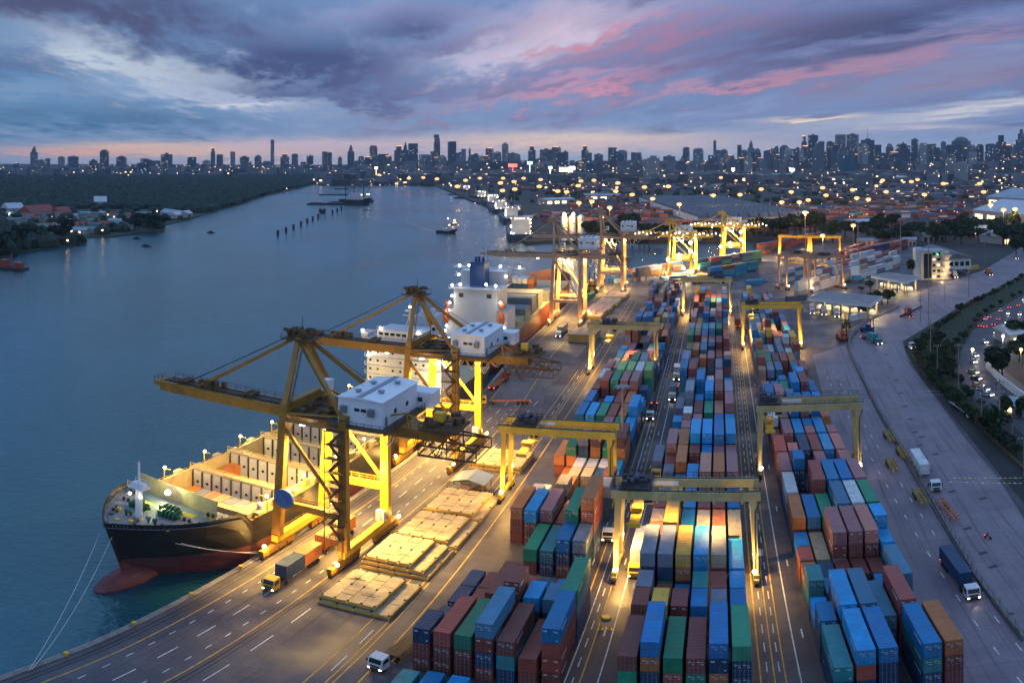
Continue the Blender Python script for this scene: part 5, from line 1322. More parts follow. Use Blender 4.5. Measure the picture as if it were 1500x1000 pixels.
hts = {'spire':'tower ending in a thin spire','step':'stepped tower','dome':'round topped tower','twin':'pair of joined towers','crown':'tower with a set back crown','pixel':'tall notched tower','antenna':'broad dark tower with a tall antenna','glass':'blue glass tower with an open front','temple':'low tower under dark pyramid roof','dark':'dark slab tower','pale':'pale nearer concrete block','slab':'slender slab tower','':'plain flat topped tower'}
def where(px):
    if px < 160: return 'above the left end of the jungle'
    if px < 460: return 'above the jungle left of the river'
    if px < 640: return 'behind the river bend'
    if px < 760: return 'behind the old port ships'
    if px < 900: return 'above the silos and far port lamps'
    if px < 1000: return 'above the dark basin trees'
    if px < 1130: return 'above the yellow basin cranes'
    if px < 1260: return 'above the tall gantries'
    if px < 1380: return 'above the office building'
    return 'at the right end of the skyline'
cnt = {}
for i, t in enumerate(P_):
    ro, zt, W_ = tower(*t, i)
    k = (hts[t[4]], where(t[0])); cnt[k] = cnt.get(k, 0)+1
    ro['label'] = f"{k[0]} {k[1]}" + ('' if cnt[k] == 1 else f", {ORD[cnt[k]-1]} from the left")
# lower towers fill the gaps
def fill_top(px):
    if px < 480: return rr.uniform(233, 243)
    if px < 900: return rr.uniform(221, 243)
    if px < 1120: return rr.uniform(219, 243)
    return rr.uniform(208, 240)
fc = {}
fills = []
for i in range(208):
    px = rr.choice([rr.uniform(0,1500), rr.uniform(560,1500), rr.uniform(1050,1500)])
    fills.append(px)
for px in sorted(fills):
    top = fill_top(px); w = rr.uniform(6, 16); rho = rr.uniform(4200, 7400)
    ro, zt, W_ = tower(px, top, w, rho, rr.choice(('','','','step','dome','crown','pale') if rho < 5200 else ('','','step','dark')), 0, True)
    k = where(px); fc[k] = fc.get(k, 0)+1
    ro['name_'] = 0; del ro['name_']
    ro['label'] = f"low infill tower {k}, " + (f"{ORD[(fc[k]-1)%30]} from the left" if fc[k] <= 30 else f"{ORD[(fc[k]-31)%30]} past the middle")
    ro['group'] = 'infill towers of the skyline'
# far suburb blocks, beyond counting
it = []
for i in range(6500):
    px = rr.uniform(-30, 1530); rho = 2600 + 5600*rr.random()**1.2
    if px < 470 and rho < 3900: continue
    p = AZ(px, rho); w = rr.uniform(8, 34); g_ = rr.uniform(.03,.20)
    it.append((p.x, p.y, 0, w, rr.uniform(8,28), rr.choice((7,8,10,12,16,22,32)) if (rho < 4200 or px < 520) else rr.choice((10,14,20,28,40,55,70)), rr.uniform(-.6,.6), (g_*rr.uniform(.85,1.1), g_, g_*rr.uniform(1.,1.25))))
def far_mat():
    m = cont_mat('suburb_walls', attr='Col'); nt = m.node_tree; bs = nt.nodes['Principled BSDF']
    P = X(nt, nt.nodes.new('ShaderNodeTexCoord').outputs['Object']); x, y, z = sep(nt, P)
    w = nt.nodes.new('ShaderNodeTexWhiteNoise'); nt.links.new(vec(nt, (x/9.).m('FLOOR'), (y/9.).m('FLOOR'), (z/5.).m('FLOOR')).s, w.inputs['Vector'])
    on = X(nt, w.outputs['Value']).m('GREATER_THAN', .986)
    bs.inputs['Emission Color'].default_value = (1,.62,.28,1); put(nt, bs.inputs['Emission Strength'], on*3.)
    try: m.cycles.emission_sampling = 'NONE'
    except Exception: pass
    return m
M['suburb'] = far_mat()
tag(box_mass(it, 'suburb_rooftops', M['suburb']), kind='stuff')
# ---------------------------------------------------------------- port hinterland on the right: endless container yard
def inl(px, py):
    """is this photo point on the far side of the basin"""
    return True
it = []
for k in range(230):
    px = rr.uniform(770, 1520); py = 272 + 72*rr.random()**.8
    if px < 900 and py > 330: continue
    if px > 1180 and py > 322: continue
    if 930 < px < 1115 and 283 < py < 330: continue
    c0 = G(px, py); ang = rr.choice((R(-24), R(-24), R(66))); n = rr.randint(4, 13); rws = rr.randint(1,3)
    for r_ in range(rws):
        for j in range(n):
            hh = rr.randint(1,3)
            for t in range(hh):
                cl = vary(CC[rr.choice('KKRRRROSSPKKNBgWtT')], rr)
                off = Vector((j*13.0, r_*2.9, 0)); ca, sa = math.cos(ang), math.sin(ang)
                it.append((c0.x+off.x*ca-off.y*sa, c0.y+off.x*sa+off.y*ca, t*2.7+.06, 6.1, 1.2, 2.6, ang, cl))
tag(box_mass(it, 'distant_container_yard', M['contfar']), kind='stuff')
# blocks of containers seen broadside beyond the lanes, and the white reefers
it = []; bigs = []
def run(p0, p1, rows, tiers, pal, gap=.5, rowdir=1, rseed=1):
    a, c = G(*p0), G(*p1); d = (c-a); L = d.length; d.normalize(); q = Vector((-d.y, d.x, 0))*rowdir; ang = math.atan2(d.y, d.x); r_ = random.Random(rseed)
    n = int(L/(12.2+gap))
    for i in range(n):
        for k in range(rows):
            h_ = max(1, tiers + r_.choice((-1,0,0,0)))
            for t in range(h_):
                p = a + d*((i+.5)*(12.2+gap)) + q*(k*2.75+1.3)
                bigs.append((p, t, ang, vary(CC[r_.choice(pal)], r_), k, h_))
run((935,412),(1012,398),2,3,'RRKNKW',.6,1,1); run((1025,398),(1120,382),2,3,'NNKGTNRBtN',.6,1,2); run((1040,411),(1120,398),1,3,'NBKNNTK',.6,1,3)
run((1120,372),(1210,352),3,3,'KRRNK',.6,1,4)
run((1168,434),(1330,387),1,3,'WWWgWt',1.6,1,5); run((1175,421),(1322,380),1,3,'WWgWP',1.6,1,6); run((1150,414),(1300,376),1,3,'WWWSg',1.6,1,7)
run((1240,385),(1338,362),3,3,'RKRSN',.6,1,8); run((1240,372),(1330,352),2,2,'RKRS',.6,1,9)
for (p, t, ang, cl, k, h_) in bigs: it.append((p.x, p.y, t*HC+.06, 6.1, 1.2, HC-.03, ang, cl))
tag(box_mass(it, 'basin_container_rows', M['contfar']), kind='stuff')
# parked trailers and crates strewn over the far end of the lanes
it = []
for i in range(60):
    px = rr.uniform(905, 1115); py = rr.uniform(398, 416); p = G(px, py); it.append((p.x,p.y,.06,rr.choice((1.2,3,6)),1.2,rr.choice((.8,1.4,2.6)),rr.uniform(-.6,.6),vary(CC[rr.choice('BBWKgbO')], rr)))
tag(box_mass(it, 'strewn_trailers', M['contfar']), kind='stuff')

it = []
for i in range(2600):
    px = rr.uniform(640, 1530); py = 251 + abs(rr.gauss(0, 16))
    if py > 300 or (py > 268 and px < 760) or (py > 285 and px < 880) or (925 < px < 1130 and py > 280): continue
    p = G(px, py); w = rr.uniform(5, 24); g_ = rr.uniform(.04,.24); tone = rr.choice(((1,1,1.1),(1.3,.75,.6),(.8,1,1.3),(1,1,1.1),(1.5,.6,.5)))
    it.append((p.x, p.y, 0, w, rr.uniform(5,14), rr.choice((4,5,6,6,8,10)), rr.choice((R(-24),R(66),R(10),R(-60)))+rr.uniform(-.1,.1), (g_*tone[0], g_*tone[1], g_*tone[2])))
tag(box_mass(it, 'port_district_roofs', M['suburb']), kind='stuff')
# ---------------------------------------------------------------- sheds and low buildings
M['zinc'] = mat('zinc_roof', (.30,.36,.42), .45, .2, var=.15, scale=.12, dirt=(.16,.12,.10), dirt_amt=.4)
M['zincw'] = mat('pale_roof', (.52,.56,.60), .5, .1, var=.1, scale=.12, dirt=(.3,.25,.2), dirt_amt=.3)
M['zincd'] = mat('dark_zinc_roof', (.10,.12,.15), .7, var=.3, scale=.08)
M['redroof'] = mat('red_tile_roof', (.30,.08,.06), .8, var=.2, scale=.4); M['wallc'] = mat('shed_wall', (.40,.37,.33), .8, var=.12, scale=.2, dirt=(.2,.15,.1), dirt_amt=.4)
M['greenr'] = mat('green_roof', (.10,.22,.18), .6, var=.15, scale=.3); M['winlit'] = emit('lit_window', (1,.66,.30), 1.0); M['winlit2'] = emit('lit_bay', (1,.66,.28), 4.)
def shed(label, p0, p1, depth, h, roof, lit=0, rise=.18, wall=None, name='warehouse', cat='warehouse', group='sheds of the port', doors=4):
    a, c = G(*p0), G(*p1); d = c-a; L = d.length; ang = math.atan2(d.y, d.x)
    r = thing(name, label, cat, a, ang, group)
    b = MB(); b.box(0,L,0,depth,0,h); wl = b.build('wall', wall or M['wallc'], r)
    b = MB(); e = .8; k = b.pts([(-e,-e,h),(L+e,-e,h),(L+e,depth+e,h),(-e,depth+e,h),(-e,depth/2,h+depth*rise),(L+e,depth/2,h+depth*rise)])
    for f in [(0,1,5,4),(2,3,4,5),(0,4,3),(1,2,5),(0,3,2,1)]: b.face([k+q for q in f])
    b.build('roof', roof, r)
    for i in range(doors):
        x = L*(i+.5)/doors; w = L/doors*.3; b = MB(); b.box(x-w,x+w,-.12,-.02,.2,h*.62); b.build('door', M['winlit2'] if i < lit else M['dsteel'], wl)
    return r
SH = [((1425,322),(1500,331),95,14,'zincw',2,.14,'big pale roofed transit shed behind the office, nearer of the pair'),
      ((1445,300),(1530,306),120,15,'zinc',1,.12,'big blue grey transit shed at the right edge, farther of the pair'),
      ((1250,333),(1312,331),22,7,'zincw',3,.1,'low pale shed with glowing doors left of the big sheds'),
      ((1408,342),(1478,345),24,7,'zincw',4,.1,'long low pale roof with amber lamps under it, right of the dark trees'),
      ((1352,354),(1384,353),12,7,'greenr',0,.15,'green roofed hut among dark trees behind the office'),
      ((1320,360),(1342,360),12,6,'zinc',0,.15,'grey roofed white hut left of the green one behind the containers'),
      ((1255,358),(1318,359),18,4,'zinc',0,.1,'long dark grey low roof behind the red containers'),
      ((1468,358),(1520,352),30,7,'zincw',1,.2,'pale gabled shed by the far road at the right edge'),
      ((925,345),(975,343),22,6,'zinc',0,.12,'low grey building beyond the basin left of the yellow cranes'),
      ((1085,336),(1112,334),20,8,'zincw',0,.1,'white low building beyond the right yellow crane'),
      ((800,299),(842,297),26,8,'zincw',3,.1,'pale terminal shed among the far port lamps, left one'),
      ((850,291),(905,292),30,8,'zinc',3,.1,'long grey shed among the far port lamps, right one'),
      ((1115,262),(1180,260),60,14,'zincw',0,.1,'pale factory roof far behind the container yard centre'),
      ((985,263),(1030,262),50,22,'zincw',2,.1,'broad white office block behind the container yard'),
      ((1300,268),(1330,267),40,20,'zincw',3,.1,'white market hall with a lit edge far right'),
      ((1358,262),(1398,261),50,16,'zinc',3,.1,'long hall beside the pale concrete block'),
      ((1428,263),(1480,262),60,14,'zincw',2,.1,'pale hall at the foot of the right end towers'),
      ((645,262),(668,262),60,14,'zincw',1,.1,'pale river shed at the far bend'),
      ((700,268),(716,268),40,10,'zincw',1,.1,'small pale shed behind the moored ships')]
for p0,p1,dp,h_,rf,lt,rs,lb in SH: shed(lb, p0, p1, dp, h_, M[rf], lt, rs)
# saw-tooth roofed goods shed: rows of vaulted bays
r = thing('goods_shed', 'vast goods shed with rows of small vaulted roofs and white gable ends beyond the basin', 'warehouse', G(936,296))
a, c = G(936,296), G(1022,328); d = c-a; L = d.length; ang = math.atan2(d.y,d.x); r.rotation_euler = (0,0,ang); n = 24; w = L/n; dep = 150
b = MB(); b.box(0,L,1,dep,0,7); b.build('wall', M['wallc'], r)
for i in range(n):
    for k in range(11):
        b = MB(); y0 = 1+k*(dep-1)/11; y1 = y0+(dep-1)/11-1.6; ps0 = []; 
        for j in range(6): t = math.pi*j/5; ps0.append((i*w+w/2-math.cos(t)*w*.47, 7+math.sin(t)*w*.28))
        k0 = b.pts([(x,y0,z) for x,z in ps0]+[(x,y1,z) for x,z in ps0])
        for j in range(5): b.face((k0+j+1,k0+j,k0+6+j,k0+7+j))
        b.face([k0+j for j in range(6)]); b.face([k0+6+j for j in range(6)][::-1]); 
        if k == 0: b.build('vault', M['zincd'], r)
        else:
            if i == 0 and k == 1: VM = []
            VM.append(b)
big = MB()
for q in VM:
    o_ = len(big.v); big.v += q.v; big.f += [tuple(o_+t for t in f) for f in q.f]; big.m += q.m
big.build('rear_vaults', M['zincd'], r)['kind'] = 'stuff'
for i in range(n): b = MB(); b.box(i*w+w*.12,i*w+w*.88,0,.9,0,8.6); b.build('gable_end', M['white'], r)
# silos by the far quay
r = thing('cement_silos', 'three white silos with dark recesses and floodlit tops behind the third crane', 'silo', G(838,352))
for i in range(3):
    b = MB(); b.tube((-8+i*8.5,0,0),(-8+i*8.5,0,24),3.4,14); b.tube((-8+i*8.5,0,24),(-8+i*8.5,0,26),3.4,14,r1=1.2); b.build('silo', M['white'], r)
b = MB(); b.box(-11,12,3,6,0,23); b.build('frame', M['hullbr'], r)
for x in (-8,1): b = MB(); b.sphere((x,-3.6,27),1.6,8,5); b.build('floodlight', M['sod'], r)
lamp('silo', (-4,-9,24), 30000, SOD, r, 1.)

# ---------------------------------------------------------------- high mast lamps of the port and the city
def mast_mesh():
    b = MB(); b.tube((0,0,0),(0,0,28),.45,6,r1=.2); b.tube((0,0,27.6),(0,0,28.4),1.6,10); return b.mesh('mast_pole', M['steel'])
MM = mast_mesh(); hb = MB()
hb.sphere((0,0,28),1,10,6,sq=(2.2,2.2,1.3)); HM = hb.mesh('lamp_head', M['sodfar'])
L1 = [(867,295),(956,291),(995,299),(926,285),(902,280),(893,304),(882,317),(1045,286),(1084,285),(1115,277),(1205,275),(1249,278),(1298,281),(1354,285),(1179,311),(1171,296),(1145,296),(1272,292),(1255,290),(1451,300),(1487,306),(1293,264),(1335,266),(1344,263),(1435,269),(1382,269),(944,274),(979,273),(1056,260),(1159,281),(1184,293),(1210,286),(790,273),(817,280),(847,272),(851,265),(792,263),(767,261),(753,266),(754,277),(733,268),(737,261),(703,261),(682,264),(555,256),(599,261),(670,273),(848,297),(830,281),(736,279),(1441,281),(1470,307),(640,262),(620,260),(870,264),(905,268),(1205,345),(1250,330)]
L1.sort(); ln = 0
for i, (px, py) in enumerate(L1):
    z = 28. if py < 325 else 22.; p = G(px, py, z); p.z = z-28
    r = thing('high_mast_lamp', f"{'upper' if py < 275 else 'middle' if py < 290 else 'lower'} sodium mast lamp, {ORD[i%30]} from the left in the {'left' if i < 30 else 'right'} half of the port", 'lamp mast', p, 0, 'sodium mast lamps over the port and city')
    place('mast_pole', MM, r); hd_ = place('lamp_head', HM, r)
    rho = p.length; s = min(2.8, max(1., rho/640)); hd_.scale = (s, s, s); hd_.location = (0,0,28*(1-s))  # heads grow with distance, the extra size stands in for lamp glow
    if rho < 2300: lamp('mast', (0,0,26), 42000 if rho > 800 else 22000, SOD, r, 1.5)
# swarm of tiny street and window lights
def light_swarm(name, m, pts, r0):
    b = MB()
    for p, s in pts: b.sphere(p, s, 5, 3)
    return tag(b.build(name, m), kind='stuff')
pts = []; pw = []
for i in range(760):
    px = rr.choice((rr.uniform(540,1520), rr.uniform(640,900), rr.uniform(900,1520), rr.uniform(0,560))); py = 246+abs(rr.gauss(0,11)) if px > 540 else rr.uniform(244,251)
    if px < 480 and rr.random() < .4: continue
    p = G(px, py+3, 6.); 
    s = p.length*rr.uniform(.0004,.0010)
    (pw if rr.random() < .10 else pts).append((p, s))
for i in range(150):
    px = rr.uniform(690,1510); py = rr.uniform(262,325)
    if px < 800 and py > 300: continue
    p = G(px, py, 6.); pts.append((p, p.length*rr.uniform(.0005,.0009)))
light_swarm('street_lights', M['sodsm'], pts, 1); light_swarm('white_street_lights', M['wht'], pw, 1)
for (px,py,w,h_,m_,lb) in [(828,252,22,26,'winlit2','bright orange billboard at the foot of the centre towers'),(838,247,10,12,'wht','white lit billboard right of the orange one'),(751,243,16,12,'redl','red lit sign on a low block behind the ships'),(776,239,9,9,'cyan','small bluish lit screen behind the ships'),(1160,249,8,9,'wht','small white billboard above the gantries'),(1074,248,5,7,'wht','little white billboard above the yellow cranes'),(551,246,6,7,'winlit2','square lit sign behind the river bend'),(806,246,6,8,'wht','square white sign left of the orange billboard')]:
    p = AZ(px, 3300); z = H-3300*math.tan((py-233)/PXR); b = MB(); W_ = w/PXR*3300/2; b.box(-W_*.8,W_*.8,-1,1,z-4,z+h_*.75); b.box(-1,1,0,1,-5-0,z-4,0)
    o = b.build('billboard', M[m_], loc=(p.x,p.y,0), rz=-(px-750)/PXR); tag(o, lb, 'billboard')

# ================================================================ vegetation
M['bark'] = mat('bark', (.05,.035,.025), .9)
def leafmat(name, c):
    m = mat(name, c, .75, var=.45, scale=.35); return m
M['leafd'] = leafmat('leaves_dark', (.012,.028,.010)); M['leafm'] = leafmat('leaves_mid', (.022,.048,.012)); M['leafr'] = leafmat('leaves_reddish', (.09,.05,.025))
def crown_mesh(name, seed, n, rx, rz, z0, m, leaf=.9):
    r_ = random.Random(seed); b = MB(); lobes = [(r_.gauss(0,rx*.42), r_.gauss(0,rx*.42), z0+r_.uniform(0,rz*.7), r_.uniform(.45,.75)*rx*.7) for _ in range(9)]
    for i in range(n):
        lx, ly, lz, lr = lobes[i % 9]; th = r_.uniform(0,2*math.pi); ph = math.acos(r_.uniform(-.75,1)); q = lr*r_.uniform(.62,1.05)
        c_ = Vector((lx+q*math.sin(ph)*math.cos(th), ly+q*math.sin(ph)*math.sin(th), lz+q*math.cos(ph)*rz/rx))
        nrm = Vector((r_.gauss(0,1), r_.gauss(0,1), r_.gauss(.4,1))).normalized(); t = nrm.orthogonal().normalized(); s = nrm.cross(t); a_ = r_.uniform(.6,1.3)*leaf
        k = b.pts([c_+t*a_, c_+s*a_*.7, c_-t*a_, c_-s*a_*.7]); b.face((k,k+1,k+2,k+3))
    return b.mesh(name, m)
CR = [crown_mesh('crown', 1, 900, 6., 5., 6., M['leafd'], 1.), crown_mesh('crown', 2, 900, 7., 4.5, 6., M['leafd'], 1.), crown_mesh('crown', 3, 900, 5.5, 6, 6.5, M['leafm'], .9), crown_mesh('crown', 4, 700, 5., 4., 5., M['leafr'], .8)]
tb = MB(); tb.tube((0,0,-1),(0,0,5),.55,7,r1=.35)
for a_ in range(5): t = a_*1.26; tb.tube((0,0,4),(math.cos(t)*2.6,math.sin(t)*2.6,7.5),.25,5,r1=.08)
TM = tb.mesh('trunk', M['bark'])
def tree(px, py, s, kind, label, group, z=0., name='broadleaf_tree', loc=None):
    r = thing(name, label, 'tree', loc if loc is not None else G(px, py, z), rr.uniform(0,6), group); place('trunk', TM, r); place('crown', CR[kind], r); r.scale = (s, s, s*rr.uniform(.85,1.15)); return r
def trees(lst, what, group):
    for i, (px, py, s, k) in enumerate(lst): tree(px, py, s, k, f"{what}, {ORD[i%30]} from the left" + ('' if i < 30 else ', right part'), group)
trees(sorted([(872+i*9+rr.uniform(-3,3), 356-rr.uniform(0,6), rr.uniform(1.5,2.2), i%2) for i in range(10)]), 'tall dark tree beyond the basin left of the yellow cranes', 'dark trees left of the basin cranes')
trees(sorted([(1108+i*11+rr.uniform(-3,3), 347-rr.uniform(0,6), rr.uniform(1.5,2.3), i%2) for i in range(9)]), 'tall dark tree beyond the basin right of the yellow cranes', 'dark trees right of the basin cranes')
trees(sorted([(960+i*12, 349-rr.uniform(0,4), rr.uniform(1.,1.5), i%3) for i in range(13)]), 'smaller dark tree on the far basin shore behind the yellow cranes', 'far basin shore trees')
trees(sorted([(1215+rr.uniform(0,290), 336+rr.uniform(0,24), rr.uniform(1.,1.8), rr.choice((0,1,2))) for i in range(46)]), 'dark tree in the belt behind the office', 'tree belt behind the office')
trees(sorted([(1480+rr.uniform(-3,30), 355+rr.uniform(0,20), rr.uniform(1.,1.4), rr.choice((0,1,2))) for i in range(8)]), 'dark tree beside the far end of the truck road', 'trees at the road end')
trees([(1342,408,1.15,0),(1250,452,.55,2),(1283,449,.8,2),(1292,447,.7,3),(1300,445,.6,2),(1268,462,.6,2),(1275,425,.5,2),(1262,428,.45,3)], 'leafy tree by the gate canopies and the office', 'trees by the gate')
# shrub row between truck road and highway
hed = []
pth = [(1500,406),(1470,424),(1440,440),(1410,456),(1385,474),(1362,492),(1348,508),(1342,524),(1348,542),(1362,560),(1378,578),(1395,594),(1412,608),(1430,622),(1450,640),(1470,655),(1492,672)]
for (a0,b0),(a1,b1) in zip(pth, pth[1:]):
    for t in (0,.2,.4,.6,.8): hed.append((a0+(a1-a0)*t+rr.uniform(-2,2)+3, b0+(b1-b0)*t+rr.uniform(-1,1), rr.uniform(.26,.42), rr.choice((2,2,0,3,3))))
hed += [(1372+rr.uniform(-12,26), 500+rr.uniform(0,60), rr.uniform(.3,.5), rr.choice((2,0))) for _ in range(26)]
for i, (px,py,s,k) in enumerate(hed):
    tree(px,py,s,k, f"{'reddish' if k == 3 else 'green' if k == 2 else 'dark green'} roadside bush by the highway, {ORD[i%30]} along the {['first','second','third','fourth'][i//30]} stretch", 'bushes between the truck road and the highway', name='roadside_bush')
    bpy.context.scene.collection.objects[-1]
trees([(1494,530,.9,0),(1502,520,.9,0),(1455,640,.8,2),(1462,548,.9,0),(1468,552,.8,0),(1490,500,.8,0),(1470,612,.5,2),(1495,610,.5,2)], 'dark tree among the roofs right of the highway', 'trees right of the highway')
pth2 = [(1560,404),(1500,430),(1470,446),(1448,462),(1432,478),(1418,492),(1408,508),(1400,525),(1398,545),(1410,566),(1428,586),(1452,608)]
hed = []
for (a0,b0),(a1,b1) in zip(pth2, pth2[1:]):
    for t in (0,.5): hed.append((a0+(a1-a0)*t+rr.uniform(-3,3)-4, b0+(b1-b0)*t+rr.uniform(-2,2), rr.uniform(.24,.4), rr.choice((2,0,0,3))))
for i, (px,py,s,k) in enumerate(hed):
    tree(px,py,s,k, f"{'reddish' if k == 3 else 'green' if k == 2 else 'dark green'} bush along the inner highway kerb, {ORD[i%30]} along its {['far','near'][i//30]} stretch", 'bushes along the highway kerb', name='roadside_bush')
# left bank: jungle canopy as one mass, then single big trees on the shore
def canopy(name, n, pick, m, smin, smax, z0):
    ico_v, ico_f = [], []
    import bmesh
    bm_ = bmesh.new(); bmesh.ops.create_icosphere(bm_, subdivisions=1, radius=1.); 
    ico_v = np.array([v.co[:] for v in bm_.verts], np.float32); bm_.faces.ensure_lookup_table(); ico_f = np.array([[v.index for v in f.verts] for f in bm_.faces], np.int32); bm_.free()
    rg = np.random.default_rng(5); V = []; F = []; k = 0
    for i in range(n):
        p = pick()
        if p is None: continue
        s = rr.uniform(smin, smax); q = ico_v*(1+rg.uniform(-.28,.28,(len(ico_v),1)))*np.array((s,s,s*rr.uniform(.7,1.1)))
        V.append(q+np.array((p[0],p[1],z0+s*.45))); F.append(ico_f+k); k += len(ico_v)
    me = bpy.data.meshes.new(name); me.from_pydata(np.concatenate(V).tolist(), [], np.concatenate(F).tolist()); me.materials.append(m); me.update()
    o = bpy.data.objects.new(name, me); C.objects.link(o); return tag(o, kind='stuff')
shore = [(p[0], p[1]) for p in bank_px]
def shore_y(px):
    for (x0,y0),(x1,y1) in zip(bank_px[:24], bank_px[1:24]):
        if x0 <= px <= x1 and x1 > x0: return y0+(y1-y0)*(px-x0)/(x1-x0)
    return 262
def pick_bank():
    px = rr.uniform(-140, 478); py = 255 + (shore_y(px)-255)*rr.random()**1.1 - 1.5
    if 8 < px < 238 and 306 < py < 354 and rr.random() < .97: return None
    if 235 < px < 300 and py > 312: return None
    if py < 257: py = rr.uniform(257, 262)
    return G(px, py, -1.8)
canopy('jungle_canopy', 17000, pick_bank, leafmat('jungle_leaves', (.008,.022,.010)), 4.5, 9.5, -1.8)  # leaf tone darkened to include the self-shade of dense foliage
def pick_far():
    px = rr.uniform(480, 1510); py = rr.uniform(250, 262) if px < 700 else rr.uniform(251, 300)
    if px < 700 and py > 260: return None
    if rr.random() < .5 and py > 275: return None
    a_ = math.sin(px*.11)*math.sin(py*.9+px*.02)
    if a_ < .25: return None
    return G(px, py, 0)
canopy('city_tree_clumps', 2600, pick_far, M['leafd'], 5., 11., 0.)
tl = [(rr.uniform(-20,100), 0, rr.uniform(1.,1.7), rr.choice((0,0,1))) for _ in range(22)]
trees(sorted([(px, shore_y(px)-rr.uniform(2,16), s, k) for px,_,s,k in tl]), 'big dark tree on the near left bank by the work barge', 'big trees on the left bank')
trees(sorted([(rr.uniform(186,241), rr.uniform(326,337), rr.uniform(1.,1.4), rr.choice((0,1))) for _ in range(13)]), 'dark tree on the headland right of the village', 'headland trees')
# village on the left bank
vb = [(px, py) for px in range(18, 236, 11) for py in (318, 326, 334, 342)]
vc = {}
for i, (px, py) in enumerate(vb):
    px += rr.uniform(-4,4); py += rr.uniform(-2.5,2.5)
    if py > shore_y(px)-3 or rr.random() < .2 or (px < 55 and py > 338) or (190 < px and py > 322): continue
    rf = rr.choice(('zinc','zincd','redroof','zinc','zincd','greenr')); row = 'front' if py > 336 else 'middle' if py > 322 else 'back'; w = rr.uniform(12,22)
    nm = {'zinc':'grey','zincd':'dark grey','redroof':'red','greenr':'green'}[rf]; k = (nm,row); vc[k] = vc.get(k,0)+1
    r = thing('village_house', f"{nm} roofed house in the {row} rows of the village, {ORD[vc[k]-1]} from the left", 'house', G(px,py,-1.8), rr.uniform(-.5,.5), 'houses of the riverside village')
    b = MB(); b.box(-w/2,w/2,-4,4,0,4.5); b.build('wall', M['wallc'], r)
    b = MB(); k = b.pts([(-w/2-.8,-5,4.4),(w/2+.8,-5,4.4),(w/2+.8,5,4.4),(-w/2-.8,5,4.4),(-w/2-.8,0,7.2),(w/2+.8,0,7.2)])
    for f in [(0,1,5,4),(2,3,4,5),(0,4,3),(1,2,5)]: b.face([k+q for q in f])
    b.build('roof', M[rf], r)
    if rr.random() < .22: b = MB(); b.box(-1,1,-4.15,-4.02,1,3); b.build('window', M['winlit2'], r)
for (p0,p1,dp,h_,rf,lb) in [((12,313),(36,312),22,8,'zincw','long pale blue roofed hall at the left of the village'),((46,321),(82,318),26,9,'redroof','large red roofed temple hall in the village'),((86,319),(104,318),18,9,'redroof','smaller red gabled temple hall right of the large one'),((138,303),(156,303),26,9,'zincw','white roofed pavilion alone in the jungle'),((235,315),(262,319),14,5,'zinc','grey boathouse roof on the jungle shore, left one'),((258,320),(282,317),12,5,'zincw','pale boathouse roof on the jungle shore, right one')]:
    shed(lb, p0, p1, dp, h_, M[rf], 0, .35, name='hall', cat='hall', group='halls on the left bank', doors=2)
lp = [(G(px,py,4.), .8) for px,py in [(64,340),(86,339),(99,352),(14,312),(100,305),(27,331),(118,332),(150,337),(48,290),(118,293),(230,309),(76,318),(320,296),(300,282),(180,290),(420,276),(380,268),(210,285)]]
light_swarm('village_lights', M['sod'], lp, 1)
# ================================================================ hatch covers laid on the quay
M['cover'] = mat('hatch_cover_paint', (.42,.33,.20), .65, var=.25, scale=.5, dirt=(.25,.15,.07), dirt_amt=.6); M['coverr'] = mat('hatch_cover_pink', (.36,.24,.22), .65, var=.15, scale=.5, dirt=(.2,.12,.08), dirt_amt=.5); M['covere'] = mat('cover_edge', (.50,.33,.08), .6, var=.2)
def hatch_cover(u0, u1, v0, v1, z, label, m=None, nx=4, ny=3, frame=QA, th=.75):
    m = m or M['cover']
    r = thing('hatch_cover', label, 'hatch cover', XY((u0+u1)/2, (v0+v1)/2, z, frame), -frame, 'ship hatch covers laid on the quay')
    W_, L_ = u1-u0, v1-v0
    b = MB(); b.box(-W_/2,W_/2,-L_/2,L_/2,0,th-.12); b.build('frame', M['craned'], r)
    for i in range(nx):
        for j in range(ny):
            b = MB(); x0 = -W_/2+.12+i*(W_-.24)/nx; y0 = -L_/2+.12+j*(L_-.24)/ny; b.box(x0+.06,x0+(W_-.24)/nx-.06,y0+.06,y0+(L_-.24)/ny-.06,th-.14,th); b.build('panel', m, r)
    b = MB(); b.box(-W_/2,W_/2,-L_/2-.05,-L_/2+.08,.1,th+.03); b.box(W_/2-.08,W_/2+.05,-L_/2,L_/2,.1,th+.03)
    for i in range(nx+1): b.cb((-W_/2+i*W_/nx, -L_/2-.15, th*.5),(.3,.25,.5))
    b.build('edge_trim', M['covere'], r)
    for (x,y) in ((-.12,-.3),(.2,-.22),(-.2,.2),(.12,.28)):
        b = MB(); b.box(W_*x-1.2,W_*x+1.2,L_*y-.09,L_*y+.09,th,th+.03); b.build('lifting_slot', M['black'], r)
    for i in range(nx+1):
        for y in (-.48,0,.48): b = MB(); b.cb((-W_/2+.2+i*(W_-.4)/nx, L_*y, th+.1),(.35,.35,.2)); b.build('twistlock', M['dsteel'], r)
    return r
stk = [('nearest stack by the first crane', [(-67.3,-54.4,114.2,127.2),(-67.3,-57.2,114.8,126.8)]),
       ('second stack, brightest under the crane lights', [(-67.8,-54.6,130.2,143.6),(-67.6,-55.6,130.6,143.2),(-67.4,-58.2,131,142.8)]),
       ('third stack behind the brightest one', [(-67.8,-54.6,144.6,158.2),(-67.6,-56.6,145,158)]),
       ('fourth stack before the small roofed shelter', [(-67.8,-54.6,159.2,173.2),(-67.6,-56.4,159.6,172.8)])]
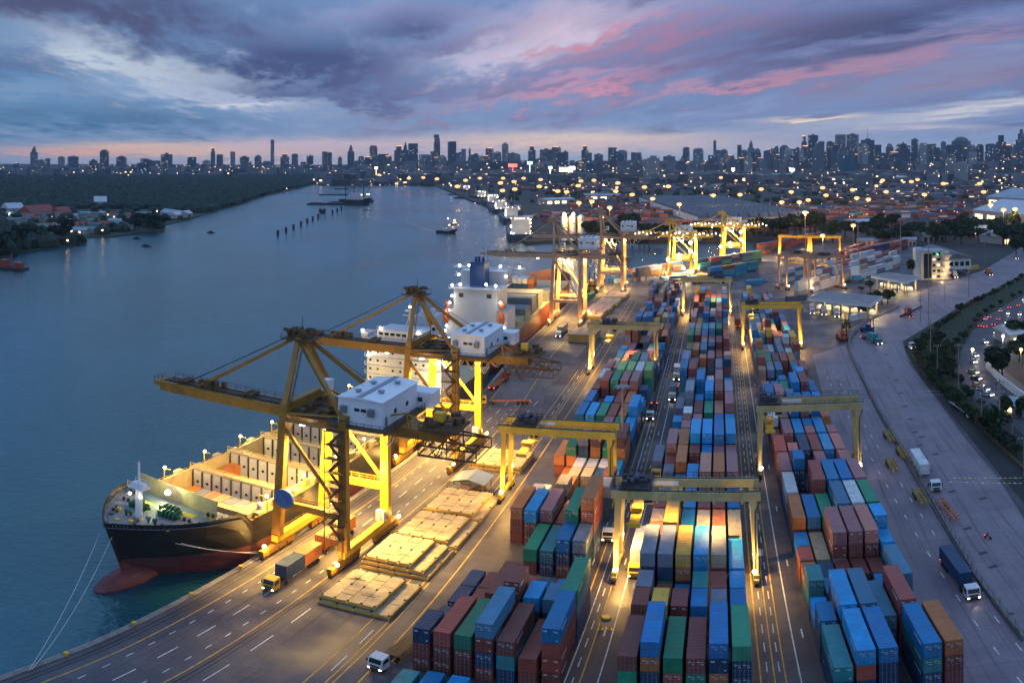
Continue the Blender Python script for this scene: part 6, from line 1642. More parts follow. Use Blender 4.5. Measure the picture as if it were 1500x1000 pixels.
for nm, ls in stk:
    for k, (a, c, d, e) in enumerate(ls):
        hatch_cover(a, c, d, e, .05+k*.95, f"{['bottom','middle','upper'][k] if len(ls) > 2 else ['lower','upper'][k]} cream hatch cover of the {nm}")
for k in range(2): hatch_cover(-68,-55,190+k*.4,203,.05+k*.95, f"{['lower','upper'][k]} pale hatch cover beyond the shelter, behind the yellow gantry leg")
for k in range(4): 
    c_ = UV(G(856,497), QA); hatch_cover(c_[0]-6.,c_[0]+6.,c_[1]-6,c_[1]+7,.05+k*.95, f"{ORD[k]} pink brown hatch cover up in the stack by the third crane", M['coverr'], 3, 2)
for k in range(4):
    c_ = UV(G(868+k*12,463-k*9), QA); hatch_cover(c_[0]-6.,c_[0]+6.,c_[1]-9,c_[1]+9,.05, f"pinkish hatch cover laid in the row beside the third crane, {ORD[k]} from the near end", M['coverr'], 3, 2, th=2.)
# shelter
p = G(692,716); r = thing('roofed_shelter', 'small shelter with a lilac grey gabled roof beside the last hatch covers', 'shelter', p, -QA)
b = MB(); k = b.pts([(-4.2,-3.6,3.0),(4.2,-3.6,3.0),(4.2,3.6,3.0),(-4.2,3.6,3.0),(0,-3.8,4.1),(0,3.8,4.1)]); [b.face([k+q for q in f]) for f in [(0,4,5,3),(4,1,2,5)]]; b.face((k,k+3,k+2,k+1)); b.build('roof', M['zinc'], r)
for x in (-3.6,3.6):
    for y in (-3,3): b = MB(); b.bar((x,y,0),(x,y,3.),.16); b.build('post', M['steel'], r)
b = MB(); b.box(-2.4,-.2,-1.4,1.4,0,1.6); b.build('counter', M['coverr'], r); b = MB(); b.box(1,2.6,-2,-.6,0,.9); b.box(1.2,2.8,.4,1.8,0,1.1); b.build('bench', M['craned'], r)
for i,(x,y) in enumerate([(7,3),(8.2,4.5),(-5.6,-3.2)]): 
    b = MB(); b.tube((0,0,0),(0,0,1.1),.4,8); b.tube((0,0,1.1),(0,0,1.15),.42,8); tag(b.build('oil_drum', M['blue' if i else 'dsteel'], loc=p+Vector((x,y,.03))), ['dark drum right of the small shelter','blue drum right of the small shelter, nearer one','blue drum at the left foot of the small shelter'][i] , 'drum')

# ================================================================ trucks and trailers
M['tail'] = emit('tail_lamp', (1,.06,.02), 7.); M['head'] = emit('head_lamp', (1,.85,.6), 12.)
M['cabw'] = mat('cab_white', (.68,.68,.68), .35); M['caby'] = mat('cab_yellow', (.70,.40,.03), .4); M['cabr'] = mat('cab_red', (.35,.05,.04), .4); M['cabt'] = mat('cab_teal', (.03,.22,.24), .4); M['chor'] = mat('chassis_orange', (.55,.14,.04), .5); M['chy'] = mat('chassis_yellow', (.38,.24,.03), .6, var=.3)
def wheel_mesh():
    b = MB(); b.tube((-.16,0,0),(.16,0,0),.5,12); b.tube((-.18,0,0),(.18,0,0),.24,8); return b.mesh('wheel', M['black'])
WM = wheel_mesh()
def tractor(label, loc, rz, cab, lights=True, flat=None, group='yard trucks'):
    """nose towards -y"""
    r = thing('truck', label, 'truck', loc, rz, group)
    b = MB(); k = b.pts([(-1.2,-2.9,.55),(1.2,-2.9,.55),(1.2,-.9,.55),(-1.2,-.9,.55),(-1.2,-2.9,1.75),(1.2,-2.9,1.75),(-1.15,-2.6,2.75),(1.15,-2.6,2.75),(1.15,-.9,2.95),(-1.15,-.9,2.95)])
    for f in [(0,3,2,1),(0,1,5,4),(4,5,7,6),(6,7,8,9),(3,9,8,2),(1,2,8,7,5),(3,0,4,6,9)]: b.face([k+q for q in f])
    cb_ = b.build('cab', cab, r)
    b = MB(); b.face(range(b.pts([(-1.02,-2.92,1.8),(1.02,-2.92,1.8),(.98,-2.66,2.6),(-.98,-2.66,2.6)]), len(b.v)))
    b.build('windscreen', M['glass'], cb_)
    for s in (-1,1): b = MB(); b.box(s*1.215-.015,s*1.215+.015,-2.4,-1.2,1.75,2.5); b.build('side_window', M['glass'], cb_)
    b = MB(); b.box(-1.15,1.15,-2.98,-2.9,.5,.95); b.box(-.8,.8,-2.95,-2.9,1.05,1.45); b.build('grille', M['dsteel'], cb_)
    for s in (-1,1):
        b = MB(); b.box(s*.95-.18,s*.95+.18,-3.02,-2.97,.68,.9); b.build('headlight', M['head'] if lights else M['white'], r)
        b = MB(); b.box(s*1.42-.1,s*1.42+.1,-2.75,-2.65,1.8,2.4); b.build('mirror', M['black'], cb_)
        for y in (-2.1, 1.2): w = place('wheel', WM, r, (s*1.0,y,.52))
    b = MB(); b.box(-.45,.45,-1,2.4,.7,.95); b.build('chassis', M['dsteel'], r)
    if lights:
        lamp('h', (0,-3.6,.9), 70, (1,.85,.6), r, .15, 80, (0,-12,0))
    return r
def trailer(label, loc, rz, m, group='container trailers', L=12.4, lights=True, deck=False, name='trailer'):
    r = thing(name, label, 'trailer', loc, rz, group)
    b = MB()
    for x in (-.5,.5): b.box(x-.1,x+.1,-L/2,L/2,1.05,1.35)
    if deck: b.box(-1.22,1.22,-L/2,L/2,1.3,1.42)
    b.build('frame', m, r)
    for i in range(8): y = -L/2+.15+i*(L-.3)/7; b = MB(); b.box(-1.22,1.22,y-.09,y+.09,1.18,1.38); b.build('crossbar', m, r)
    for y in (L/2-1.2,L/2-2.6,L/2-4.):
        for s in (-1,1): place('wheel', WM, r, (s*.95,y,.52))
    for s in (-1,1): b = MB(); b.bar((s*.6,-L/2+2.4,.05),(s*.6,-L/2+2.4,1.1),.12); b.build('landing_leg', M['dsteel'], r)
    for s in (-1,1): b = MB(); b.box(s*.9-.2,s*.9+.2,L/2,L/2+.05,.9,1.1); b.build('tail_light', M['tail'] if lights else M['hullr'], r)
    return r
def rig(px, py, az, cab, what, cargo, chm=None, lights=True, half=False, loc=None, deck=False, group='yard trucks', cname=None, tl=None, fl=True):
    """tractor, trailer and the boxes on it: the nose at the photo point, heading az (radians from north, 180 deg = towards us)"""
    p = (loc if loc is not None else G(px, py)) + Vector((0,0,.05)); rz = -az + math.pi
    fwd = Vector((math.sin(az), math.cos(az), 0)); tp = p - fwd*3.
    tractor(f"{what}", tp, rz, cab, lights, group=group)
    c0 = tp - fwd*(1.6+6.2-.6)
    if tl is not False: trailer(tl or f"trailer behind the {what}", c0, rz, chm or M['dsteel'], lights=lights, deck=deck)
    for i, ch in enumerate(cargo or ''):
        me = C40c if len(cargo) == 1 and not half else C20c; off = 0 if me is C40c else (3.08 if i == 0 else -3.08)
        o = place('shipping_container', me, None, c0 + fwd*off + Vector((0,0,1.4)), rz, CC[ch]); 
        tag(o, (f"{CN[ch]} container riding behind the {what}") + ('' if len(cargo) == 1 else [', front one', ', rear one'][i]), 'container', 'containers riding on trailers')
S_ = math.pi
rig(392,868,QA+S_,M['caby'],'yellow tractor beside the first crane','NO')
rig(0,0,QA+S_,M['caby'],'yellow tractor half hidden under the first crane','O', loc=Q(-77.5,128.), chm=M['chor'])
rig(548,985,R(205),M['cabw'],'white tractor at the bottom edge left of the container blocks','',deck=True, chm=M['craned'])
rig(890,796,YA+S_,M['cabw'],'white tractor in the lane between left and middle blocks','',tl=False)
rig(0,0,YA+S_,M['caby'],'yellow tractor in the lane under the nearest gantry','W', loc=XY(-15.,141.,0), chm=M['chor'])
rig(703,592,R(-92),M['caby'],'yellow tractor turning across the quay beyond the second crane','', chm=M['chor'])
rig(742,555,R(18),M['cabr'],'dark tractor with red tail lamps driving away along the quay','', chm=M['chor'])
rig(0,0,QA+S_,M['cabw'],'white tractor on the quay below the third crane','t', loc=Q(-84,352)+Vector((0,0,0)))
rig(952,617,YA+S_,M['cabw'],'white tractor in the lane beside the yellow gantry','')
rig(0,0,YA+S_,M['caby'],'yellow tractor by the middle block near the light mast','g', loc=XY(-15.2,192.))
rig(0,0,YA+S_,M['cabw'],'white tractor hugging the middle block, nearer of two','g', loc=XY(-15.4,262.), half=True)
rig(0,0,YA+S_,M['cabw'],'white tractor hugging the middle block, farther of two','W', loc=XY(-15.4,288.), half=True)
rig(0,0,YA,M['cabr'],'red tractor with lit tail lamps at the far lane end','K', loc=XY(8.8,400.))
rig(1427,881,R(194),M['cabw'],'white tractor pulling the long dark box along the fence','N', group='trucks on the right roads')
rig(1372,722,R(197),M['cabw'],'white tractor right of the fence with a bare orange chassis ahead','', tl=False, lights=False, group='trucks on the right roads')
o = trailer('bare orange container chassis right of the fence', G(1388,752)+Vector((0,0,.05)), -R(13.), M['chor'], lights=False)
trailer('trailer under the white box right of the fence', G(1347,690)+Vector((0,0,.05)), -R(17), M['dsteel'], lights=False)
o = place('shipping_container', C40c, None, G(1347,690)+Vector((0,0,1.45)), -R(17), CC['W']); tag(o, 'white box standing on its trailer right of the fence', 'container', 'containers riding on trailers')
for px, py, lb in [(1303,644,'dull yellow chassis parked left of the fence, farthest'),(1307,686,'dull yellow chassis parked left of the fence, second'),(1348,733,'dull yellow chassis parked left of the fence, nearest'),(1322,668,'dull yellow chassis parked left of the fence, third'),(1148,500,'yellow chassis parked by the right leg of the far right gantry')]:
    trailer(lb, G(px,py)+Vector((0,0,.05)), -R(16)+rr.uniform(-.05,.05), M['chy'], lights=False, L=9.)
rig(1424,614,R(190),M['cabw'],'white lorry parked by the kerb under the power poles','',deck=True, chm=M['cabw'], group='trucks on the right roads', lights=False)
rig(1289,506,R(178),M['cabt'],'teal lorry on the truck road','T', group='trucks on the right roads', half=True, tl='trailer under the teal lorry box')
for i,(px,py) in enumerate([(1190,461),(1207,463),(1226,466)]): rig(px,py,R(200),M['cabw'],f"white lorry leaving the gate canopy, {ORD[i]} from the left",'W',half=True, group='trucks at the gate')
rig(1338,512,R(178),M['cabw'],'white van like lorry at the tip of the grass verge','',tl=False, group='trucks on the right roads')
rig(1328,458,R(20),M['cabr'],'red lorry beside the long concrete barrier','K',half=True, group='trucks on the right roads')
rig(1452,404,R(200),M['cabr'],'orange lorry on the far truck road','O',half=True, group='trucks on the right roads')
rig(1401,408,R(200),M['cabw'],'lit lorry beside the office building','W',half=True, group='trucks on the right roads')
rig(1490,380,R(215),M['cabt'],'small blue lorry at the top of the truck road','',tl=False, group='trucks on the right roads')
rig(1270,412,R(95),M['cabt'],'blue lorry between the two gate canopies','B',half=True, group='trucks at the gate')
# containers parked on the ground near the gate
for px,py,ch,az,lb in [(1257,467,'W',60,'white box on the ground where fence meets gate'),(866,436,'G',20,'green container held under the yellow stacker on the quay'),(1425,395,'Y',70,'yellow box beside the far truck road'),(1105,417,'B',80,'blue box behind the farthest gantry'),(905,413,'B',75,'blue box at the dock basin edge'),(1166,440,'N',85,'navy box left of the gate canopies')]:
    o = place('shipping_container', C40c, None, G(px,py)+Vector((0,0,.06)), -R(az), CC[ch]); tag(o, lb, 'container', 'containers set down apart')
# forklift and stackers
def loader(label, px, py, rz, m, k=1.):
    r = thing('container_loader', label, 'loader', G(px,py)+Vector((0,0,.05)), rz, 'yard loaders')
    b = MB(); b.box(-1.2,1.2,-3,2.2,.8,2.); b.build('body', m, r); b = MB(); b.box(-.8,.8,-.6,1.,2.,3.4); cb_ = b.build('cab', m, r); b = MB(); b.box(-.7,.7,-.66,-.6,2.3,3.2); b.build('window', M['glass'], cb_)
    b = MB(); b.bar((-.7,2.3,.4),(-.7,2.3,6.),.25); b.bar((.7,2.3,.4),(.7,2.3,6.),.25); b.box(-1.2,1.2,2.4,2.6,2.,2.5); b.build('lifting_mast', M['dsteel'], r)
    for s in (-1,1):
        for y in (-2,1.5): w = place('wheel', WM, r, (s*1.2,y,.7)); w.scale = (1.6,1.4,1.4)
    r.scale = (k,k,k); return r
loader('rusty yellow loader by the bend of the fence, upper one',1240,480,R(160),M['chy'],1.3); loader('rusty orange loader by the bend of the fence, lower one',1234,498,R(170),M['chor'],1.4); loader('blue loader on the truck road by the fence end',1271,487,R(200),M['funnel'],1.2); loader('yellow stacker over the green box on the quay',866,428,R(180),M['caby'],2.2)
loader('orange loader standing in the far left lane',1018,472,R(20),M['chor'],1.2)
# motorcyclist
r = thing('motorcycle', 'motorcycle riding alone across the empty truck road', 'motorcycle', G(1447,789)+Vector((0,0,.05)), R(20))
for y in (-.65,.65): b = MB(); b.tube((-.05,y,.32),(.05,y,.32),.32,12); b.build('wheel', M['black'], r)
b = MB(); b.box(-.12,.12,-.5,.4,.45,.8); b.bar((0,-.5,.4),(0,-.35,1.1),.06); b.bar((-.35,-.38,1.1),(.35,-.38,1.1),.04); b.box(-.14,.14,0,.75,.8,.9); b.build('frame', M['orange'], r)
b = MB(); b.box(-.1,.1,.78,.82,.6,.75); b.build('tail_light', M['tail'], r)
def person(label, loc, rz, sit=False, shirt=(.1,.1,.15), trouser=(.03,.03,.05)):
    v = {}; J = []; E_ = []; Rr = []
    def j(p, r_): J.append(p); Rr.append(r_); return len(J)-1
    if sit:
        pel = j((0,.25,.95),.15); ch = j((0,.12,1.3),.17); nk = j((0,.05,1.5),.06); hd = j((0,.0,1.68),.11); E_ += [(pel,ch),(ch,nk),(nk,hd)]
        for s in (-1,1):
            sh = j((s*.2,.1,1.42),.07); el_ = j((s*.3,-.12,1.2),.05); ha = j((s*.3,-.36,1.14),.04); hp = j((s*.12,.2,.92),.1); kn = j((s*.2,-.2,.85),.075); ft = j((s*.18,-.05,.42),.055); to = j((s*.18,-.2,.38),.05); E_ += [(ch,sh),(sh,el_),(el_,ha),(pel,hp),(hp,kn),(kn,ft),(ft,to)]
    else:
        pel = j((0,0,.95),.15); ch = j((0,0,1.3),.17); nk = j((0,0,1.5),.06); hd = j((0,-.02,1.68),.11); E_ += [(pel,ch),(ch,nk),(nk,hd)]
        for s in (-1,1):
            sh = j((s*.2,0,1.42),.07); el_ = j((s*.27,.02,1.12),.05); ha = j((s*.28,-.08,.85),.04); hp = j((s*.1,0,.9),.1); kn = j((s*.12,-.03,.5),.075); ft = j((s*.13,.02,.08),.055); to = j((s*.14,-.15,.05),.05); E_ += [(ch,sh),(sh,el_),(el_,ha),(pel,hp),(hp,kn),(kn,ft),(ft,to)]
    me = bpy.data.meshes.new('person'); me.from_pydata(J, E_, []); o = bpy.data.objects.new('person', me); C.objects.link(o)
    sk = o.modifiers.new('s','SKIN'); me.skin_vertices.new() if not me.skin_vertices else None
    for i, q in enumerate(me.skin_vertices[0].data): q.radius = (Rr[i],Rr[i]); q.use_root = i == 0
    o.modifiers.new('d','SUBSURF').levels = 1; me.materials.append(mat('clothes', shirt, .8)); o.location = loc; o.rotation_euler = (0,0,rz); return tag(o, label, 'person')
person('person in dark clothes riding the motorcycle on the truck road', G(1447,789)+Vector((0,0,.08)), R(20), True)
person('person in dark clothes standing on the near ship side deck by the rail', Q(-102.6+13.4,99.5+30.,7.25), R(100), shirt=(.02,.02,.02))
person('person walking beside the left legs of the yellow gantry', G(764,690)+Vector((0,0,.05)), R(30), shirt=(.05,.04,.03))

# ================================================================ cars on the highway
def car_proto(m, label, loc, rz, head=True):
    r = thing('car', label, 'car', loc, rz, 'cars on the highway')
    b = MB(); k = b.pts([(-.88,-2.2,.35),(.88,-2.2,.35),(.88,2.2,.35),(-.88,2.2,.35),(-.86,-2.15,.8),(.86,-2.15,.8),(.88,2.15,.95),(-.88,2.15,.95),(-.86,-1.1,.95),(.86,-1.1,.95),(-.7,-.4,1.42),(.7,-.4,1.42),(.7,1.3,1.42),(-.7,1.3,1.42)])
    for f in [(0,3,2,1),(0,1,5,4),(4,5,9,8),(10,11,12,13),(2,3,7,6),(1,2,6,9,5),(3,0,4,8,7)]: b.face([k+q for q in f])
    b.build('body', m, r)
    b = MB(); k = b.pts([(-.85,-1.08,.96),(.85,-1.08,.96),(.69,-.4,1.4),(-.69,-.4,1.4),(.87,2.1,.96),(-.87,2.1,.96),(.69,1.3,1.4),(-.69,1.3,1.4)]); b.face((k,k+1,k+2,k+3)); b.face((k+1,k+4,k+6,k+2)); b.face((k+5,k,k+3,k+7)); b.face((k+4,k+5,k+7,k+6)); b.build('windows', M['glass'], r)
    for s in (-1,1):
        b = MB(); b.box(s*.62-.2,s*.62+.2,-2.26,-2.18,.55,.78); b.build('headlight', M['head'], r)
        b = MB(); b.box(s*.68-.18,s*.68+.18,2.18,2.24,.6,.82); b.build('tail_light', M['tail'], r)
        for y in (-1.35,1.35): w = place('wheel', WM, r, (s*.8,y,.33)); w.scale = (.7,.66,.66)
    return r
cars = [(1428,522,0,'W'),(1426,531,0,'W'),(1425,547,0,'L'),(1429,556,0,'N'),(1442,502,0,'W'),(1459,488,0,'W'),(1471,485,1,'g'),(1444,479,1,'R'),(1456,476,1,'N'),(1463,468,1,'R'),(1475,473,0,'O'),(1477,460,0,'W'),(1444,468,1,'W'),(1492,448,1,'R'),(1494,461,0,'W'),(1436,478,1,'K'),(1479,451,1,'R'),(1440,572,0,'W'),(1446,580,0,'W'),(1432,566,0,'Y'),(1450,465,1,'g'),(1466,456,1,'W'),(1500,440,0,'W'),(1486,480,1,'B')]
for i, (px,py,away,ch) in enumerate(cars):
    az = R(52 if py < 500 else 30 if py < 535 else -10+180+ -18)
    if py < 500: hdg = R(40) if away else R(220)
    elif py < 545: hdg = R(190)
    else: hdg = R(160)
    tone = {'W':'white','L':'light green','N':'dark','g':'grey','R':'red','O':'orange','K':'maroon','Y':'yellow','B':'blue'}[ch]
    r = car_proto(mat('car_paint_'+tone, CC[ch], .3, spec=.6), f"{tone} car {'driving away' if away else 'coming towards us'} on the highway, {ORD[i]} of the traffic", G(px,py)+Vector((0,0,.07)), -hdg+math.pi)
    if not away: lamp('h', (0,-2.8,.8), 260 if i < 8 else 140, (1,.85,.6), r, .15, 90, (0,-10,0))
# ================================================================ fence along the truck road
fp = [G(*p) for p in [(1500,938),(1465,893),(1430,848),(1412,815),(1394,785),(1362,728),(1330,675),(1306,634),(1284,596),(1262,552),(1246,522),(1243,505),(1252,488),(1270,471),(1300,458),(1318,449)]]
r = thing('roadside_fence', 'long low barrier with railing curving between service road and truck road', 'fence')
for i, (a, c) in enumerate(zip(fp, fp[1:])):
    b = MB(); b.bar(a+Vector((0,0,.45)), c+Vector((0,0,.45)), .35, .9); b.build('barrier_block', M['kerb'], r)
    L = (c-a).length; n = max(1, int(L/3.)); 
    for k in range(n): q = a.lerp(c, k/n); b = MB(); b.bar(q+Vector((0,0,.9)), q+Vector((0,0,2.5)),.16); b.build('post', M['coverr'] if i < 9 else M['steel'], r)
    b = MB(); b.bar(a+Vector((0,0,2.4)), c+Vector((0,0,2.4)),.08); b.bar(a+Vector((0,0,1.6)), c+Vector((0,0,1.6)),.08); b.build('railing', M['steel'], r)
r = thing('concrete_barrier', 'short straight dark barrier on the truck road below the red lorry', 'barrier'); b = MB(); b.bar(G(1318,465)+Vector((0,0,.5)), G(1350,450)+Vector((0,0,.5)),.5,1.); b.build('barrier_block', M['craned'], r)
fp2 = [G(*p) for p in [(1560,740),(1500,682),(1462,645),(1440,622),(1404,588),(1370,560),(1352,540),(1340,520)]]
r = thing('verge_wall', 'dark boundary wall along the bushes right of the truck road', 'wall')
for a, c in zip(fp2, fp2[1:]): b = MB(); b.bar(a+Vector((-1.5,0,.6)), c+Vector((-1.5,0,.6)),.3,1.2); b.build('wall_section', M['craned'], r)
fp3 = [G(*p) for p in [(1445,540),(1470,565),(1500,588),(1540,618)]]
r = thing('flyover_wall', 'pale concrete wall slanting down right of the highway', 'wall')
for a, c in zip(fp3, fp3[1:]): b = MB(); b.bar(a+Vector((0,0,1.6)), c+Vector((0,0,1.6)),.5,3.2); b.build('wall_section', M['zincw'], r)
# ================================================================ poles
def pole(label, px, py, top, arms=0, m='kerb', r0=.22):
    base = G(px, py); rho = base.length; h_ = H - rho*math.tan((top-233)/PXR)
    r = thing('power_pole', label, 'pole', base, R(-20), 'power poles along the truck road'); b = MB(); b.tube((0,0,0),(0,0,h_),r0,8,r1=r0*.7); b.build('pole', M[m], r)
    for k in range(arms):
        z = h_*(.95-.09*k); b = MB(); b.box(-1.5,1.5,-.08,.08,z,z+.16); b.build('crossarm', M['craned'], r)
        for x in (-1.3,-.5,.5,1.3): b = MB(); b.tube((x,0,z+.16),(x,0,z+.5),.09,6); b.build('insulator', M['white'], r)
    return base, h_
pp = []
for i, (px,py,t,a) in enumerate([(1384,441,404,3),(1419,436,398,2),(1348,472,424,4),(1360,476,345,0),(1363,535,468,0),(1373,548,505,1),(1404,580,503,1),(1438,614,563,2),(1464,642,555,3),(1483,652,622,0),(1442,396,350,0),(1500,700,640,1)]):
    pp.append(pole(['power pole with three crossarms on the pavement by the bushes','power pole farthest along the bushes','power pole with four crossarms before the bushes','very tall bare mast rising before the office','tall bare pole at the tip of the grass verge','short pole right of the bare tall one','tall pole beside the parked white lorry rear','pole with two crossarms at the white lorry nose','stout pale pole with three crossarms near the right edge','short pale stub pole at the right edge','tall thin mast by the far truck road','pole at the right edge below the bushes'][i], px, py, t, a, 'coverr' if i in (3,8) else 'kerb', .3 if i in (3,8) else .22))
seq = [11,8,7,6,4,2,0,1]; b = None
r = thing('power_lines', 'thin power lines strung from pole to pole along the truck road', 'power line')
for i, k in zip(seq, seq[1:]):
    (p0,h0),(p1,h1) = pp[i], pp[k]
    for o_ in (-1.2,1.2):
        a = p0+Vector((o_,0,h0*.93)); c = p1+Vector((o_,0,h1*.93)); b = MB(); b.path([a.lerp(c,t/8)-Vector((0,0,3.*4*(t/8)*(1-t/8))) for t in range(9)], .035, 4); b.build('wire', M['black'], r)
def lightmast(label, px, py, top, lit=False):
    base = G(px, py); h_ = H - base.length*math.tan((top-233)/PXR)
    r = thing('light_mast', label, 'light mast', base, 0, 'light masts of the terminal'); b = MB(); b.tube((0,0,0),(0,0,h_),.38,10,r1=.22); b.tube((0,0,0),(0,0,1.2),.8,10); b.build('pole', M['coverr'], r)
    b = MB(); b.tube((0,0,h_-.2),(0,0,h_+.15),1.5,12); b.build('lamp_ring', M['steel'], r)
    for k in range(8): t = k*math.pi/4; b = MB(); b.cb((1.7*math.cos(t),1.7*math.sin(t),h_-.1),(.7,.7,.45)); b.build('floodlight', M['sod'] if lit else M['steel'], r)
    if lit: lamp('m', (0,0,h_-1.5), 16000, SOD, r, 1.)
lightmast('tall light mast with unlit lamp ring before the right leg of the yellow gantry', 912, 692, 566)
lightmast('tall thin mast at the edge of the left block in its far part', 979, 520, 412)
lightmast('lit mast between the tall yellow gantries and the trees', 1180, 388, 311, True)
lightmast('unlit mast behind the white containers', 1257, 392, 325)
lightmast('unlit mast at the gate side of the white containers', 1319, 372, 320)
# ================================================================ gate canopies and office
M['canopy'] = mat('canopy_roof', (.28,.24,.22), .8, var=.15, scale=.2); M['office'] = mat('office_wall', (.52,.44,.34), .7, var=.08, scale=.3, dirt=(.3,.22,.15), dirt_amt=.4)
def canopy_(label, poly, z, n, lit):
    ps = [G(px,py,z) for px,py in poly]; base = sum(ps, Vector())/4; base.z = 0
    r = thing('gate_canopy', label, 'gate canopy', base, 0, 'canopies of the terminal gate')
    L_ = [p-base for p in ps]; b = MB(); b.prism([(p.x,p.y) for p in L_], z-1.1, z-.1, 0, 1); b.build('roof', [M['white'], M['canopy']], r)
    b = MB(); 
    for p, q in zip(L_, L_[1:]+L_[:1]): b.bar(Vector((p.x,p.y,z+.15)), Vector((q.x,q.y,z+.15)),.4,.6)
    b.build('parapet', M['zincw'], r)
    for i in range(n):
        for t in (.15,.85):
            a = L_[0].lerp(L_[3],t); c = L_[1].lerp(L_[2],t); p = a.lerp(c,(i+.5)/n); b = MB(); b.bar((p.x,p.y,0),(p.x,p.y,z-1.1),.7); b.build('column', M['blue'] if i%2 else M['wallc'], r)
        a = L_[0].lerp(L_[3],.5); c = L_[1].lerp(L_[2],.5); p = a.lerp(c,(i+.5)/n); b = MB(); b.box(p.x-1.2,p.x+1.2,p.y-1.6,p.y+1.6,0,2.8); bo = b.build('booth', M['white'], r); b = MB(); b.box(p.x-1.24,p.x+1.24,p.y-1.65,p.y+1.2,1.2,2.2); b.build('window', M['winlit'], bo)
        b = MB(); b.box(p.x+1.6,p.x+2.8,p.y-1,p.y+1,z-1.25,z-1.12); b.build('ceiling_lamp', M['sod'], r)
        if i % 2 == 0: lamp('g', (p.x+2,p.y,z-1.8), lit, (1,.72,.28), r, .5)
canopy_('long flat gate canopy nearest to the yard with lit booths below', [(1184,437),(1275,447),(1293,435),(1205,427)], 8., 7, 5200)
canopy_('second flat gate canopy behind the first, blue columns', [(1276,404.5),(1326,413),(1350,406),(1300,399.5)], 8., 5, 5200)
for i, (px, py) in enumerate([(1296,402),(1356,402)]): pass
base = G(1376,409); r = thing('office_building', 'five storey cream office with stacked rounded balconies and a long grey roofed wing', 'building', base, R(-14))
W_ = 13.; b = MB(); b.box(-W_,4,0,14,0,19.5); b.build('wall', M['office'], r)
b = MB(); b.box(-W_-3,-W_+2.2,2,10,0,21.5); b.build('stair_tower', M['zincw'], r); b = MB(); b.box(-W_+2.2,-W_+7.5,-.25,-.02,1,18); b.build('glazing', M['glass'], r)
b = MB(); b.box(-W_-.5,4.6,-.6,14.6,19.5,20.); b.build('roof', M['zinc'], r)
for k in range(5):
    b = MB(); b.tube((4,0,k*3.9+.2),(4,0,k*3.9+1.1),4.4,18); b.build('balcony', M['office'], r)
    b = MB(); b.tube((4,0,k*3.9+1.1),(4,0,k*3.9+3.9),3.2,14); fl_ = b.build('corner_tower', M['office'], r)
    for i in range(3):
        x = -4.8+i*3.2; b = MB(); b.box(x,x+2.1,-.2,-.02,k*3.9+1.3,k*3.9+2.9); b.build('window', M['winlit'] if (i+k)%3 == 0 else M['glass'], r)
    b = MB(); b.box(-5.2,4,-1.2,0,k*3.9+.1,k*3.9+.35); b.build('ledge', M['office'], r)
b = MB(); b.sphere((-1.5,-.8,17.4),.5,6,4); b.build('green_lamp', M['grn'], r)
lamp('o', (0,-7,3), 2600, (1,.75,.4), r, .5); lamp('o', (6,-8,10), 2200, (1,.75,.4), r, .5)
b = MB(); b.box(6,28,16,76,4,12); wg = b.build('wing', M['zincw'], r); b = MB(); k = b.pts([(4,14,12),(30,14,12),(30,78,12),(4,78,12),(17,14,16),(17,78,16)]); [b.face([k+q for q in f]) for f in [(0,4,5,3),(4,1,2,5),(0,1,4),(2,3,5)]]; b.build('wing_roof', M['zincd'], r)
for i in range(14): b = MB(); b.box(28.02,28.15,18+i*4.,20.8+i*4.,6.5,9.5); b.build('window', M['glass'], wg)
for i in range(5): b = MB(); b.box(8+i*4.,10.8+i*4.,15.85,15.98,6.5,9.5); b.build('window', M['glass'], wg)
for i in range(8): b = MB(); b.bar((27,18+i*8,0),(27,18+i*8,4),.6); b.build('column', M['wallc'], r)
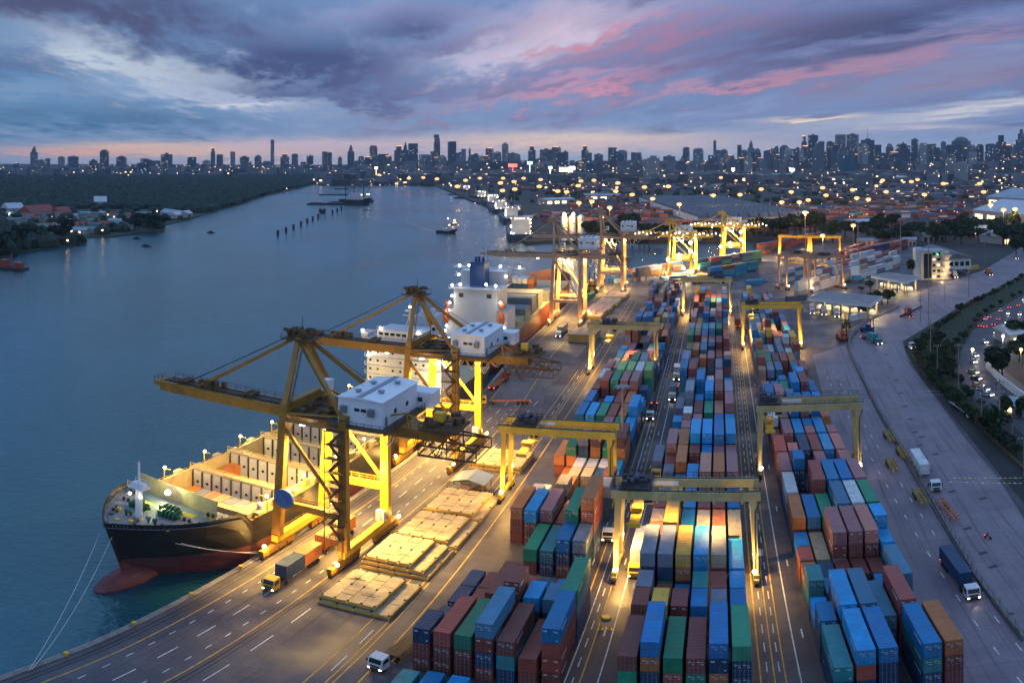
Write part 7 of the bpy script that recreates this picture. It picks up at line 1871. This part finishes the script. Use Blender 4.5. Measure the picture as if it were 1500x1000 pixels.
# roofs right of the highway
for (p0,p1,dp,h_,rf,lb) in [((1480,506),(1530,500),16,5,'zincw','pale blue roofed workshop right of the highway'),((1470,600),(1500,612),6,3,'zinc','small grey roof below the slanting wall')]:
    shed(lb, p0, p1, dp, h_, M[rf], 1, .2, name='workshop', cat='workshop', group='roofs right of the highway', doors=2)
for i,(px,py) in enumerate([(1469,492),(1495,512),(1424,512)]):
    p = G(px,py,8.); r = thing('street_lamp', ['bright white street lamp over the highway','amber lamp on the workshop right of the highway','small lamp at the highway bend'][i], 'street lamp', (p.x,p.y,0)); b = MB(); b.tube((0,0,0),(0,0,8),.12,6); b.build('pole', M['steel'], r); b = MB(); b.sphere((0,-.3,8.1),.55,8,5); b.build('lamp_head', M['wht' if i == 0 else 'sod'], r); lamp('l',(0,-.6,7.3),[3500,1800,900][i],[(1,.95,.8),SOD,SOD][i],r,.4)
# traffic cone like markers and stray kit in the central lane
for i,(px,py) in enumerate([(888,905),(880,922),(893,922)]):
    b = MB(); b.box(-.4,.4,-.4,.4,0,.06); b.tube((0,0,.06),(0,0,.8 if i else .3),.25 if i else .9,10,r1=.05 if i else .7)
    tag(b.build('lane_marker' , M['yel'], loc=G(px,py)+Vector((0,0,.06))), ['round yellow marker lying in the lane left of the middle block','small yellow cone below the round marker, left one','small yellow cone below the round marker, right one'][i], 'marker')
for px, py, ch, lb in [(603,981,'T','teal container at the bottom edge behind the white tractor, leftmost of three'),(640,984,'B','blue container at the bottom edge, middle of the three near the white tractor'),(676,990,'C','bright blue container at the bottom edge, rightmost of the three')]:
    q = UV(G(px, py, 2.96), YA); o = place('shipping_container', C40c, None, XY(q[0], q[1]-6.1, .06), -YA, CC[ch]); tag(o, lb, 'container', 'containers at the bottom edge')

# wakes of the two boats: smoother water drawn out behind them
wm = mat('wake_water', (.004,.05,.075), .06, var=.1, spec=.6)
for nm_, pth_, w_ in [('long faint wake trailing left of the tugboat', [(649,341),(632,338),(610,331),(590,323),(572,317),(552,311),(532,307)], 5.), ('short faint wake trailing right of the small launch', [(669,329),(684,327),(700,325.5),(716,321)], 4.)]:
    ps = [G(px, py, -2.985) for px, py in pth_]; b = MB(); k0 = None
    for i, p in enumerate(ps):
        t = (ps[min(i+1,len(ps)-1)]-ps[max(i-1,0)]).normalized(); q = Vector((-t.y, t.x, 0))*w_*(.3+.25*i); k = b.pts([p-q, p+q])
        if k0 is not None: b.face((k0, k0+1, k+1, k))
        k0 = k
    tag(b.build('wake', wm), kind='structure')
